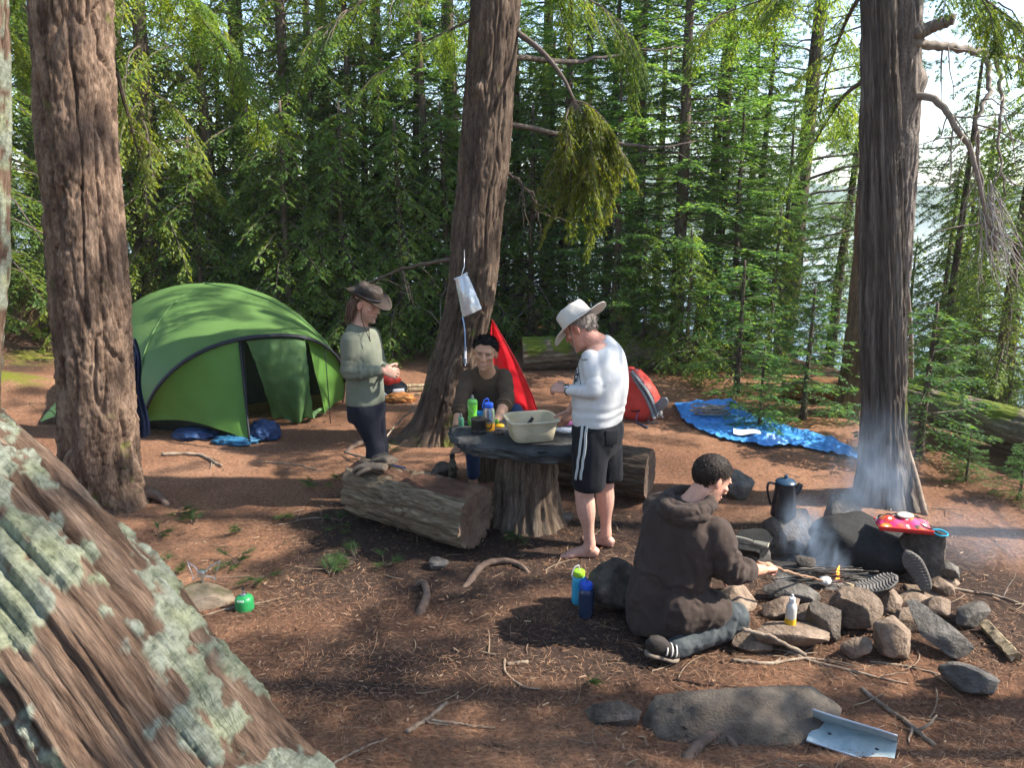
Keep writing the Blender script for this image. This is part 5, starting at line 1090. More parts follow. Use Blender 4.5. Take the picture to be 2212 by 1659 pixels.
def toes(fr, size, big_side):
    sole, t, u, r = fr; s = size; out = []
    for k, (o, l, rr, st) in enumerate([(.033, .052, .0135, .140), (.012, .046, .0098, .142), (-.006, .041, .0090, .138), (-.022, .035, .0085, .130), (-.036, .030, .0085, .118)]):
        b0 = sole + t * st * s + r * big_side * o * s + u * .016 * s; out.append(tube(np.array([b0 - t * .03 * s, b0, b0 + t * l * .6 * s, b0 + t * l * .9 * s - u * .003, b0 + t * l * s - u * .006]), np.array([rr, rr * 1.02, rr * .98, rr * .8, rr * .2]) * s, 10))
    return out
def wrinkle(V, F, amp=.006, scale=(9, 9, 5), seed=1, sharp=.5):
    N = vnormals(V, F); a = fbm(V * np.array(scale) + seed, 3, seed); r = 1 - np.abs(perlin(V * np.array(scale) * 1.3 + 3 + .6 * np.stack([a, a, a], 1), seed + 3)) * 2
    return V + N * (amp * (sharp * r + (1 - sharp) * a * 2))[:, None]
def sleeve_folds(V, F, a, b, rad, amp=.007, freq=34, t0=0, t1=1, seed=1):
    a, b = np.asarray(a, float), np.asarray(b, float); d = unit(b - a); L = np.linalg.norm(b - a); t = (V - a) @ d / L; dist = np.linalg.norm(V - a - np.outer((V - a) @ d, d), axis=1)
    w = sstep(t0 - .1, t0 + .1, t) * sstep(t1 + .1, t1 - .1, t) * sstep(rad * 1.7, rad * 1.2, dist); N = vnormals(V, F)
    ph = t * L * freq * 6.283 / 2 + 2.5 * fbm(V * 14 + seed, 2, seed); return V + N * (w * amp * (np.sin(ph) * .6 + .6 * np.sin(ph * 1.7 + 1)))[:, None]
def build_body(parent, groups):
    """groups: (pieces, voxel, smooth, tone or callable) -> one mesh 'body' with a tone per point"""
    b = MB(); cols = []
    for pcs, vox, sm, tone in groups:
        V, F = remesh(pcs, vox, sm)
        if callable(tone): V, c = tone(V)
        else: c = np.tile(np.array(tone, float), (len(V), 1)) * (1 + .06 * fbm(V * 12, 3, 1))[:, None] * np.array([1, 1, 1])
        b.add(V, F); cols.append(c)
    o = b.build('body', M_SKIN, parent); setcol_pt(o, 'tone', np.clip(np.concatenate(cols), 0, 1)); return o
def garment(name, pieces, vox, sm, mat, parent, wr=None, folds=(), post=None):
    V, F = remesh(pieces, vox, sm)
    if wr: V = wrinkle(V, F, **wr)
    for f in folds: V = sleeve_folds(V, F, **f)
    if post is not None: V = post(V, F)
    b = MB(); b.add(V, F); return b.build(name, mat, parent)
def eyes(parent, M, c):
    for q in (-1, 1):
        b = MB(); V, F = ball((q * .031, .0610, .0085), .0120, 3); b.add(V @ M.T + c, F); e = b.build('eye', M_EYEW, parent)
        b = MB(); V, F = ball((q * .031, .0695, .0080), (.0055, .0045, .0055), 2); b.add(V @ M.T + c, F); b.build('iris', M_IRIS, e)
def fabric(name, c1, c2=None, rough=.85, bump=.35, bscale=22, sheen=.03, spec=.12, scale=8):
    m = pmat(name, [c1, c2 or tuple(x * 1.25 for x in c1)], scale=scale, rough=rough, bump=bump, bscale=bscale, bdist=.012, spec=spec, sheen=sheen); return m
# ---------------------------------------------------------------- man in the brown hat, standing, facing right
def person_hat():
    y = 5.92; e = empty('person', (PY(800, 1075, y)[0], y, gz1(PY(800, 1075, y)[0], y)), 0, 'standing man in a brown brimmed hat and grey green long sleeved shirt', 'person'); off = np.array(e.location)
    J = lambda u, v, yy: PY(u, v, yy) - off
    fw = unit((.93, -.30, 0)); rt = np.cross(fw, (0, 0, 1))         # facing right, a little to the camera
    hc = J(793, 658, y); M = frame(unit((.88, -.38, -.30)), (.25, -.1, 1)) * HS
    nb = J(776, 703, y + .01)
    shR = J(757, 733, y - .17); shL = J(800, 722, y + .15); elR = J(752, 806, y - .21); wrR = J(824, 801, y - .18); elL = J(822, 795, y + .16); wrL = J(838, 797, y - .04)
    hipR = J(782, 878, y - .08); hipL = J(798, 876, y + .09); knR = J(812, 968, y - .08); knL = J(820, 966, y + .10); anR = np.array([hipR[0] + .03, hipR[1] - .01, .08]); anL = np.array([hipL[0] + .05, hipL[1] + .03, .08])
    tone = (.52, .31, .235)
    hp = head_vf(nb, M, hc, 1.0); hands = hand_pieces(wrR + (wrR - elR) * .06, unit((.95, .15, -.28)), (.1, .9, -.3), (.3, .5, .7), curl=(.75, .8, .5), size=1.0); hands += [bone(elR, wrR + (wrR - elR) * .06, [.045, .04, .03, .026])]
    h2 = hand_pieces(wrL, unit((.85, -.35, -.25)), (-.3, -.9, -.2), (.2, -.3, .9), curl=(.8, .8, .5), size=1.0) + [bone(elL, wrL, [.045, .04, .03, .026])]
    legs = [bone(hipR, knR, [.08, .075, .06]), bone(knR, anR, [.058, .055, .04]), bone(hipL, knL, [.08, .075, .06]), bone(knL, anL, [.058, .055, .04])]
    fp, _ = foot_pieces(anR, fw); fp2, _ = foot_pieces(anL, unit(fw + np.array([0, .2, 0])))
    core = [torso([(J(790, 895, y), rt, .15, .10), (J(785, 820, y), rt, .14, .10), (J(775, 740, y), rt, .17, .10), (nb, rt, .07, .07)])]
    build_body(e, [(hp, .0042, 3, lambda V: sculpt_face(V, M, hc, tone, (.45, .20, .17), (.16, .09, .055), stub=.45, stubcol=(.24, .15, .10))), (hands, .0038, 2, tone), (h2, .0038, 2, tone), (legs + fp + fp2 + core, .012, 3, tone)])
    eyes(e, M, hc)
    # shirt
    rings = [(J(790, 868, y), rt, .185, .135), (J(789, 845, y), rt, .178, .128), (J(787, 800, y), rt, .172, .122), (J(782, 760, y), rt, .190, .125), (J(777, 728, y), rt, .178, .110), (J(775, 712, y), rt, .115, .085), (J(777, 702, y), rt, .073, .066)]
    sl = [torso(rings), bone(shR, elR, [.072, .070, .062, .056]), bone(elR, elR + (wrR - elR) * .92, [.057, .056, .047, .041]), bone(shL, elL, [.072, .068, .06, .055]), bone(elL, elL + (wrL - elL) * .85, [.056, .054, .046, .042])]
    garment('shirt', sl, .0085, 7, fabric('sage_jersey', (.115, .125, .095), (.15, .16, .125)), e, wr=dict(amp=.007, scale=(9, 9, 4), seed=2), folds=[dict(a=elR, b=wrR, rad=.06, amp=.005, freq=28, t0=.15, t1=.8, seed=2), dict(a=shR, b=elR, rad=.075, amp=.006, freq=20, t0=.6, t1=1.05, seed=3)])
    # trousers
    tr = [torso([(J(792, 868, y), rt, .170, .125), (J(792, 885, y), rt, .178, .135), (J(793, 905, y), rt, .165, .125)]), bone(hipR, knR, [.108, .100, .082, .074]), bone(knR, anR, [.074, .068, .062, .058]), bone(hipL, knL, [.108, .100, .082, .074]), bone(knL, anL, [.074, .068, .062, .058])]
    garment('trousers', tr, .011, 4, fabric('navy_trousers', (.010, .011, .018), (.016, .018, .027)), e, wr=dict(amp=.007, scale=(7, 7, 5), seed=5))
    for an in (anR, anL):
        b = MB(); f2 = fw; b.add(*tube(np.array([an - f2 * .085 + np.array([0, 0, -.045]), an - f2 * .06 + np.array([0, 0, -.03]), an + np.array([0, 0, -.02]), an + f2 * .09 + np.array([0, 0, -.04]), an + f2 * .16 + np.array([0, 0, -.05]), an + f2 * .19 + np.array([0, 0, -.055])]), np.array([[.02, .02], [.05, .038], [.058, .043], [.040, .048], [.028, .045], [.01, .02]]), 16, up=(0, 0, 1))); b.build('shoe', fabric('dark_shoe', (.03, .028, .026)), e)
    # long hair behind the ears
    M_H = hair_mat('brown_hair', (.05, .028, .018), (.14, .085, .055)); rng = np.random.default_rng(3); b = MB()
    for k in range(170):
        a = rng.uniform(1.6, 4.68); st = np.array([math.sin(a) * .080, math.cos(a) * .094 - .012, rng.uniform(.0, .05)]); ln = rng.uniform(.13, .185); s = np.linspace(0, 1, 7)[:, None]
        p = st + np.array([math.sin(a) * .012, math.cos(a) * .012 - .012, -ln]) * s + np.array([0, -.012, 0]) * np.sin(s * math.pi) + rng.normal(0, .004, 3) + np.cumsum(rng.normal(0, .0016, (7, 3)), 0); V, F = tube(p, np.array([.006, .0065, .0065, .006, .005, .0035, .001]), 5); b.add(V @ M.T + hc, F)
    b.build('hair', M_H, e)
    # brimmed hat
    Mh = M @ rotm(-.10, 0, 0); hb = hc + M @ np.array([0, -.008, .052]); M_HAT = pmat('brown_oilskin', [(.020, .014, .011), (.042, .029, .022)], scale=14, rough=.6, bump=.5, bscale=40, spec=.35)
    th = np.linspace(0, 2 * np.pi, 72, endpoint=False); Mh = Mh * 1.0; hat = empty('hat', (0, 0, 0)); hat.parent = e
    prof = [(.086, .0), (.087, .03), (.084, .058), (.076, .080), (.055, .090), (.030, .086), (.004, .082)]; V = []
    for r, z in resamp(np.array(prof), 22): V.append(np.stack([r * .97 * np.cos(th), r * 1.16 * np.sin(th) , z + .006 * np.sin(th * 3) * (z > .05) + 0 * th], 1))
    V = np.concatenate(V); V = V + .004 * np.stack([perlin(V * 30, 1), perlin(V * 30 + 5, 2), perlin(V * 30 + 9, 3)], 1); b = MB(); b.add(V @ Mh.T + hb, grid_faces(22, 72)); b.build('crown', M_HAT, hat)
    V = []
    for up_ in (0, 1):
        for f in (np.linspace(0, 1, 10) if up_ == 0 else np.linspace(1, 0, 10)):
            r = .086 + .078 * f; lift = f ** 1.6 * (.040 * np.abs(np.cos(th)) ** 1.5 - .012 * np.abs(np.sin(th)) ** 2) + .004 * np.sin(th * 5) * f
            V.append(np.stack([r * .97 * np.cos(th) * (1 - .10 * f * np.abs(np.cos(th))), r * 1.14 * np.sin(th), -.004 + lift + up_ * .004], 1))
    b = MB(); b.add(np.concatenate(V) @ Mh.T + hb, grid_faces(20, 72)); b.build('brim', M_HAT, hat)
    b = MB(); V = np.stack([.0875 * .985 * np.cos(th), .0875 * 1.165 * np.sin(th), 0 * th + .016], 1); V = np.concatenate([V[i:i + 1] for i in range(72)] + [V[:1]]); b.add(*[x for x in tube(V @ Mh.T + hb, .008, 6, up=(0, 0, 1), flat=.35)]); b.build('band', M_SLEEVE, hat)
    # chin cord
    b = MB(); a0 = hc + M @ np.array([.078, -.005, .04]); a1 = hc + M @ np.array([.07, .02, -.08]); a2 = J(800, 738, y - .17); a3 = hc + M @ np.array([-.05, .03, -.10]); b.add(*tube(resamp(np.array([a0, a1, J(792, 718, y - .16), a2]), 16), .0032, 5)); b.add(*tube(resamp(np.array([a2, J(797, 715, y - .15), a3]), 10), .0032, 5)); b.build('chin_cord', pmat('cord_brown', [(.05, .018, .015)], bump=0), hat)
person_hat()

# ---------------------------------------------------------------- older man in the white shirt, seen from behind, facing the table
def person_white():
    y = 4.98; g0 = G(1268, 1200); e = empty('person', (g0[0], y, g0[2]), 0, 'older man in a white shirt, sun hat and black shorts, standing barefoot at the table', 'person'); off = np.array(e.location)
    J = lambda u, v, yy: PY(u, v, yy) - off
    fw = unit((-.86, .50, 0)); rt = np.cross(fw, (0, 0, 1))      # right hand side points away from the camera
    hc = J(1253, 712, y + .05); M = frame(unit((-.80, .30, -.55)), (-.5, .3, .8)) * HS; nb = J(1290, 742, y + .02)
    shL = J(1268, 772, y - .15); shR = J(1300, 752, y + .17); elL = J(1284, 846, y - .20); wrL = J(1222, 842, y - .10); elR = J(1268, 838, y + .26); wrR = J(1232, 886, y + .34)
    hipL = J(1276, 925, y - .07); hipR = J(1304, 915, y + .10); tone = (.55, .32, .25); red = (.50, .25, .19)
    gl = G(1268, 1206); gr = G(1304, 1186); anL = np.array([gl[0], gl[1], gl[2] + .078]) - off + np.array([.02, .02, 0]); anR = np.array([gr[0], gr[1], gr[2] + .078]) - off + np.array([.02, .05, 0])
    knL = J(1262, 1068, anL[1] + off[1] - .02); knR = J(1306, 1052, anR[1] + off[1])
    hp = head_vf(nb, M, hc, 1.04, neck_r=.066)
    handL = hand_pieces(wrL, unit((-.85, .45, .1)), (.2, .6, -.8), (0, .3, .6), curl=(.9, .9, .5)) + [bone(elL, wrL, [.036, .034, .029, .027])]
    handR = hand_pieces(wrR, unit((-.38, .1, -.9)), (-.5, .8, 0), (-.8, -.3, 0), curl=(.25, .3, .2), spread=.25) + [bone(elR, wrR, [.05, .045, .036, .030])]
    fL, frL = foot_pieces(anL, unit((-1, .10, 0)), size=1.05); fR, frR = foot_pieces(anR, unit((-.85, .55, 0)), size=1.05)
    low = [bone(knL, anL + np.array([0, 0, .02]), [.062, .066, .060, .045, .038, .040]), bone(knL + (hipL - knL) * .5, knL, [.085, .075, .066])] + fL + toes(frL, 1.05, -1 if frL[3][1] > 0 else 1)
    low2 = [bone(knR, anR + np.array([0, 0, .02]), [.062, .066, .060, .045, .038, .040]), bone(knR + (hipR - knR) * .5, knR, [.085, .075, .066])] + fR + toes(frR, 1.05, 1 if frR[3][1] > 0 else -1)
    core = [torso([(J(1290, 925, y), rt, .16, .12), (J(1295, 840, y), rt, .16, .12), (J(1297, 770, y), rt, .16, .10), (nb, rt, .07, .07)])]
    calf = lambda pc: pc
    build_body(e, [(hp, .0045, 3, lambda V: sculpt_face(V, M, hc, red, (.4, .18, .15), (.2, .15, .12))), (handL, .0040, 2, (.50, .28, .21)), (handR, .0040, 2, (.50, .28, .21)), (low, .0050, 3, tone), (low2, .0050, 3, tone), (core, .014, 2, tone)])
    rings = [(J(1291, 912, y), rt, .190, .150), (J(1291, 898, y), rt, .192, .156), (J(1294, 868, y), rt, .195, .168), (J(1298, 830, y), rt, .197, .172), (J(1302, 795, y + .01), rt, .203, .150), (J(1301, 766, y + .02), rt, .190, .122), (J(1296, 750, y + .03), rt, .130, .092), (J(1289, 741, y + .03), rt, .080, .074)]
    sl = [torso(rings), bone(shL + np.array([.02, .03, 0]), elL, [.058, .060, .054, .048]), bone(elL, elL + (wrL - elL) * .93, [.049, .048, .042, .036]), bone(shR, elR, [.078, .074, .064, .056]), bone(elR, elR + (wrR - elR) * .6, [.056, .054, .048, .042])]
    def sag(V, F):
        N = vnormals(V, F); z = (V[:, 2] - J(1291, 880, y)[2]) ; return V + N * (.0035 * np.exp(-(z / .05) ** 2) * np.sin(V[:, 2] * 95 + 3 * perlin(V * 5, 3)))[:, None]
    sh = garment('shirt', sl, .0085, 9, fabric('white_rash_shirt', (.47, .475, .485), (.53, .535, .54), rough=.45, bump=.15, spec=.4, sheen=0), e, wr=dict(amp=.0022, scale=(7, 7, 4), seed=9, sharp=.5), folds=[dict(a=elL, b=wrL, rad=.06, amp=.002, freq=22, t0=.0, t1=.5, seed=2), dict(a=shL, b=elL, rad=.08, amp=.003, freq=14, t0=.5, t1=1.0, seed=5)], post=sag)
    # dark print on the chest, small mark on the sleeve
    b = MB(); q = resamp(np.array([J(1247, 800, y - .075), J(1243, 822, y - .08), J(1244, 842, y - .08)]), 8); b.add(*tube(q, np.stack([np.full(8, .008), np.full(8, .035)], 1), 10, up=(-1, -.2, 0))); b.build('chest_print', pmat('chest_print', [(.02, .022, .025), (.04, .04, .045), (.5, .5, .52)], scale=40, detail=2, lo=.42, hi=.6, bump=0), sh)
    b = MB()
    for k in range(3): b.add(*box(J(1258 + k * 4.2, 777, y - .237), (.008, .003, .014), rotm(0, .1, .1)))
    b.build('sleeve_mark', pmat('sleeve_print', [(.10, .11, .12)], bump=0), sh)
    # board shorts with two stripes
    heL = J(1272, 1046, anL[1] + off[1] - .01); heR = J(1312, 1030, anR[1] + off[1])
    tr = [torso([(J(1292, 896, y), rt, .172, .132), (J(1291, 920, y), rt, .190, .158), (J(1292, 945, y), rt, .188, .155), (J(1292, 965, y + .02), rt, .170, .140)]), bone(hipL, heL, [.115, .125, .118, .112]), bone(hipR, heR, [.115, .122, .115, .108])]
    def hem(V, F):
        V = V.copy(); zc = heL[2] - .03; k = V[:, 2] < zc; V[k, 2] = zc + (V[k, 2] - zc) * .08; return V
    M_SH = fabric('black_board_shorts', (.008, .0085, .011), (.014, .0145, .018), rough=.75, spec=.15); sho = garment('shorts', tr, .0095, 4, M_SH, e, wr=dict(amp=.009, scale=(6, 6, 3), seed=4), post=hem)
    # stripes laid on the surface of the shorts along the near side
    me = sho.data; Vs = np.empty(len(me.vertices) * 3, np.float32); me.vertices.foreach_get('co', Vs); Vs = Vs.reshape(-1, 3); Fs = np.empty(len(me.loops), np.int32); me.loops.foreach_get('vertex_index', Fs); Fs = Fs.reshape(-1, 4); N = vnormals(Vs.astype(float), Fs)
    for k, (u0, u1) in enumerate([(1256.5, 1239.5), (1266, 1250)]):
        pts = []
        for f in np.linspace(0, 1, 30):
            u = u0 + (u1 - u0) * f; v = 915 + (1047 - 915) * f; r = ray(u, v); o3 = np.array([0, 0, CAM_H]) - off; d = Vs - o3; t = d @ r / (r @ r); dist = np.linalg.norm(d - np.outer(t, r), axis=1); near = dist < .014
            if near.any(): j = np.where(near)[0][np.argmin(t[near])]; pts.append(Vs[j] + N[j] * .0035)
        pts = resamp(np.array(pts)[::3], 30); b = MB(); b.add(*tube(pts, np.stack([np.full(30, .0025), np.full(30, .0095)], 1), 8, up=(-.45, -.9, 0))); b.build('stripe', pmat('white_tape', [(.42, .43, .42)], bump=.3, bscale=200) if k == 0 else bpy.data.materials['white_tape'], sho)
    b = MB(); c = J(1321, 945, y - .17); b.add(*box(c, (.09, .012, .10), rotm(0, 0, .35), .005)); b.build('pocket_flap', M_SH, sho)
    # grey hair
    hair_shell(M, hc, .012, [.12, .11, .07, .035, .01, -.045, -.055], hair_mat('grey_hair', (.12, .09, .075), (.34, .30, .27)), e, 5, 900, .03, fat=1.04, comb=(0, -.2, -.8), lift=.2)
    # wide brimmed cream hat
    hat = empty('sun_hat', (0, 0, 0)); hat.parent = e; M_CR = pmat('cream_canvas', [(.50, .46, .41), (.60, .56, .50)], scale=10, bump=.3, bscale=60, rough=.9)
    Mh = M @ rotm(-.16, -.04, 0); hb = hc + M @ np.array([0, -.012, .060]); th = np.linspace(0, 2 * np.pi, 80, endpoint=False); V = []
    for r, z in resamp(np.array([(.094, 0), (.092, .03), (.087, .065), (.080, .088), (.06, .096), (.03, .095), (.003, .094)]), 22): V.append(np.stack([r * .96 * np.cos(th), r * 1.14 * np.sin(th), z + 0 * th], 1))
    V = np.concatenate(V); V = V + .005 * np.stack([perlin(V * 22, 1), perlin(V * 22 + 5, 2), perlin(V * 22 + 9, 3)], 1); b = MB(); b.add(V @ Mh.T + hb, grid_faces(22, 80)); b.build('crown', M_CR, hat); V = []
    for s_ in (0, 1):
        for f in (np.linspace(0, 1, 12) if s_ == 0 else np.linspace(1, 0, 12)):
            r = .093 + .085 * f; z = -.004 - .020 * f + f ** 1.5 * (.012 * np.sin(2 * th + .8) + .010 * np.sin(3 * th)) + s_ * .004; V.append(np.stack([r * .97 * np.cos(th), r * 1.12 * np.sin(th), z], 1))
    b = MB(); b.add(np.concatenate(V) @ Mh.T + hb, grid_faces(24, 80)); b.build('brim', M_CR, hat)
    b = MB(); b.add(*tube(resamp(np.array([hc + M @ np.array([-.085, .02, .045]), J(1243, 760, y - .12), J(1250, 800, y - .16), J(1254, 830, y - .19)]), 16), .0028, 5)); b.build('chin_cord', M_SLEEVE, hat)
    # wrist watch
    w = empty('watch', (0, 0, 0)); w.parent = e; d = unit(wrL - elL); c = wrL - d * .015; pth = []; a = unit(np.cross(d, (0, 0, 1))); u2 = np.cross(a, d)
    for t in np.linspace(0, 2 * np.pi, 25): pth.append(c + a * .031 * math.cos(t) + u2 * .036 * math.sin(t))
    b = MB(); b.add(*tube(np.array(pth), .010, 6, up=d, flat=.35)); b.build('strap', M_SLEEVE, w); b = MB(); V, F = lathe([(.0, 0), (.017, 0), (.017, .008), (.0, .008)], 20); n_ = unit(u2 - a * .8); fr = frame(d, n_); b.add(V @ fr.T + c + n_ * .034, F); b.build('dial', pmat('steel_watch', [(.5, .5, .52)], metal=1, rough=.25, bump=0), w)
person_white()
# ---------------------------------------------------------------- smiling man seated behind the table
def person_seated():
    y = 6.35; gx = PY(1050, 900, y)[0]; e = empty('person', (gx, y, gz1(gx, y)), 0, 'smiling man in a brown long sleeved shirt seated behind the stump table', 'person'); off = np.array(e.location)
    J = lambda u, v, yy: PY(u, v, yy) - off
    fw = unit((-.12, -1, 0)); rt = np.cross(fw, (0, 0, 1))
    hc = J(1048, 764, y - .16); M = frame(unit((-.10, -1, -.12)), (.10, -.12, 1)) * HS; nb = J(1053, 806, y - .05); tone = (.46, .26, .165)
    shR = J(1008, 812, y - .02); shL = J(1092, 810, y - .02); elR = J(996, 868, y - .28); wrR = J(986, 917, y - .46); elL = J(1096, 862, y - .30); wrL = J(1072, 912, y - .56)
    pel = J(1052, 930, y + .12); hipR = J(1030, 932, y + .05); hipL = J(1075, 932, y + .05); knR = J(1022, 940, y - .33); anR = np.array([J(1022, 1040, y - .30)[0], y - .30 - off[1], .085]); knL = J(1112, 890, y - .28); anL = J(1008, 938, y - .36)
    hp = head_vf(nb, M, hc, 1.06, neck_r=.064)
    hR = hand_pieces(wrR, unit((-.1, -.5, -.85)), (.5, .5, -.4), (.5, -.6, 0), curl=(.5, .6, .4)) + [bone(elR, wrR, [.05, .046, .036, .030])]
    hL = hand_pieces(wrL, unit((-.2, -.45, -.85)), (-.7, .3, 0), (-.3, -.8, .2), curl=(.6, .6, .4)) + [bone(elL, wrL, [.05, .047, .038, .031])]
    f1, fr1 = foot_pieces(anR, unit((-.25, -.95, 0))); low = [bone(knR, anR, [.055, .058, .05, .038, .038])] + f1 + toes(fr1, 1.0, 1)
    tdir = unit((-.72, -.28, -.62)); f2, fr2 = foot_pieces(anL, tdir, up=unit((-.5, -.55, .6)), size=1.0); low2 = [bone(knL, anL, [.055, .058, .05, .038, .038])] + f2 + toes(fr2, 1.0, 1)
    core = [torso([(pel, rt, .17, .12), (J(1052, 870, y + .05), rt, .15, .11), (J(1052, 822, y), rt, .17, .10), (nb, rt, .07, .07)])]
    build_body(e, [(hp, .0042, 3, lambda V: sculpt_face(V, M, hc, tone, (.42, .16, .13), (.02, .014, .012), stub=.12, stubcol=(.16, .09, .06), smile=.8)), (hR, .0042, 2, tone), (hL, .0042, 2, tone), (low, .006, 2, tone), (low2, .005, 2, (.36, .20, .13)), (core, .014, 2, tone)])
    eyes(e, M, hc)
    hair_shell(M, hc, .018, [.082, .085, .055, .022, .02, -.03, -.04], hair_mat('black_hair', (.006, .005, .005), (.016, .013, .012)), e, 8, 2000, .026, fat=1.06, comb=(.1, .45, .25), lift=.45, wild=.25)
    rings = [(J(1052, 915, y + .10), rt, .195, .145), (J(1052, 880, y + .06), rt, .195, .140), (J(1052, 845, y + .02), rt, .205, .135), (J(1052, 818, y - .01), rt, .205, .115), (J(1052, 806, y - .03), rt, .135, .085), (J(1052, 800, y - .05), rt, .082, .072)]
    sl = [torso(rings), bone(shR + np.array([.015, 0, -.01]), elR, [.070, .070, .062, .058]), bone(elR, elR + (wrR - elR) * .45, [.060, .062, .060]), bone(shL + np.array([-.015, 0, -.01]), elL, [.070, .070, .062, .058]), bone(elL, elL + (wrL - elL) * .30, [.060, .064, .062])]
    sh = garment('shirt', sl, .0085, 7, fabric('brown_jersey', (.060, .040, .026), (.085, .058, .038)), e, wr=dict(amp=.007, scale=(8, 8, 5), seed=3), folds=[dict(a=shR, b=elR, rad=.085, amp=.003, freq=13, t0=.5, t1=1.05, seed=2), dict(a=shL, b=elL, rad=.085, amp=.003, freq=15, t0=.4, t1=1.05, seed=7), dict(a=elR, b=wrR, rad=.066, amp=.006, freq=28, t0=.0, t1=.6, seed=7), dict(a=elL, b=wrL, rad=.066, amp=.006, freq=28, t0=.0, t1=.4, seed=9)])
    M_NV = fabric('navy_sweatpants', (.022, .038, .085), (.032, .052, .11)); tr = [torso([(J(1052, 905, y + .10), rt, .175, .13), (pel, rt, .19, .15), (pel + np.array([0, 0, -.08]), rt, .17, .15)]), bone(hipR, knR, [.105, .098, .082, .074]), bone(knR, knR + (anR - knR) * .80, [.074, .070, .062, .052, .050]), bone(hipL, knL, [.105, .098, .084, .076]), bone(knL, knL + (anL - knL) * .74, [.074, .070, .062, .054])]
    garment('trousers', tr, .010, 4, M_NV, e, wr=dict(amp=.006, scale=(8, 8, 6), seed=6))
    # the upended log he sits on
    s = empty('tree_stump', (gx + .01, y + .17, gz1(gx, y + .17)), 0, 'short upended log under the seated man', 'stump'); hz = pel[2] - .13
    bark_trunk('bark', np.array([[0, 0, -.05], [0, 0, hz * .5], [0, 0, hz]]), [.19, .18, .175], M_WOODDK, s, nth=50, nz=40, style='fibre', depth=.02, seed=4)
    b = MB(); V, F = lathe([(.168, hz - .015), (.165, hz - .002), (.1, hz + .002), (.01, hz)], 40); b.add(V, F); b.build('cut_end', M_CUT, s)
person_seated()

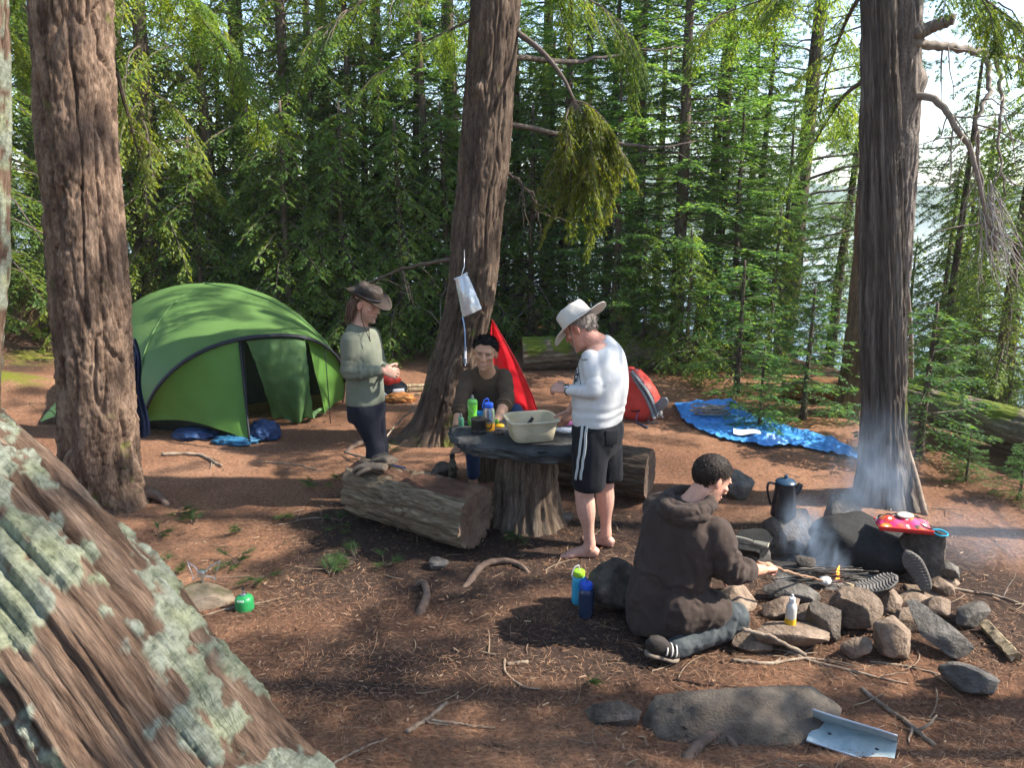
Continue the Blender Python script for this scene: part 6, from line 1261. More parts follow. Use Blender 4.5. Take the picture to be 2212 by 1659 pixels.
# ---------------------------------------------------------------- kneeling man in the hoodie, toasting a stick in the fire
FIRE_TIP = PY(1782, 1255, 4.42)
def person_kneel():
    y = 3.92; g0 = G(1470, 1415); e = empty('person', (g0[0], y, g0[2]), 0, 'dark haired man in a brown black hoodie kneeling by the fire with a stick', 'person'); off = np.array(e.location)
    J = lambda u, v, yy: PY(u, v, yy) - off
    fw = unit((.64, .77, 0)); rt = np.cross(fw, (0, 0, 1)); tone = (.56, .31, .225)
    hc = J(1536, 1038, y + .02); M = frame(unit((.80, .22, -.48)), (.45, .25, .85)) * HS; nb = J(1492, 1092, y + .0)
    shR = J(1543, 1150, y - .10); shL = J(1424, 1098, y + .16); elR = J(1578, 1235, y - .14); wrR = J(1646, 1230, y + .10); elL = J(1520, 1205, y + .36); wrL = J(1568, 1245, y + .44)
    pel = J(1428, 1318, y - .05); hipR = J(1462, 1324, y - .12); hipL = J(1420, 1312, y + .07); knR = J(1592, 1334, y - .06); knL = J(1530, 1318, y + .40)
    anR = J(1436, 1412, y - .27); anL = J(1440, 1392, y + .06)
    gk = gz1(knR[0] + off[0], knR[1] + off[1]) - off[2]
    hp = head_vf(nb, M, hc, 1.0, neck_r=.062)
    stick_d = unit(FIRE_TIP - off - wrR); hd = unit((.80, .48, -.05))
    hR = hand_pieces(wrR, hd, unit((.25, .35, -.9)), (-.2, .6, .5), curl=(1.25, 1.35, .8), thumb=(.9, .7)) + [bone(elR, wrR, [.056, .052, .040, .033])]
    hL = hand_pieces(wrL, unit((.8, .3, -.5)), (0, -.4, -.8), (0, .5, .5), curl=(.6, .6, .4)) + [bone(elL, wrL, [.05, .046, .036, .030])]
    core = [torso([(pel, rt, .16, .11), (J(1450, 1230, y), rt, .15, .11), (J(1480, 1130, y), rt, .17, .10), (nb, rt, .07, .07)]), bone(hipR, knR, [.08, .07, .06]), bone(knR, anR, [.055, .05, .04]), bone(hipL, knL, [.08, .07, .06]), bone(knL, anL, [.055, .05, .04])]
    build_body(e, [(hp, .0042, 3, lambda V: sculpt_face(V, M, hc, tone, (.45, .2, .17), (.03, .02, .015), stub=.3, stubcol=(.22, .13, .10))), (hR, .0040, 2, (.58, .29, .20)), (hL, .0042, 2, tone), (core, .012, 2, tone)])
    eyes(e, M, hc)
    hair_shell(M, hc, .013, [.075, .078, .055, .028, .005, -.05, -.065], hair_mat('dark_brown_hair', (.010, .007, .006), (.030, .021, .016)), e, 12, 2600, .026, comb=(.1, .8, -.5), lift=.12, wild=.14)
    # hooded sweater
    rings = [(J(1438, 1366, y - .06), rt, .190, .140), (J(1436, 1344, y - .04), rt, .208, .152), (J(1434, 1316, y - .02), rt, .212, .156), (J(1440, 1275, y - .01), rt, .208, .154), (J(1452, 1225, y), rt, .206, .150), (J(1466, 1175, y), rt, .216, .145), (J(1477, 1130, y), rt, .218, .130), (J(1488, 1104, y), rt, .150, .100), (J(1496, 1088, y), rt, .090, .085)]
    flap = [bone(hipR + np.array([0, -.02, .03]), hipR + (knR - hipR) * .62 + np.array([0, -.01, .05]), [.125, .12, .112, .10])]
    sl = [torso(rings), bone(shR, elR, [.092, .088, .078, .070]), bone(elR, elR + (wrR - elR) * .52, [.070, .068, .066, .060]), bone(shL, elL, [.092, .086, .076, .068]), bone(elL, elL + (wrL - elL) * .7, [.066, .062, .056])] + flap
    M_HD = fabric('washed_black_fleece', (.042, .030, .025), (.060, .044, .037), bump=.3, bscale=30, sheen=.05)
    sw = garment('hoodie', sl, .0085, 4, M_HD, e, wr=dict(amp=.012, scale=(8, 8, 5), seed=14, sharp=.75), folds=[dict(a=elR, b=wrR, rad=.075, amp=.007, freq=22, t0=-.1, t1=.55, seed=2), dict(a=shR, b=elR, rad=.095, amp=.008, freq=14, t0=.45, t1=1.05, seed=5), dict(a=J(1428, 1318, y), b=J(1470, 1150, y), rad=.25, amp=.006, freq=9, t0=.0, t1=.6, seed=8)])
    # collapsed hood: overlapping rolls round the neck
    hpc = []
    for k, (rad, th0, th1, r, dz, back) in enumerate([(.098, .4, 5.9, .030, .0, .0), (.118, 1.2, 5.1, .032, -.012, -.012), (.132, 1.9, 4.4, .030, -.035, -.02), (.10, 2.1, 4.2, .034, -.005, -.05)]):
        t = np.linspace(th0, th1, 22); ctr = nb + np.array([0, 0, .045 + dz]); pp = ctr + np.outer(np.cos(t) * rad, fw) + np.outer(np.sin(t) * rad * 1.12, rt) + np.outer(back * np.ones(22) - .02, fw) + np.outer(.035 * np.cos(t), (0, 0, -1)) * -1 * .6
        hpc.append(tube(pp, r * (.6 + .4 * np.sin(np.linspace(0.3, math.pi - .3, 22))), 12))
    hpc.append(ball(nb - fw * .085 + np.array([0, 0, -.02]), (.085, .12, .06), 3))
    garment('hood', hpc, .006, 2, M_HD, sw, wr=dict(amp=.010, scale=(16, 16, 12), seed=4))
    b = MB(); 
    # jeans
    M_J = pmat('faded_jeans', [(.022, .028, .033), (.05, .058, .062), (.10, .11, .11)], scale=9, bump=.5, bscale=40, rough=.9)
    kn2 = np.array([knR[0], knR[1], max(knR[2], gk + .085)])
    tr = [torso([(pel + np.array([0, 0, .05]), rt, .13, .10), (pel, rt, .14, .105), (pel - np.array([0, 0, .06]), rt, .12, .10)]), bone(hipR, kn2, [.095, .098, .090, .082]), bone(kn2 + np.array([0, 0, -.02]), anR + (kn2 - anR) * .12, [.078, .074, .066, .056]), bone(hipL, knL, [.09, .095, .088, .080]), bone(knL, anL + (knL - anL) * .12, [.076, .074, .066, .056])]
    garment('jeans', tr, .009, 4, M_J, e, wr=dict(amp=.009, scale=(9, 9, 9), seed=21), folds=[dict(a=hipR, b=kn2, rad=.11, amp=.006, freq=16, t0=.5, t1=1.05, seed=3)])
    # trainers: toes on the ground, heel raised, sole to the left
    for k, an in enumerate((anR, anL)):
        s = empty('trainer', (0, 0, 0)); s.parent = e
        toe = np.array([an[0] + .045, an[1] - .01, gz1(an[0] + off[0], an[1] + off[1]) - off[2] + .035]); heel = an + np.array([-.075, -.02, .015]); t = unit(toe - heel); n_ = unit(np.array([-.9, -.15, -.35]) - t * (np.array([-.9, -.15, -.35]) @ t)); L = np.linalg.norm(toe - heel) + .06
        w = np.array([.022, .034, .038, .036, .040, .046, .045, .034, .012]); d = np.array([.030, .048, .052, .050, .042, .034, .028, .022, .010]); tt = np.linspace(-.03, L - .03, 9); pp = heel + t * tt[:, None] - n_ * (d * .9)[:, None]
        V, F = tube(pp, np.stack([d, w], 1), 18, up=n_, expo=2.5); b = MB(); b.add(V, F); b.build('upper', bpy.data.materials.get('trainer_upper') or pmat('trainer_upper', [(.025, .02, .018), (.05, .042, .038)], bump=.4), s)
        V, F = tube(heel + t * tt[:, None] + n_ * .006, np.stack([np.full(9, .011), w * 1.1], 1), 18, up=n_, expo=4); b = MB(); b.add(V, F); b.build('sole', bpy.data.materials.get('trainer_sole') or pmat('trainer_sole', [(.13, .10, .075), (.24, .19, .15)], scale=20, bump=.7, bscale=60), s)
        for q in (.35, .5, .63):
            c = heel + t * (L * q) - n_ * .040; sdv = np.cross(t, n_); b = MB(); a_ = np.linspace(-1.9, 1.9, 14); b.add(*tube(c + np.outer(np.sin(a_) * .046, sdv) - np.outer(np.cos(a_) * .040 - .01, n_) , .0045, 6)); b.build('stripe', bpy.data.materials.get('trainer_white') or pmat('trainer_white', [(.5, .48, .45)], bump=0), s)
    # roasting stick in the fist
    hk = wrR + hd * .085 + off; tip = FIRE_TIP; st = hk - (tip - hk) * .25; p = resamp(np.array([st, hk, hk + (tip - hk) * .5 + np.array([0, 0, -.008]), tip]), 26); p[3:] += np.random.default_rng(2).normal(0, .002, (23, 3))
    b = MB(); b.add(*tube(p, np.linspace(.010, .006, 26), 8)); tag(b.build('roasting_stick', pmat('stick_bark', [(.16, .09, .055), (.32, .2, .13)], scale=25, bump=.5)), 'thin peeled stick held over the fire by the kneeling man', 'stick')
person_kneel()
# ================================================================== SMALL THINGS
from mathutils.bvhtree import BVHTree
def top_of(x, y, objs, default=None):
    """height of the highest surface of these objects (world) above (x, y)"""
    best = default if default is not None else gz1(x, y)
    for o in objs:
        me = o.data; V = np.empty(len(me.vertices) * 3, np.float32); me.vertices.foreach_get('co', V); V = V.reshape(-1, 3)
        M = np.array(o.matrix_local if o.parent is None else o.parent.matrix_local @ o.matrix_local)
        M = np.array(Matrix.LocRotScale(o.location, o.rotation_euler, o.scale)) if o.parent is None else np.array(Matrix.LocRotScale(o.parent.location, o.parent.rotation_euler, o.parent.scale) @ Matrix.LocRotScale(o.location, o.rotation_euler, o.scale))
        W = V @ M[:3, :3].T + M[:3, 3]; t = BVHTree.FromPolygons([tuple(v) for v in W], [tuple(p.vertices) for p in me.polygons]); h = t.ray_cast(Vector((x, y, 5)), Vector((0, 0, -1)))
        if h[0] is not None: best = max(best, h[0].z)
    return best
STONES = {o['label']: o for o in COL.objects if o.name.startswith('stone')}
def st(*keys): return [o for l, o in STONES.items() if any(k in l for k in keys)]
ALLST = list(STONES.values())
def on(u, v, y, objs): p = PY(u, v, y); return np.array([p[0], p[1], top_of(p[0], p[1], objs)])

def plastic(name, col, alpha_tr=0.0, rough=.35): return pmat(name, [col], rough=rough, bump=.05, trans=alpha_tr, spec=.5)
M_CLEAR = plastic('clear_plastic', (.80, .85, .9), .85, .15); M_JUICE = plastic('orange_juice', (.85, .38, .03), .0, .3); M_BLID = plastic('blue_lid', (.02, .10, .55)); M_GLID = plastic('lime_lid', (.30, .55, .04))
M_TURQ = plastic('turquoise_plastic', (.05, .42, .66), .25, .25); M_SMOKE = plastic('smoky_blue_plastic', (.035, .055, .11), .3, .2); M_BLACKM = pmat('black_anodised', [(.012, .012, .013), (.025, .024, .024)], scale=20, rough=.38, spec=.5, bump=.1, bscale=60)
def put(b, name, mat, e, **k): return b.build(name, mat, e, angle=40, **k)
def bottle(name, loc, prof, mat, label, lid=None, liquid=None, loop=None, cat='bottle', tilt=0):
    e = empty(name, tuple(loc), 0, label, cat); e.rotation_euler = (0, tilt, .4); b = MB(); b.add(*lathe(prof, 28)); put(b, 'body', mat, e)
    if liquid: b = MB(); b.add(*lathe(liquid[0], 28)); put(b, 'liquid', liquid[1], e)
    if lid: b = MB(); b.add(*lathe(lid[0], 28)); put(b, 'lid', lid[1], e)
    if loop: b = MB(); b.add(*tube(resamp(np.array(loop[0]), 18), .0045, 6, flat=.6)); put(b, 'strap', loop[1], e)
    return e
TBL = [o for o in COL.objects if o.name.startswith('slab')]
def ont(u, v): p = on_table(u, v); return np.array([p[0], p[1], top_of(p[0], p[1], TBL, SLAB_Z - .03) - .002])
nal = [(.040, 0), (.044, .006), (.0445, .05), (.0445, .145), (.042, .165), (.034, .176), (.031, .182)]; nlid = [(.034, .178), (.035, .180), (.035, .205), (.032, .212), (.0, .213)]
nloop = [(-.035, 0, .165), (-.05, 0, .19), (-.035, 0, .235), (-.005, 0, .245), (.0, 0, .212)]
bottle('water_bottle', ont(1056, 927), nal, M_CLEAR, 'clear bottle with a blue lid and orange juice on the table', (nlid, M_BLID), ([(.039, .0005), (.0452, .004), (.0452, .062), (.0, .062)], M_JUICE), (nloop, M_BLID))
g = G(1250, 1302); bottle('water_bottle', g, nal, M_TURQ, 'light blue bottle with a green lid on the ground', (nlid, M_GLID), None, (nloop, plastic('white_strap', (.6, .6, .6))))
g = G(1266, 1331); bottle('water_bottle', g, nal, M_SMOKE, 'smoky dark blue bottle with a blue lid on the ground', (nlid, M_BLID), ([(.038, .004), (.042, .008), (.042, .05), (0, .05)], M_SMOKE), (nloop, M_BLID))
e = bottle('squeeze_bottle', ont(1021, 916), [(.034, 0), (.037, .004), (.037, .06), (.031, .085), (.036, .11), (.038, .15), (.036, .165)], plastic('lime_green_plastic', (.16, .52, .05)), 'lime green squeeze bottle with a clear nozzle on the table', ([(.038, .165), (.039, .17), (.039, .182), (.032, .196), (.016, .20)], plastic('mid_green_plastic', (.10, .36, .07))))
b = MB(); b.add(*lathe([(.014, .20), (.014, .212), (.010, .216), (.010, .232), (.0, .234)], 16)); put(b, 'nozzle', M_CLEAR, e)
for k in (0, 1):
    b = MB(); a = np.linspace(-1.2, .2, 14); b.add(*tube(np.stack([.0385 * np.sin(a - .3), -.0385 * np.cos(a - .3), np.linspace(.155, .10, 14) - k * .085], 1), .004, 6, flat=.4)); put(b, 'stripe', plastic('white_stripe', (.6, .62, .6)) if k == 0 else bpy.data.materials['white_stripe'], e)
bottle('sanitiser_bottle', ont(996, 919), [(.020, 0), (.022, .003), (.022, .06), (.016, .07), (.010, .074)], plastic('green_gel', (.10, .32, .20), .3, .2), 'small green gel bottle at the left tip of the table', ([(.011, .072), (.012, .074), (.011, .10), (0, .10)], M_CLEAR))
# lidded black pot
e = empty('camp_pot', tuple(ont(1034, 934)), .1, 'black lidded camp pot with a wire handle on the table', 'pot'); b = MB(); b.add(*lathe([(.052, 0), (.058, .003), (.059, .022), (.055, .026), (.055, .10), (.057, .104)], 36)); put(b, 'body', M_BLACKM, e)
b = MB(); b.add(*lathe([(.058, .103), (.058, .110), (.050, .116), (.018, .118), (.016, .124), (0, .124)], 36)); put(b, 'lid', pmat('worn_lid', [(.05, .04, .03), (.12, .09, .06)], scale=10, rough=.4, bump=.1), e)
for dy in (-.010, .010):
    b = MB(); b.add(*tube(resamp(np.array([(.055, dy, .085), (.085, dy, .088), (.098, dy, .065), (.090, dy, .035), (.070, dy, .028), (.056, dy, .04)]), 20), .0032, 6)); put(b, 'handle', M_BLACKM, e)
b = MB(); e = empty('mug', tuple(ont(1040, 903)), 0, 'blue plastic mug behind the black pot', 'mug'); b.add(*lathe([(.036, 0), (.042, .005), (.044, .085), (.041, .085), (.039, .01), (0, .008)], 28)); put(b, 'cup', plastic('mid_blue_plastic', (.03, .22, .5)), e)
b = MB(); b.add(*tube(resamp(np.array([(-.043, 0, .07), (-.068, 0, .06), (-.066, 0, .03), (-.042, 0, .022)]), 12), .005, 6)); put(b, 'handle', bpy.data.materials['mid_blue_plastic'], e)
# wash basin
def basin():
    N_, L_, R_ = on_table(1114, 961), on_table(1086, 940), on_table(1199, 955); rz = math.atan2((R_ - N_)[1], (R_ - N_)[0]); ux = np.array([math.cos(rz), math.sin(rz)]); uy = np.array([-ux[1], ux[0]]); c = N_[:2] + ux * .145 + uy * .13
    e = empty('wash_basin', (c[0], c[1], top_of(c[0], c[1], TBL) + .004), rz, 'cream plastic wash tub with a rolled rim on the table', 'tub'); M_ = pmat('cream_plastic', [(.40, .34, .21), (.56, .49, .34), (.62, .55, .40)], scale=6, rough=.45, bump=.1, spec=.4)
    def ring(hx, hy, z, r, n=64):
        th = np.linspace(0, 2 * np.pi, n, endpoint=False); cc, ss = np.cos(th), np.sin(th); ex = 5; return np.stack([hx * np.sign(cc) * np.abs(cc) ** (2 / ex), hy * np.sign(ss) * np.abs(ss) ** (2 / ex), np.full(n, z)], 1)
    pr = [(.0, .0, 0), (.10, .09, 0), (.138, .118, .001), (.146, .126, .008), (.160, .138, .08), (.172, .148, .142), (.188, .164, .146), (.190, .166, .155), (.182, .158, .160), (.170, .146, .156), (.156, .134, .08), (.142, .122, .012), (.10, .09, .006), (.0, .0, .006)]
    b = MB(); b.add(np.concatenate([ring(a, bb, z, 0) for a, bb, z in pr]), grid_faces(len(pr), 64)); b.build('tub', M_, e, angle=50)
    b = MB(); b.add(*tube(resamp(np.array([(-.07, .02, .012), (-.02, .05, .07), (.03, .07, .13)]), 10), np.linspace(.02, .012, 10), 8)); put(b, 'pan_handle', M_BLACKM, e)
basin()
lump('snack_bag', ont(1078, 937), (.075, .055, .05), pmat('dark_wrapper', [(.03, .015, .012), (.10, .05, .03), (.35, .3, .28)], scale=30, rough=.2, spec=.6, bump=.6, bscale=40, lo=.4, hi=.75), 'small shiny brown snack bag beside the tub', 'bag', 3, sub=4, amp=.35, freq=3)
lump('yellow_lid', ont(1080, 921), (.07, .06, .035), plastic('yellow_plastic', (.75, .42, .01)), 'yellow plastic lid between the bottle and the tub', 'lid', 2, sub=3, amp=.05)
lump('lime', ont(1073, 914), (.035, .035, .05), plastic('lime_skin', (.16, .36, .03)), 'green lime behind the bottle of juice', 'fruit', 2, sub=3, amp=.05)
lump('food_bag', ont(1221, 930), (.15, .11, .03), plastic('white_bag', (.62, .63, .66)), 'crumpled clear white food bag at the right of the table', 'bag', 7, amp=.4, freq=3)
lump('food_bag', ont(1222, 915), (.11, .09, .045), plastic('pink_bag', (.55, .12, .28)), 'small pink and white food packet behind the white bag', 'bag', 9, amp=.4, freq=3)
# camouflage bottle on the ground behind the log
g = G(978, 1040); bottle('flask', g, [(.034, 0), (.037, .004), (.037, .15), (.032, .175), (.020, .20), (.019, .215)], pmat('camouflage', [(.03, .028, .022), (.10, .09, .06), (.17, .15, .11)], scale=22, detail=1, lo=.42, hi=.58, bump=0, rough=.35), 'slim camouflage flask standing behind the log seat', ([(.022, .213), (.023, .216), (.023, .252), (.020, .256), (0, .257)], M_BLACKM), cat='flask')
# oil bottle on the flat stone
q5 = st('flat broad stone')[0].location; p = np.array([q5[0] + .02, q5[1] + .02, top_of(q5[0] + .02, q5[1] + .02, st('flat broad stone'))]); bottle('oil_bottle', p - np.array([0, 0, .004]), [(.026, 0), (.029, .004), (.029, .10), (.024, .12), (.014, .13), (.013, .14)], plastic('milky_plastic', (.75, .73, .66), .35, .4), 'milky squeeze bottle with yellow oil on the flat stone', ([(.017, .136), (.018, .14), (.017, .158), (.007, .162), (.005, .178), (0, .18)], plastic('white_cap', (.7, .7, .68))), ([(.026, .0005), (.0296, .004), (.0296, .040), (0, .040)], plastic('yellow_oil', (.72, .42, .02))))
# coffee pot
def coffee_pot():
    p = on(1690, 1128, 5.0, st('under the coffee pot')); e = empty('coffee_pot', (p[0], p[1], p[2] - .004), -.15, 'tall dark blue enamel coffee pot on the hearth stone', 'coffee pot'); M_ = pmat('dark_enamel', [(.008, .010, .014), (.016, .02, .028)], rough=.25, spec=.6, bump=.1, bscale=30)
    b = MB(); b.add(*lathe([(.082, 0), (.086, .004), (.085, .02), (.070, .19), (.066, .235), (.068, .24)], 40)); put(b, 'body', M_, e); M2 = pmat('blue_enamel', [(.02, .045, .08), (.03, .07, .12)], rough=.3, spec=.5, bump=.1)
    b = MB(); b.add(*lathe([(.069, .238), (.070, .244), (.060, .256), (.025, .268), (.012, .270), (.014, .285), (.008, .295), (0, .296)], 36)); put(b, 'lid', M2, e)
    b = MB(); b.add(*tube(resamp(np.array([(.06, 0, .17), (.085, 0, .20), (.098, 0, .235)]), 10), np.linspace(.034, .018, 10), 12, flat=.7)); put(b, 'spout', M_, e)
    b = MB(); b.add(*tube(resamp(np.array([(-.066, 0, .225), (-.105, 0, .232), (-.118, 0, .20), (-.108, 0, .14), (-.090, 0, .075)]), 22), .008, 8, flat=1.8)); put(b, 'handle', M_, e)
coffee_pot()
# flowered pouch on the ledge
def pouch():
    p = on(1950, 1138, 4.64, st('ledge', 'broken sooty block')); p[2] = max(top_of(p[0] + dx, p[1] + dy, st('ledge', 'broken sooty block')) for dx in (-.14, 0, .14) for dy in (-.10, 0, .08)) + .004; e = empty('pouch', (p[0], p[1], p[2] + .004), -.22, 'red flowered pouch with a zigzag top and blue wrist loop on the ledge', 'pouch')
    m, t, o = newmat('flower_print'); co = coords(t); vo = nd(t, 'TexVoronoi', {'Vector': co, 'Scale': 19.0}); v2 = nd(t, 'TexVoronoi', {'Vector': co, 'Scale': 55.0})
    c1 = ramp(t, vo.outputs['Distance'], [(.75, .72, .65), (.62, .05, .03), (.55, .02, .02), (.45, .02, .10), (.08, .03, .02)], .05, .75, 'CONSTANT'); hs = nd(t, 'HueSaturation', {'Color': c1}); sp = nd(t, 'SeparateColor', {0: vo.outputs['Color']}); mr = nd(t, 'MapRange', {'Value': sp.outputs[0], 'To Min': .46, 'To Max': .56}); t.links.new(mr.outputs[0], hs.inputs['Hue'])
    d = nd(t, 'BsdfPrincipled', {'Base Color': hs.outputs[0], 'Roughness': .5}); t.links.new(d.outputs[0], o.inputs[0]); M_ZIG = pmat('zigzag_white', [(.68, .67, .63)], bump=.1); M_RE = pmat('red_lining', [(.50, .03, .025)], bump=.2)
    def dome(x0, x1, y0, y1, h0, h1, n=24):
        X, Y = np.meshgrid(np.linspace(0, 1, n), np.linspace(0, 1, n)); Z = (h0 + (h1 - h0) * Y) * (np.sin(X * math.pi) ** .35) + .004 * np.sin(X * 17 + Y * 5); return np.stack([x0 + (x1 - x0) * X, y0 + (y1 - y0) * Y, Z], -1).reshape(-1, 3), grid_faces(n, n, wrap=False)
    b = MB(); b.add(*dome(-.16, .16, -.09, .02, .012, .066)); b.build('front', m, e); b = MB(); b.add(*dome(-.16, .16, .0195, .09, .066, .02)); b.build('top', M_ZIG, e)
    b = MB(); b.add(*box((0, -.092, .008), (.32, .012, .03), None, .004)); b.build('lining', M_RE, e); b = MB(); b.add(*box((0, 0, .004), (.318, .178, .012), None, .003)); b.build('base', M_RE, e)
    for k, (yy, zz) in enumerate(((.035, .064), (.060, .051))):
        x = np.linspace(-.145, .145, 15); b = MB(); q = np.stack([x, yy + .011 * ((np.arange(15) % 2) * 2 - 1), zz * np.sin((x + .16) / .32 * math.pi) ** .35 + .003 + 0 * x], 1); b.add(*tube(q, .0042, 4, up=(0, 0, 1), flat=.9)); b.build('zigzag', M_SLEEVE, e)
    V, F = ico(3); b = MB(); b.add(V * np.array([.052, .027, .010]) @ rotm(.45, 0, .1).T + np.array([.01, .012, .071]), F); b.build('oval_lid', pmat('cream_lid', [(.52, .50, .42)], rough=.4, bump=0), e)
    b = MB(); b.add(*tube(resamp(np.array([(.15, -.075, .02), (.20, -.07, .022), (.235, -.085, .008), (.225, -.115, .004), (.18, -.125, .006), (.155, -.095, .01)]), 26), .006, 6, flat=.6)); b.build('wrist_loop', pmat('turquoise_cord', [(.03, .42, .60)], bump=0), e)
pouch()
# rubber clogs drying on the stones, soles up
def sandal(loc, M, label):
    e = empty('sandal', (0, 0, 0), 0, label, 'sandal'); n = 26; t = np.linspace(0, 1, n); L = .27; w = .018 + .030 * np.sin(np.clip(t * 1.03, 0, 1) * math.pi) ** .5 + .012 * np.exp(-((t - .72) / .2) ** 2); w[0] = w[-1] = .008; x = np.stack([.008 * np.sin(t * 5), L * (t - .5), .012 * (t - .5) ** 2 * 4], 1)
    Mr = M_RUBB = bpy.data.materials.get('grey_rubber') or pmat('grey_rubber', [(.085, .078, .070), (.15, .135, .12)], scale=12, rough=.6, bump=.3, bscale=60)
    b = MB(); V, F = tube(x, np.stack([np.full(n, .013), w], 1), 16, up=(0, 0, 1), expo=4); b.add(V @ M.T + loc, F); b.build('sole', Mr, e)
    b = MB(); V, F = tube(x + np.array([0, 0, -.018]), np.stack([np.full(n, .018), w * .9], 1), 16, up=(0, 0, 1), expo=3); b.add(V @ M.T + loc, F); b.build('midsole', bpy.data.materials.get('black_foam') or pmat('black_foam', [(.035, .033, .03)], rough=.8, bump=.2), e)
    for k in range(12):
        q = (k + 1) / 13; ww = np.interp(q, t, w) * .92; yy = L * (q - .5); zz = .014 + .012 * (q - .5) ** 2 * 4; xx = np.linspace(-ww, ww, 7); pth = np.stack([xx + .008 * math.sin(q * 5), yy + .008 * np.abs(((np.arange(7) + 1) % 4) - 2) - .008, np.full(7, zz)], 1); b = MB(); V, F = tube(pth, np.stack([np.full(7, .0025), np.full(7, .0048)], 1), 5, up=(0, 0, 1)); b.add(V @ M.T + loc, F); b.build('tread', Mr, e)
p = on(1893, 1262, 4.22, ALLST); sandal(PY(1893, 1262, 4.14), frame(unit((1, .12, .16)), (-.18, -.35, 1)), 'grey rubber sandal lying sole up across the front stones')
sandal(PY(1981, 1233, 4.36), frame(unit((-.42, .25, .88)), (-.45, -.85, .25)), 'grey rubber sandal propped upright with its sole showing')
# spatula
p0, p1 = PY(1586, 1160, 4.72), PY(1664, 1172, 4.62); d = unit(p1 - p0); e = empty('spatula', (0, 0, 0), 0, 'pale slotted spatula lying on the hearth left of the smoke', 'spatula'); M_SP = plastic('cream_nylon', (.52, .47, .36)); sd = unit(np.cross(d, (0, 0, 1)))
b = MB(); b.add(*tube(resamp(np.array([p0 - d * .06, p0 + d * .05, p0 + d * .12 + np.array([0, 0, -.012])]), 10), .008, 8, flat=.6)); put(b, 'handle', M_SP, e)
for k in range(5):
    b = MB(); o_ = sd * (k - 2) * .014; a = p0 + d * .125 + o_ * .55 + np.array([0, 0, -.014]); z = p0 + d * .215 + o_ + np.array([0, 0, -.022]); b.add(*tube(np.array([a, (a + z) / 2, z]), np.array([.005, .006, .006]), 6, flat=.4, up=(0, 0, 1))); put(b, 'blade_slat', M_SP, e)
b = MB(); b.add(*tube(np.array([p0 + d * .217 + sd * s * .034 + np.array([0, 0, -.022]) for s in (-1, 0, 1)]), .006, 6, flat=.4)); put(b, 'blade_edge', M_SP, e)
stone(41, 1628, 1176, (.34, .30, .16), 'low sooty stone under the spatula', .2, mat=M_SOOT, y=4.75)
# folded map case
def map_case():
    g = G(1842, 1602); e = empty('map_case', (g[0], g[1], g[2] + .022), -.55, 'pale blue folded plastic map case lying on the soil at the bottom right', 'map case'); m = pmat('map_plastic', [(.30, .42, .46), (.44, .54, .56), (.56, .64, .64)], scale=14, rough=.22, spec=.6, bump=.1); n = 20
    X, Y = np.meshgrid(np.linspace(-.17, .17, n), np.linspace(0, 1, n)); b = MB(); b.add(np.stack([X, -.135 + .165 * Y, .004 + .010 * np.sin(X * 8) * Y + .010 * Y], -1).reshape(-1, 3), grid_faces(n, n, wrap=False)); b.build('lower_leaf', m, e)
    b = MB(); b.add(np.stack([X, .030 - .085 * Y ** .8 * (1 + .12 * np.sin(X * 9)), .014 + .095 * Y ** .9 + .008 * np.sin(X * 11)], -1).reshape(-1, 3), grid_faces(n, n, wrap=False)); b.build('upper_leaf', m, e)
    M_ED = plastic('clear_edge', (.62, .68, .74), 0, .25); x = np.linspace(-.17, .17, n)
    b = MB(); b.add(*tube(np.stack([x, .030 - .085 * (1 + .12 * np.sin(x * 9)), .109 + .008 * np.sin(x * 11)], 1), .005, 6, flat=.5)); b.build('edge', M_ED, e); b = MB(); b.add(*tube(np.stack([x, 0 * x - .138, .006 + 0 * x], 1), .006, 6, flat=.5)); b.build('edge', M_ED, e)
    for xx in (-.09, .10): b = MB(); b.add(*ball((xx, -.05, .014), (.009, .006, .003), 2)); b.build('snap', M_BLACKM, e)
map_case()
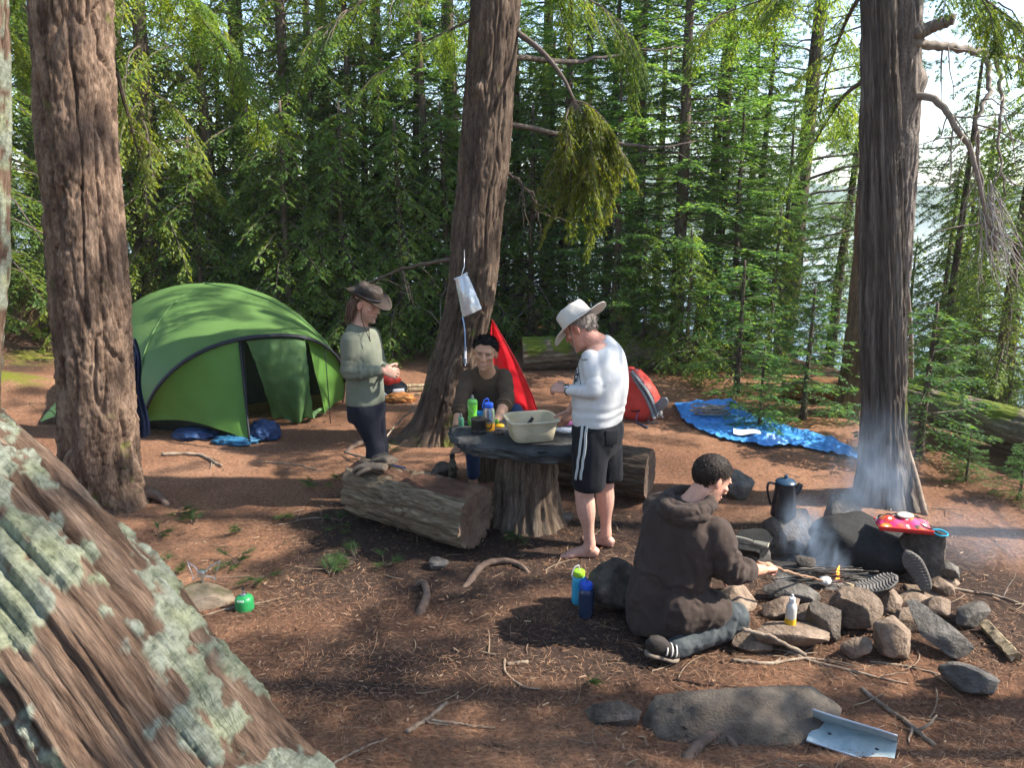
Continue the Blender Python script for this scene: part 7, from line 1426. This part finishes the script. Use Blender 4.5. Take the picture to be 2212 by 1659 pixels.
# stove, hose and gas canister
def stove():
    p = on(437, 1262, G(437, 1262)[1], st('camping stove')); s0 = G(440, 1285); p = np.array([s0[0], s0[1], top_of(s0[0], s0[1], st('camping stove'))]); e = empty('camp_stove', tuple(p), .3, 'silver folding gas stove with wire legs on the mossy stone', 'stove')
    b = MB(); b.add(*lathe([(.016, .045), (.026, .05), (.030, .068), (.026, .082), (.010, .086), (0, .086)], 20)); put(b, 'burner', M_ALU, e); b = MB(); b.add(*lathe([(.008, .008), (.009, .05)], 12)); put(b, 'stem', M_ALU, e)
    for k in range(3):
        a = k * 2.094 + .3; d = np.array([math.cos(a), math.sin(a), 0]); b = MB(); b.add(*tube(np.array([d * .012 + np.array([0, 0, .05]), d * .05 + np.array([0, 0, .095]), d * .115 + np.array([0, 0, .115])]), .0035, 6)); b.add(*tube(np.array([d * .115 + np.array([0, 0, .115]), d * .085 + np.array([0, 0, .045]), d * .075 + np.array([0, 0, .0])]), .0035, 6)); b.add(*tube(np.array([d * .01 + np.array([0, 0, .04]), d * .045 + np.array([0, 0, .03]), d * .08 + np.array([0, 0, .0])]), .0045, 6)); put(b, 'support_leg', M_ALU, e)
    g = G(529, 1316); c = empty('gas_canister', tuple(g), -.1, 'green camping gas canister marked GAS on the needles', 'gas canister'); M_G = pmat('green_paint', [(.02, .24, .07), (.03, .30, .09)], rough=.35, spec=.5, bump=.02)
    b = MB(); b.add(*lathe([(.048, 0), (.054, .003), (.055, .008), (.054, .062), (.053, .066), (.048, .078), (.034, .088), (.020, .092), (.018, .094)], 40)); put(b, 'can', M_G, c); b = MB(); b.add(*lathe([(.019, .092), (.020, .098), (.010, .102), (.009, .118), (.005, .12), (.005, .128), (0, .128)], 20)); put(b, 'valve', M_ALU, c); b = MB(); b.add(*lathe([(.0, .126), (.010, .127), (.011, .138), (0, .140)], 14)); put(b, 'knob', M_BLACKM, c)
    fc = bpy.data.curves.new('lettering', 'FONT'); fc.body = 'GAS'; fc.size = .021; fc.align_x = 'CENTER'; fc.extrude = .0006; fo = bpy.data.objects.new('lettering', fc); COL.objects.link(fo); dg = bpy.context.evaluated_depsgraph_get(); me = bpy.data.meshes.new_from_object(fo.evaluated_get(dg)); bpy.data.objects.remove(fo)
    for v in me.vertices:
        x, yv, z = v.co; a = x / .045; h = yv / .021 * .016; r = .0522 - h * .55 + z; v.co = (r * math.sin(a) , -r * math.cos(a), .071 + h * .85)
    me.materials.append(plastic('white_ink', (.75, .78, .75))); link('lettering', me, c)
    b = MB(); a = np.array([[-.5, 0], [-.38, 0], [-.38, 1], [-.5, 1]]); r = .0552; b.add(np.stack([r * np.sin(a[:, 0] - .25), -r * np.cos(a[:, 0] - .25), .016 + a[:, 1] * .018], 1), np.array([[0, 1, 2, 3]])); b.build('label_square', pmat('grey_label', [(.10, .16, .13)], bump=0), c)
    # hose from stove to can
    a0 = p + np.array([.03, -.01, .03]); a9 = g + np.array([-.018, 0, .098]); b = MB(); b.add(*tube(resamp(np.array([a0, a0 + np.array([.07, -.02, .01]), a0 + np.array([.11, -.03, -.06]), g + np.array([-.14, -.01, .03]), g + np.array([-.09, -.005, .055]), a9]), 34), .0042, 6)); put(b, 'hose', M_SLEEVE, e); e.children[-1].matrix_parent_inverse = Matrix.LocRotScale(e.location, e.rotation_euler, None).inverted()
stove()
# water bag with hose and filter hung on the middle tree
def water_bag():
    yb = yB - .34; e = empty('water_bag', (0, 0, 0), 0, 'clear gravity water bag with a hose hanging on the middle tree', 'water bag'); n = 26; V = []; V2 = []
    for i in range(n):
        f = i / (n - 1); l = PY(983 + 16 * f, 603 + 82 * f, yb); r_ = PY(1008 + 33 * f ** .9, 590 + 76 * f, yb); x = np.linspace(0, 1, n); p = l + (r_ - l) * x[:, None]; bul = .07 * np.sin(x * math.pi) ** .7 * (.25 + .75 * math.sin(min(1, f * 1.05) * math.pi * .62)); wv = .006 * np.sin(x * 13 + f * 5)
        V.append(p + np.outer(-bul + wv, (0, 1, 0))); V2.append(p + np.outer(bul * .4, (0, 1, 0)))
    m, t, o = newmat('clear_film'); g_ = nd(t, 'BsdfGlossy', {'Color': (.9, .92, .95, 1), 'Roughness': .12}); tr = nd(t, 'BsdfTransparent', {'Color': (.88, .9, .92, 1)}); df = nd(t, 'BsdfDiffuse', {'Color': (.62, .63, .65, 1)}); co = coords(t); nn = nd(t, 'TexNoise', {'Vector': co, 'Scale': 14.0, 'Detail': 3.0}); bp = nd(t, 'Bump', {'Height': nn.outputs[0], 'Strength': .6, 'Distance': .03}); t.links.new(bp.outputs[0], g_.inputs['Normal']); m1 = nd(t, 'MixShader', {0: .45, 1: tr.outputs[0], 2: df.outputs[0]}); m2 = nd(t, 'MixShader', {0: .28, 1: m1.outputs[0], 2: g_.outputs[0]}); t.links.new(m2.outputs[0], o.inputs[0])
    b = MB(); F = grid_faces(n, n, wrap=False); b.add(np.concatenate(V), F); b.add(np.concatenate(V2), F[:, ::-1]); b.build('bag', m, e)
    b = MB(); b.add(*tube(np.array([PY(981, 603, yb), PY(995, 598, yb - .01), PY(1010, 589, yb)]), .009, 6, flat=.5)); b.build('roll_top', plastic('film_seal', (.55, .57, .6)), e); b = MB(); b.add(*tube(np.array([PY(996, 597, yb), PY(1003, 575, yb + .06), PY(1003, 540, yB - .235)]), .004, 5)); b.build('hook', M_ALU, e)
    h = resamp(np.array([PY(999, 684, yb), PY(1003, 705, yb - .02), PY(1005, 735, yb - .01), PY(1005, 752, yb)]), 16); b = MB(); b.add(*tube(h, .006, 8)); b.build('hose', plastic('blue_tube', (.35, .48, .75), .2), e)
    for (v0, v1, r, c) in ((750, 757, .016, (.20, .22, .26)), (757, 774, .0125, (.62, .62, .66)), (774, 784, .017, (.18, .20, .24))): b = MB(); b.add(*tube(np.array([PY(1005, v0, yb), PY(1005, v1, yb)]), r, 14)); put(b, 'filter_body' if v0 == 757 else 'filter_cap', plastic('filter_%d' % v0, c), e)
    b = MB(); b.add(*tube(np.array([PY(1005, 784, yb), PY(1005, 790, yb)]), .006, 8)); put(b, 'outlet', plastic('outlet_blue', (.4, .5, .6)), e)
water_bag()
# work gloves and blue knife on the log
LOGB = [o for o in COL.objects if o.name.startswith('bark')][:1]
def glove(u, v, yy, rz, label, seed):
    p = PY(u, v, yy); z = top_of(p[0], p[1], LOGB, .33); M = rotm(0, 0, rz); pcs = hand_pieces((0, 0, .028), (1, 0, 0), (0, 0, -1), (0, 1, 0), curl=(.35, .45, .4), size=1.15, spread=.2) + [tube(np.array([(-.08, 0, .03), (-.04, 0, .03), (0, 0, .028), (.03, 0, .026)]), np.array([[.022, .05], [.02, .045], [.022, .040], [.02, .045]]), 16, up=(0, 0, 1))]
    V, F = remesh(pcs, .005, 2); V = V + vnormals(V, F) * (.004 + .003 * fbm(V * 40, 2, seed))[:, None]; V = V @ M.T; b = MB(); b.add(V, F); o = b.build('work_glove', pmat('work_leather', [(.10, .075, .055), (.20, .155, .115)], scale=20, bump=.5, bscale=60) if seed == 1 else bpy.data.materials['work_leather']); o.location = (p[0], p[1], z - V[:, 2].min() - .005); tag(o, label, 'glove')
glove(812, 1030, 5.35, 2.9, 'worn leather glove lying flat at the left end of the log seat', 1); glove(838, 1016, 5.45, 2.2, 'crumpled leather glove behind the other glove on the log seat', 2)
p = PY(858, 1003, 5.5); z = top_of(p[0], p[1], LOGB, .36); b = MB(); b.add(*box((p[0], p[1], z + .014), (.13, .035, .02), rotm(0, .1, -.35), .006)); tag(b.build('knife_sheath', plastic('blue_sheath', (.03, .10, .30))), 'blue plastic sheath beside the gloves on the log seat', 'sheath')
lump('bracket_fungus', np.array([PY(805, 1052, 5.2)[0], 5.33, .33]), (.26, .14, .06), pmat('pale_fungus', [(.22, .17, .12), (.36, .29, .2)], scale=10, bump=.6), 'pale crumbling slab of bark on the left end of the log seat', 'bark', 4, amp=.3) if False else None
# white lump toasting on the stick, small flame, kindling
o = lump('toasting_bread', FIRE_TIP, (.075, .06, .06), pmat('toasted_white', [(.72, .70, .66), (.8, .78, .74)], bump=.4), 'white lump of food on the end of the roasting stick', 'food', 5, sub=3, amp=.3, flat=False)
def flame():
    g = G(1808, 1262); e = empty('campfire', (g[0], g[1], gz1(g[0], g[1]) + .03), 0, 'small campfire of thin twigs in the stone ring', 'campfire'); m, t, o_ = newmat('flame'); em = nd(t, 'Emission', {'Color': (1, .25, .03, 1), 'Strength': 3.0}); t.links.new(em.outputs[0], o_.inputs[0]); b = MB()
    b.add(*tube(np.array([(0, 0, .0), (.004, 0, .03), (-.004, 0, .06), (.004, 0, .10)]), np.array([.010, .013, .009, .001]), 8)); b.build('flame', m, e); rg = np.random.default_rng(3)
    for k in range(26):
        a = rg.uniform(-.4, .4) + (math.pi if k % 2 else 0); L = rg.uniform(.15, .38); c = np.array([rg.uniform(-.2, .1), rg.uniform(-.08, .1), rg.uniform(.02, .08)]); d = np.array([math.cos(a), .3 * math.sin(a) - .15, rg.uniform(-.1, .12)]); q = c + d * L * np.linspace(-.5, .5, 7)[:, None] + np.cumsum(rg.normal(0, .004, (7, 3)), 0); bb = MB(); bb.add(*tube(q, np.linspace(.005, .0025, 7), 5)); bb.build('twig', M_CHAR if k % 6 else M_DEAD, e)
    for k in range(6):
        bb = MB(); c = np.array([rg.uniform(-.02, .12), rg.uniform(-.16, -.08), .015]); a = rg.uniform(-.5, .5); bb.add(*box(c, (rg.uniform(.05, .11), .012, .01), rotm(0, rg.uniform(-.3, .3), a))); bb.build('wood_chip', M_CHIP, e)
M_CHAR = pmat('charred_twig', [(.02, .018, .016), (.06, .05, .045)], bump=.3); M_CHIP = pmat('split_wood_chip', [(.32, .24, .15), (.48, .38, .26)], scale=18, stretch=(1, 5, 5), bump=.5)
flame()
# split log and sticks
def split_log(a, b_, r, label, mat=None):
    a, b_ = np.asarray(a), np.asarray(b_); n = 24; p = a + (b_ - a) * np.linspace(0, 1, n)[:, None]; V, F = tube(p, np.full(n, r), 7, up=(.3, .2, 1)); rg = np.random.default_rng(int(a[0] * 100) % 97); V = V + rg.normal(0, r * .06, V.shape); V[:-2].reshape(n, 7, 3)[:, :, :] += np.repeat(rg.normal(0, r * .18, (1, 7, 3)), n, 0); b = MB(); b.add(V, F); return tag(b.build('firewood', mat or pmat('split_firewood', [(.14, .10, .06), (.30, .23, .14), (.44, .35, .23)], scale=8, stretch=(4, 4, 1), bump=.8, bscale=40), smooth=False), label, 'firewood')
split_log(G(2126, 1362) + np.array([0, 0, .035]), G(2192, 1432) + np.array([0, 0, .03]), .032, 'split piece of firewood pointing to the lower right corner')
for k, (a, c, l, r) in enumerate([((868, 838), (920, 836), 'pale peeled firewood stick lying uppermost behind the small daypack', .026), ((866, 848), (914, 845), 'brown barked firewood stick with a sawn end near the middle tree', .03), ((860, 857), (908, 853), 'thin pale firewood stick lowest beside the small daypack', .014)]):
    split_log(G(*a) + np.array([0, 0, r * .8]), G(*c) + np.array([0, 0, r * .8]), r, l, bpy.data.materials.get('split_firewood'))
M_STK = pmat('fallen_stick', [(.12, .085, .06), (.24, .18, .13), (.36, .29, .22)], scale=14, bump=.6, bscale=60)
def stick(pts, r0, r1, label, seed=1, forks=0, z=None, mat=None, name='stick'):
    P3 = np.array([G(*p) for p in pts]); m = 8 * len(pts); q = resamp(P3, m); q[:, 2] = gz(q[:, 0], q[:, 1]) + r0 * .75 + (0 if z is None else np.interp(np.linspace(0, 1, m), np.linspace(0, 1, len(z)), z)); rg = np.random.default_rng(seed); q += rg.normal(0, r0 * .18, q.shape); b = MB(); b.add(*tube(q, np.linspace(r0, r1, m) * rg.uniform(.88, 1.12, m), 8))
    for k in range(forks):
        i = rg.integers(m // 4, m - 2); d = unit(unit(q[i + 1] - q[i - 1]) * .7 + unit(rg.normal(0, 1, 3) * np.array([1, 1, .15])) * .7); L = rg.uniform(.08, .22); w = q[i] + d * L * np.linspace(0, 1, 6)[:, None] + np.cumsum(rg.normal(0, .004, (6, 3)), 0); w[:, 2] = np.maximum(w[:, 2], gz(w[:, 0], w[:, 1]) + .004); b.add(*tube(w, np.linspace(r1 * .9, r1 * .3, 6), 5))
    return tag(b.build(name, mat or M_STK), label, 'stick')
stick([(880, 1586), (915, 1562), (965, 1522)], .012, .010, 'grey forked stick lying in the shadow at the bottom middle', 1, 1)
stick([(930, 1560), (1000, 1568), (1070, 1576)], .008, .004, 'thin dark twig running right from the forked stick', 2)
stick([(720, 1652), (780, 1622), (835, 1598)], .007, .004, 'pale thin stick in the bottom left patch of light', 3)
stick([(1595, 1470), (1655, 1482), (1735, 1494)], .011, .010, 'broken stick lying across the sunken boulder', 4, 0, z=[.28, .27, .19])
stick([(1860, 1490), (1905, 1525), (1960, 1565), (2018, 1612)], .010, .011, 'long crooked dark stick between the boulder and the flat stone', 5, 2)
stick([(1580, 1430), (1660, 1437), (1740, 1425), (1800, 1432)], .011, .006, 'lichen flecked branch lying in front of the kneeling man', 6, 4)
stick([(1700, 1410), (1790, 1440), (1880, 1462), (1960, 1480)], .009, .004, 'slender brown branch in front of the fire ring', 7, 4)
stick([(1880, 1430), (1960, 1442), (2040, 1462)], .007, .004, 'tan twig below the leaning slate', 8, 2)
stick([(1090, 1425), (1093, 1455), (1130, 1485), (1165, 1492)], .007, .004, 'curved twig standing out on the lit soil', 9)
stick([(1096, 1438), (1140, 1433)], .010, .010, 'short thick stick end on the lit soil beside the curved twig', 10)
stick([(350, 985), (430, 985), (480, 1010)], .02, .010, 'dark bent branch lying before the tent porch', 11, 3)
stick([(560, 1000), (640, 1005), (700, 1020)], .009, .004, 'thin grey stick between the tent and the hatted man', 12, 2)
stick([(745, 985), (800, 1000), (870, 950), (940, 915)], .012, .006, 'pale branch behind the hatted man’s legs, tip towards the middle tree'.replace('’', "'"), 13, 5, z=[.03, .06, .22, .3])
stick([(2040, 1270), (2130, 1285), (2212, 1310)], .010, .006, 'tan branch on the dark soil at the right edge', 14, 2)
stick([(300, 1375), (480, 1320), (620, 1290)], .007, .003, 'thin twig running past the gas canister', 15, 2)
stick([(600, 1135), (680, 1120), (740, 1125)], .006, .003, 'thin twig lying left of the log seat', 16, 2)
# pole leaning on the twin trunk
b = MB(); a, c = G(1998, 1112) + np.array([0, 0, .0]), PY(1948, 930, yC + .02); q = resamp(np.array([a, (a + c) / 2 + np.array([.01, 0, .0]), c]), 14); b.add(*tube(q, np.linspace(.026, .017, 14), 8)); tag(b.build('pole', M_STK), 'dead pole leaning against the right side of the twin trunk', 'pole')
b = MB(); a, c = G(2035, 868) + np.array([.1, .9, -.2]), PY(1955, 560, 8.9); q = resamp(np.array([a, (a + c) / 2 + np.array([.03, 0, .0]), c]), 14); b.add(*tube(q, np.linspace(.035, .02, 14), 8)); tag(b.build('dead_sapling', M_LIMB), 'bare leaning dead sapling right of the twin trunk', 'sapling')
# surface roots
def root(pts, r0, r1, label, seed, bump_=.6):
    P3 = np.array([G(*p) for p in pts]); m = 10 * len(pts); q = resamp(P3, m); q[:, 2] = gz(q[:, 0], q[:, 1]) + r0 * bump_ * np.sin(np.linspace(.15, math.pi - .15, m)) - r0 * 1.2 * np.abs(np.linspace(-1, 1, m)) ** 4; b = MB(); rg = np.random.default_rng(seed); b.add(*tube(q, np.linspace(r0, r1, m) * rg.uniform(.85, 1.15, m), 9)); tag(b.build('root', M_BROWNR), label, 'root')
M_BROWNR = pmat('root_bark', [(.09, .06, .045), (.18, .125, .095)], scale=14, bump=.8, bscale=50)
root([(905, 1325), (922, 1300), (915, 1270), (895, 1262)], .030, .014, 'bare curved root rising from the soil left of the blue bottles', 1, 1.4)
root([(1000, 1270), (1050, 1225), (1110, 1222), (1150, 1240)], .028, .012, 'low root running out below the stump table', 2, 1)
root([(1480, 1640), (1520, 1612), (1560, 1600), (1600, 1622)], .030, .012, 'forked grey root in front of the sunken boulder', 3, 1)
root([(870, 950), (800, 960), (740, 975)], .05, .02, 'thick root leaving the foot of the middle tree', 4, .8)
root([(285, 1075), (330, 1080), (370, 1095)], .07, .02, 'short thick root at the foot of the left trunk', 5, .8)
# ================================================================== LITTER AND SPRIGS
def litter_mat(name, cols):
    m, t, o = newmat(name); g = nd(t, 'NewGeometry'); c = ramp(t, g.outputs['Random Per Island'], cols, 0, 1); b = nd(t, 'BsdfPrincipled', {'Base Color': c, 'Roughness': .8, 'Specular IOR Level': .2}); t.links.new(b.outputs[0], o.inputs[0]); return m
def scatter_pts(n, rng, u=(-60, 2280), v=(690, 1700)):
    U = rng.uniform(u[0], u[1], n); W = rng.uniform(v[0], v[1], n); a = (U - 1106) / FPX; bq = (829.5 - W) / FPX; c, s = math.cos(PITCH), math.sin(PITCH); d = np.stack([a, c + s * bq, c * bq - s], 1); t = -CAM_H / d[:, 2]
    for _ in range(3): x, y = d[:, 0] * t, d[:, 1] * t; t = (gz(x, y) - CAM_H) / d[:, 2]
    x, y = d[:, 0] * t, d[:, 1] * t; k = (y > 2.0) & (y < 17) & (y < np.interp(x, _EX, _EY)); return x[k], y[k]
def needles():
    rng = np.random.default_rng(77); x, y = scatter_pts(105000, rng); dens = fbm(np.stack([x * 1.1, y * 1.1, 0 * x], 1), 3, 12); k = rng.uniform(-.35, .45, len(x)) < dens + .12; x, y = x[k], y[k]; n = len(x)
    dist = np.hypot(x, y); L = rng.uniform(.02, .075, n) * (1 + .03 * dist); w = rng.uniform(.0006, .0014, n) * (.5 + .12 * dist); a = rng.uniform(0, np.pi * 2, n); tl_ = rng.normal(0, .10, n); z = gz(x, y) + .006 + np.abs(tl_) * L * .5
    d = np.stack([np.cos(a), np.sin(a), tl_], 1); s = np.stack([-np.sin(a), np.cos(a), rng.normal(0, .3, n)], 1); c = np.stack([x, y, z + rng.uniform(0, .006, n)], 1); L = L[:, None]; w = w[:, None]
    V = np.stack([c - d * L / 2, c + s * w, c + d * L / 2, c - s * w], 1).reshape(-1, 3); b = MB(); b.add(V, np.arange(len(V)).reshape(-1, 4)); o = b.build('needle_litter', litter_mat('fallen_needles', [(.06, .03, .018), (.17, .08, .042), (.28, .14, .075), (.38, .22, .125), (.28, .19, .125), (.12, .065, .044)]), smooth=False); tag(o, 'fallen brown needles strewn over the camp floor', 'needles', kind='stuff')
needles()
def chips():
    rng = np.random.default_rng(78); x, y = scatter_pts(3200, rng); n = len(x); L = (.006 + .030 * rng.uniform(0, 1, n) ** 2.5) * (1 + .05 * np.hypot(x, y)); w = L * rng.uniform(.06, .34, n); a = rng.uniform(0, 6.28, n); h = .003; V = []; base = gz(x, y) + .008
    d = np.stack([np.cos(a), np.sin(a), rng.normal(0, .08, n)], 1) * L[:, None] / 2; s = np.stack([-np.sin(a), np.cos(a), rng.normal(0, .15, n)], 1) * w[:, None] / 2; c = np.stack([x, y, base], 1); u = np.array([0, 0, .004])
    V = np.stack([c - d - s * .6, c + d * .9 - s, c + d + s * .7, c - d * .9 + s, c - d * .9 - s * .6 + u, c + d * .85 - s * .9 + u, c + d * .95 + s * .6 + u, c - d * .85 + s * .9 + u], 1).reshape(-1, 3); i = np.arange(n)[:, None] * 8
    F = np.concatenate([i + np.array([q]) for q in ([4, 5, 6, 7], [0, 1, 5, 4], [1, 2, 6, 5], [2, 3, 7, 6], [3, 0, 4, 7])]); b = MB(); b.add(V, F); o = b.build('wood_chip_litter', litter_mat('chip_litter', [(.08, .042, .026), (.20, .11, .065), (.28, .17, .11), (.42, .30, .20), (.12, .07, .046)]), smooth=False); tag(o, 'small bark flakes and wood chips strewn over the camp floor', 'wood chips', kind='stuff')
chips()
def twiglets():
    rng = np.random.default_rng(79); x, y = scatter_pts(340, rng); b = MB()
    for i in range(len(x)):
        L = rng.uniform(.05, .26) * (1 + .03 * y[i]); a = rng.uniform(0, 6.28); s = np.linspace(-.5, .5, 6); cv = rng.normal(0, .25); px = x[i] + L * (np.cos(a) * s - np.sin(a) * cv * s ** 2); py = y[i] + L * (np.sin(a) * s + np.cos(a) * cv * s ** 2); r = rng.uniform(.0015, .0045) * (1 + .04 * y[i]); b.add(*tube(np.stack([px, py, gz(px, py) + r * 1.2 + .005], 1), np.linspace(r, r * .5, 6), 4, cap=False))
    o = b.build('twig_litter', litter_mat('twig_litter', [(.06, .04, .028), (.15, .10, .07), (.26, .19, .13), (.20, .15, .11)])); tag(o, 'small dead twigs scattered over the camp floor', 'twigs', kind='stuff')
twiglets()
def sprig(u, v, s, label, n=7, seed=1, twig=True):
    rng = np.random.default_rng(seed); g = G(u, v); e = empty('pine_sprig', (g[0], g[1], g[2]), 0, label, 'sprig', 'green pine sprigs lying on the needles'); b = MB(); wb = MB(); a0 = rng.uniform(0, 6.28)
    for k in range(n):
        a = a0 + rng.normal(0, .9); L = s * rng.uniform(.35, 1); st0 = np.array([rng.normal(0, .05) * s * 2, rng.normal(0, .05) * s * 2, .02]); en = st0 + np.array([math.cos(a) * L, math.sin(a) * L, rng.uniform(.0, .05)]); p = np.linspace(st0, en, 5) + rng.normal(0, .006, (5, 3)); wb.add(*tube(p, np.linspace(.004, .002, 5), 4))
        T = unit(en - st0); m = 46; base = en + (st0 - en) * rng.uniform(0, .45, m)[:, None]; D = T * .8 + rng.normal(0, .42, (m, 3)); D[:, 2] = np.abs(D[:, 2]) * .55 + .02; D /= np.linalg.norm(D, axis=1)[:, None]; W = np.cross(D, rng.normal(0, 1, (m, 3))); W /= np.linalg.norm(W, axis=1)[:, None]; l = rng.uniform(.05, .10, (m, 1)); b.add(np.stack([base - W * .0016, base + W * .0016, base + D * l], 1).reshape(-1, 3), np.arange(m * 3).reshape(-1, 3))
    b.build('needles', M_PINE, e, smooth=False); wb.build('twig', M_TWIG, e)
for k, (u, v, s, n, l) in enumerate([(770, 1215, .22, 9, 'large green pine sprig below the left of the log seat'), (720, 1245, .16, 6, 'green pine sprig at the lower left of the log seat'), (735, 1135, .2, 8, 'green pine sprig beside the left end of the log seat'), (740, 1030, .22, 9, 'green pine bough beside the hatted man’s legs'.replace('’', "'")), (690, 1050, .16, 6, 'green pine sprig left of the pine bough by the hatted man'),
                                     (850, 975, .12, 4, 'small pine tuft behind the log seat, under the pale branch'), (1125, 1165, .16, 7, 'green pine sprig at the foot of the stump table'), (840, 1225, .12, 4, 'small pine sprig under the middle of the log seat'), (610, 1128, .09, 3, 'small green pine tuft midway between the left trunk and the log seat'), (385, 1115, .17, 7, 'green pine sprig right of the left trunk'), (345, 1160, .10, 4, 'pine tuft below the sprig beside the left trunk'), (420, 1135, .10, 3, 'pine tuft right of the sprig beside the left trunk'),
                                     (510, 1222, .17, 6, 'green pine sprig behind the camping stove'), (565, 1255, .15, 5, 'green pine sprig right of the gas canister'), (395, 1232, .08, 3, 'pine tuft left of the camping stove'), (520, 1150, .06, 3, 'lone pine tuft up from the gas canister'), (1265, 1478, .06, 2, 'dry yellow tuft at the edge of the kneeling man’s shadow'.replace('’', "'")), (360, 1225, .07, 3, 'pine tuft at the edge of the leaning cedar')]):
    sprig(u, v, s, l, n, k + 1)
# ================================================================== SMOKE
def smoke(name, c, rad, rot, label, dens=2.2, sc=3.0, seed=0.0):
    """closed puff of smoke: density thins out to its edge and breaks up with noise"""
    V, F = ico(3); b = MB(); b.add(V, F); m, t, o = newmat(name + '_volume'); tc = nd(t, 'TexCoord'); ln = nd(t, 'VectorMath', {0: tc.outputs['Object']}, operation='LENGTH'); fo = nd(t, 'MapRange', {'Value': ln.outputs['Value'], 'From Min': 1.0, 'From Max': .1, 'To Min': 0.0, 'To Max': 1.0}, interpolation_type='SMOOTHSTEP')
    g = nd(t, 'NewGeometry'); mp = nd(t, 'Mapping', {'Vector': g.outputs['Position'], 'Scale': (1, 1, .5), 'Location': (seed, seed, 0)}); n = nd(t, 'TexNoise', {'Vector': mp.outputs[0], 'Scale': sc, 'Detail': 6.0, 'Roughness': .62, 'Distortion': 1.6}); mr = nd(t, 'MapRange', {'Value': n.outputs[0], 'From Min': .42, 'From Max': .72, 'To Min': 0.0, 'To Max': dens}); mu = nd(t, 'Math', {0: mr.outputs[0], 1: fo.outputs[0]}, operation='MULTIPLY')
    v = nd(t, 'VolumePrincipled', {'Color': (.62, .78, 1.0, 1), 'Density': mu.outputs[0], 'Anisotropy': .3}); t.links.new(v.outputs[0], o.inputs['Volume']); ob = b.build(name, m); ob.location = tuple(c); ob.scale = rad; ob.rotation_euler = rot; return tag(ob, label, 'smoke', kind='stuff')
fy = 4.55
smoke('smoke', PY(1745, 1160, fy + .15), (.22, .2, .36), (0, -.35, 0), 'pale wisp of smoke rising past the coffee pot', 7.0, 4.5, 1.3)
smoke('smoke', PY(1870, 1030, fy + .55), (.42, .36, .62), (0, .2, 0), 'blue smoke drifting up in front of the twin trunk', 3.6, 3.0, 4.1)
smoke('smoke', PY(1790, 1225, fy + .05), (.20, .16, .20), (0, 0, 0), 'thick white smoke puff just over the embers', 8.0, 6.0, 2.2)
smoke('smoke', PY(2110, 1190, fy + .4), (.85, .5, .42), (0, .1, 0), 'thin smoke hanging right of the fire ring', .9, 2.0, 7.7)
# ================================================================== HAZE
def haze():
    V, F = box((0, 320, 30), (1540, 780, 70)); b = MB(); b.add(V, F); m, t, o = newmat('thin_air'); v = nd(t, 'VolumePrincipled', {'Color': (.86, .92, 1.0, 1), 'Density': .0007, 'Anisotropy': .2}); t.links.new(v.outputs[0], o.inputs['Volume'])
    tag(b.build('haze', m, smooth=False), 'thin bluish haze over the lake and the camp', 'haze', kind='stuff')
haze()
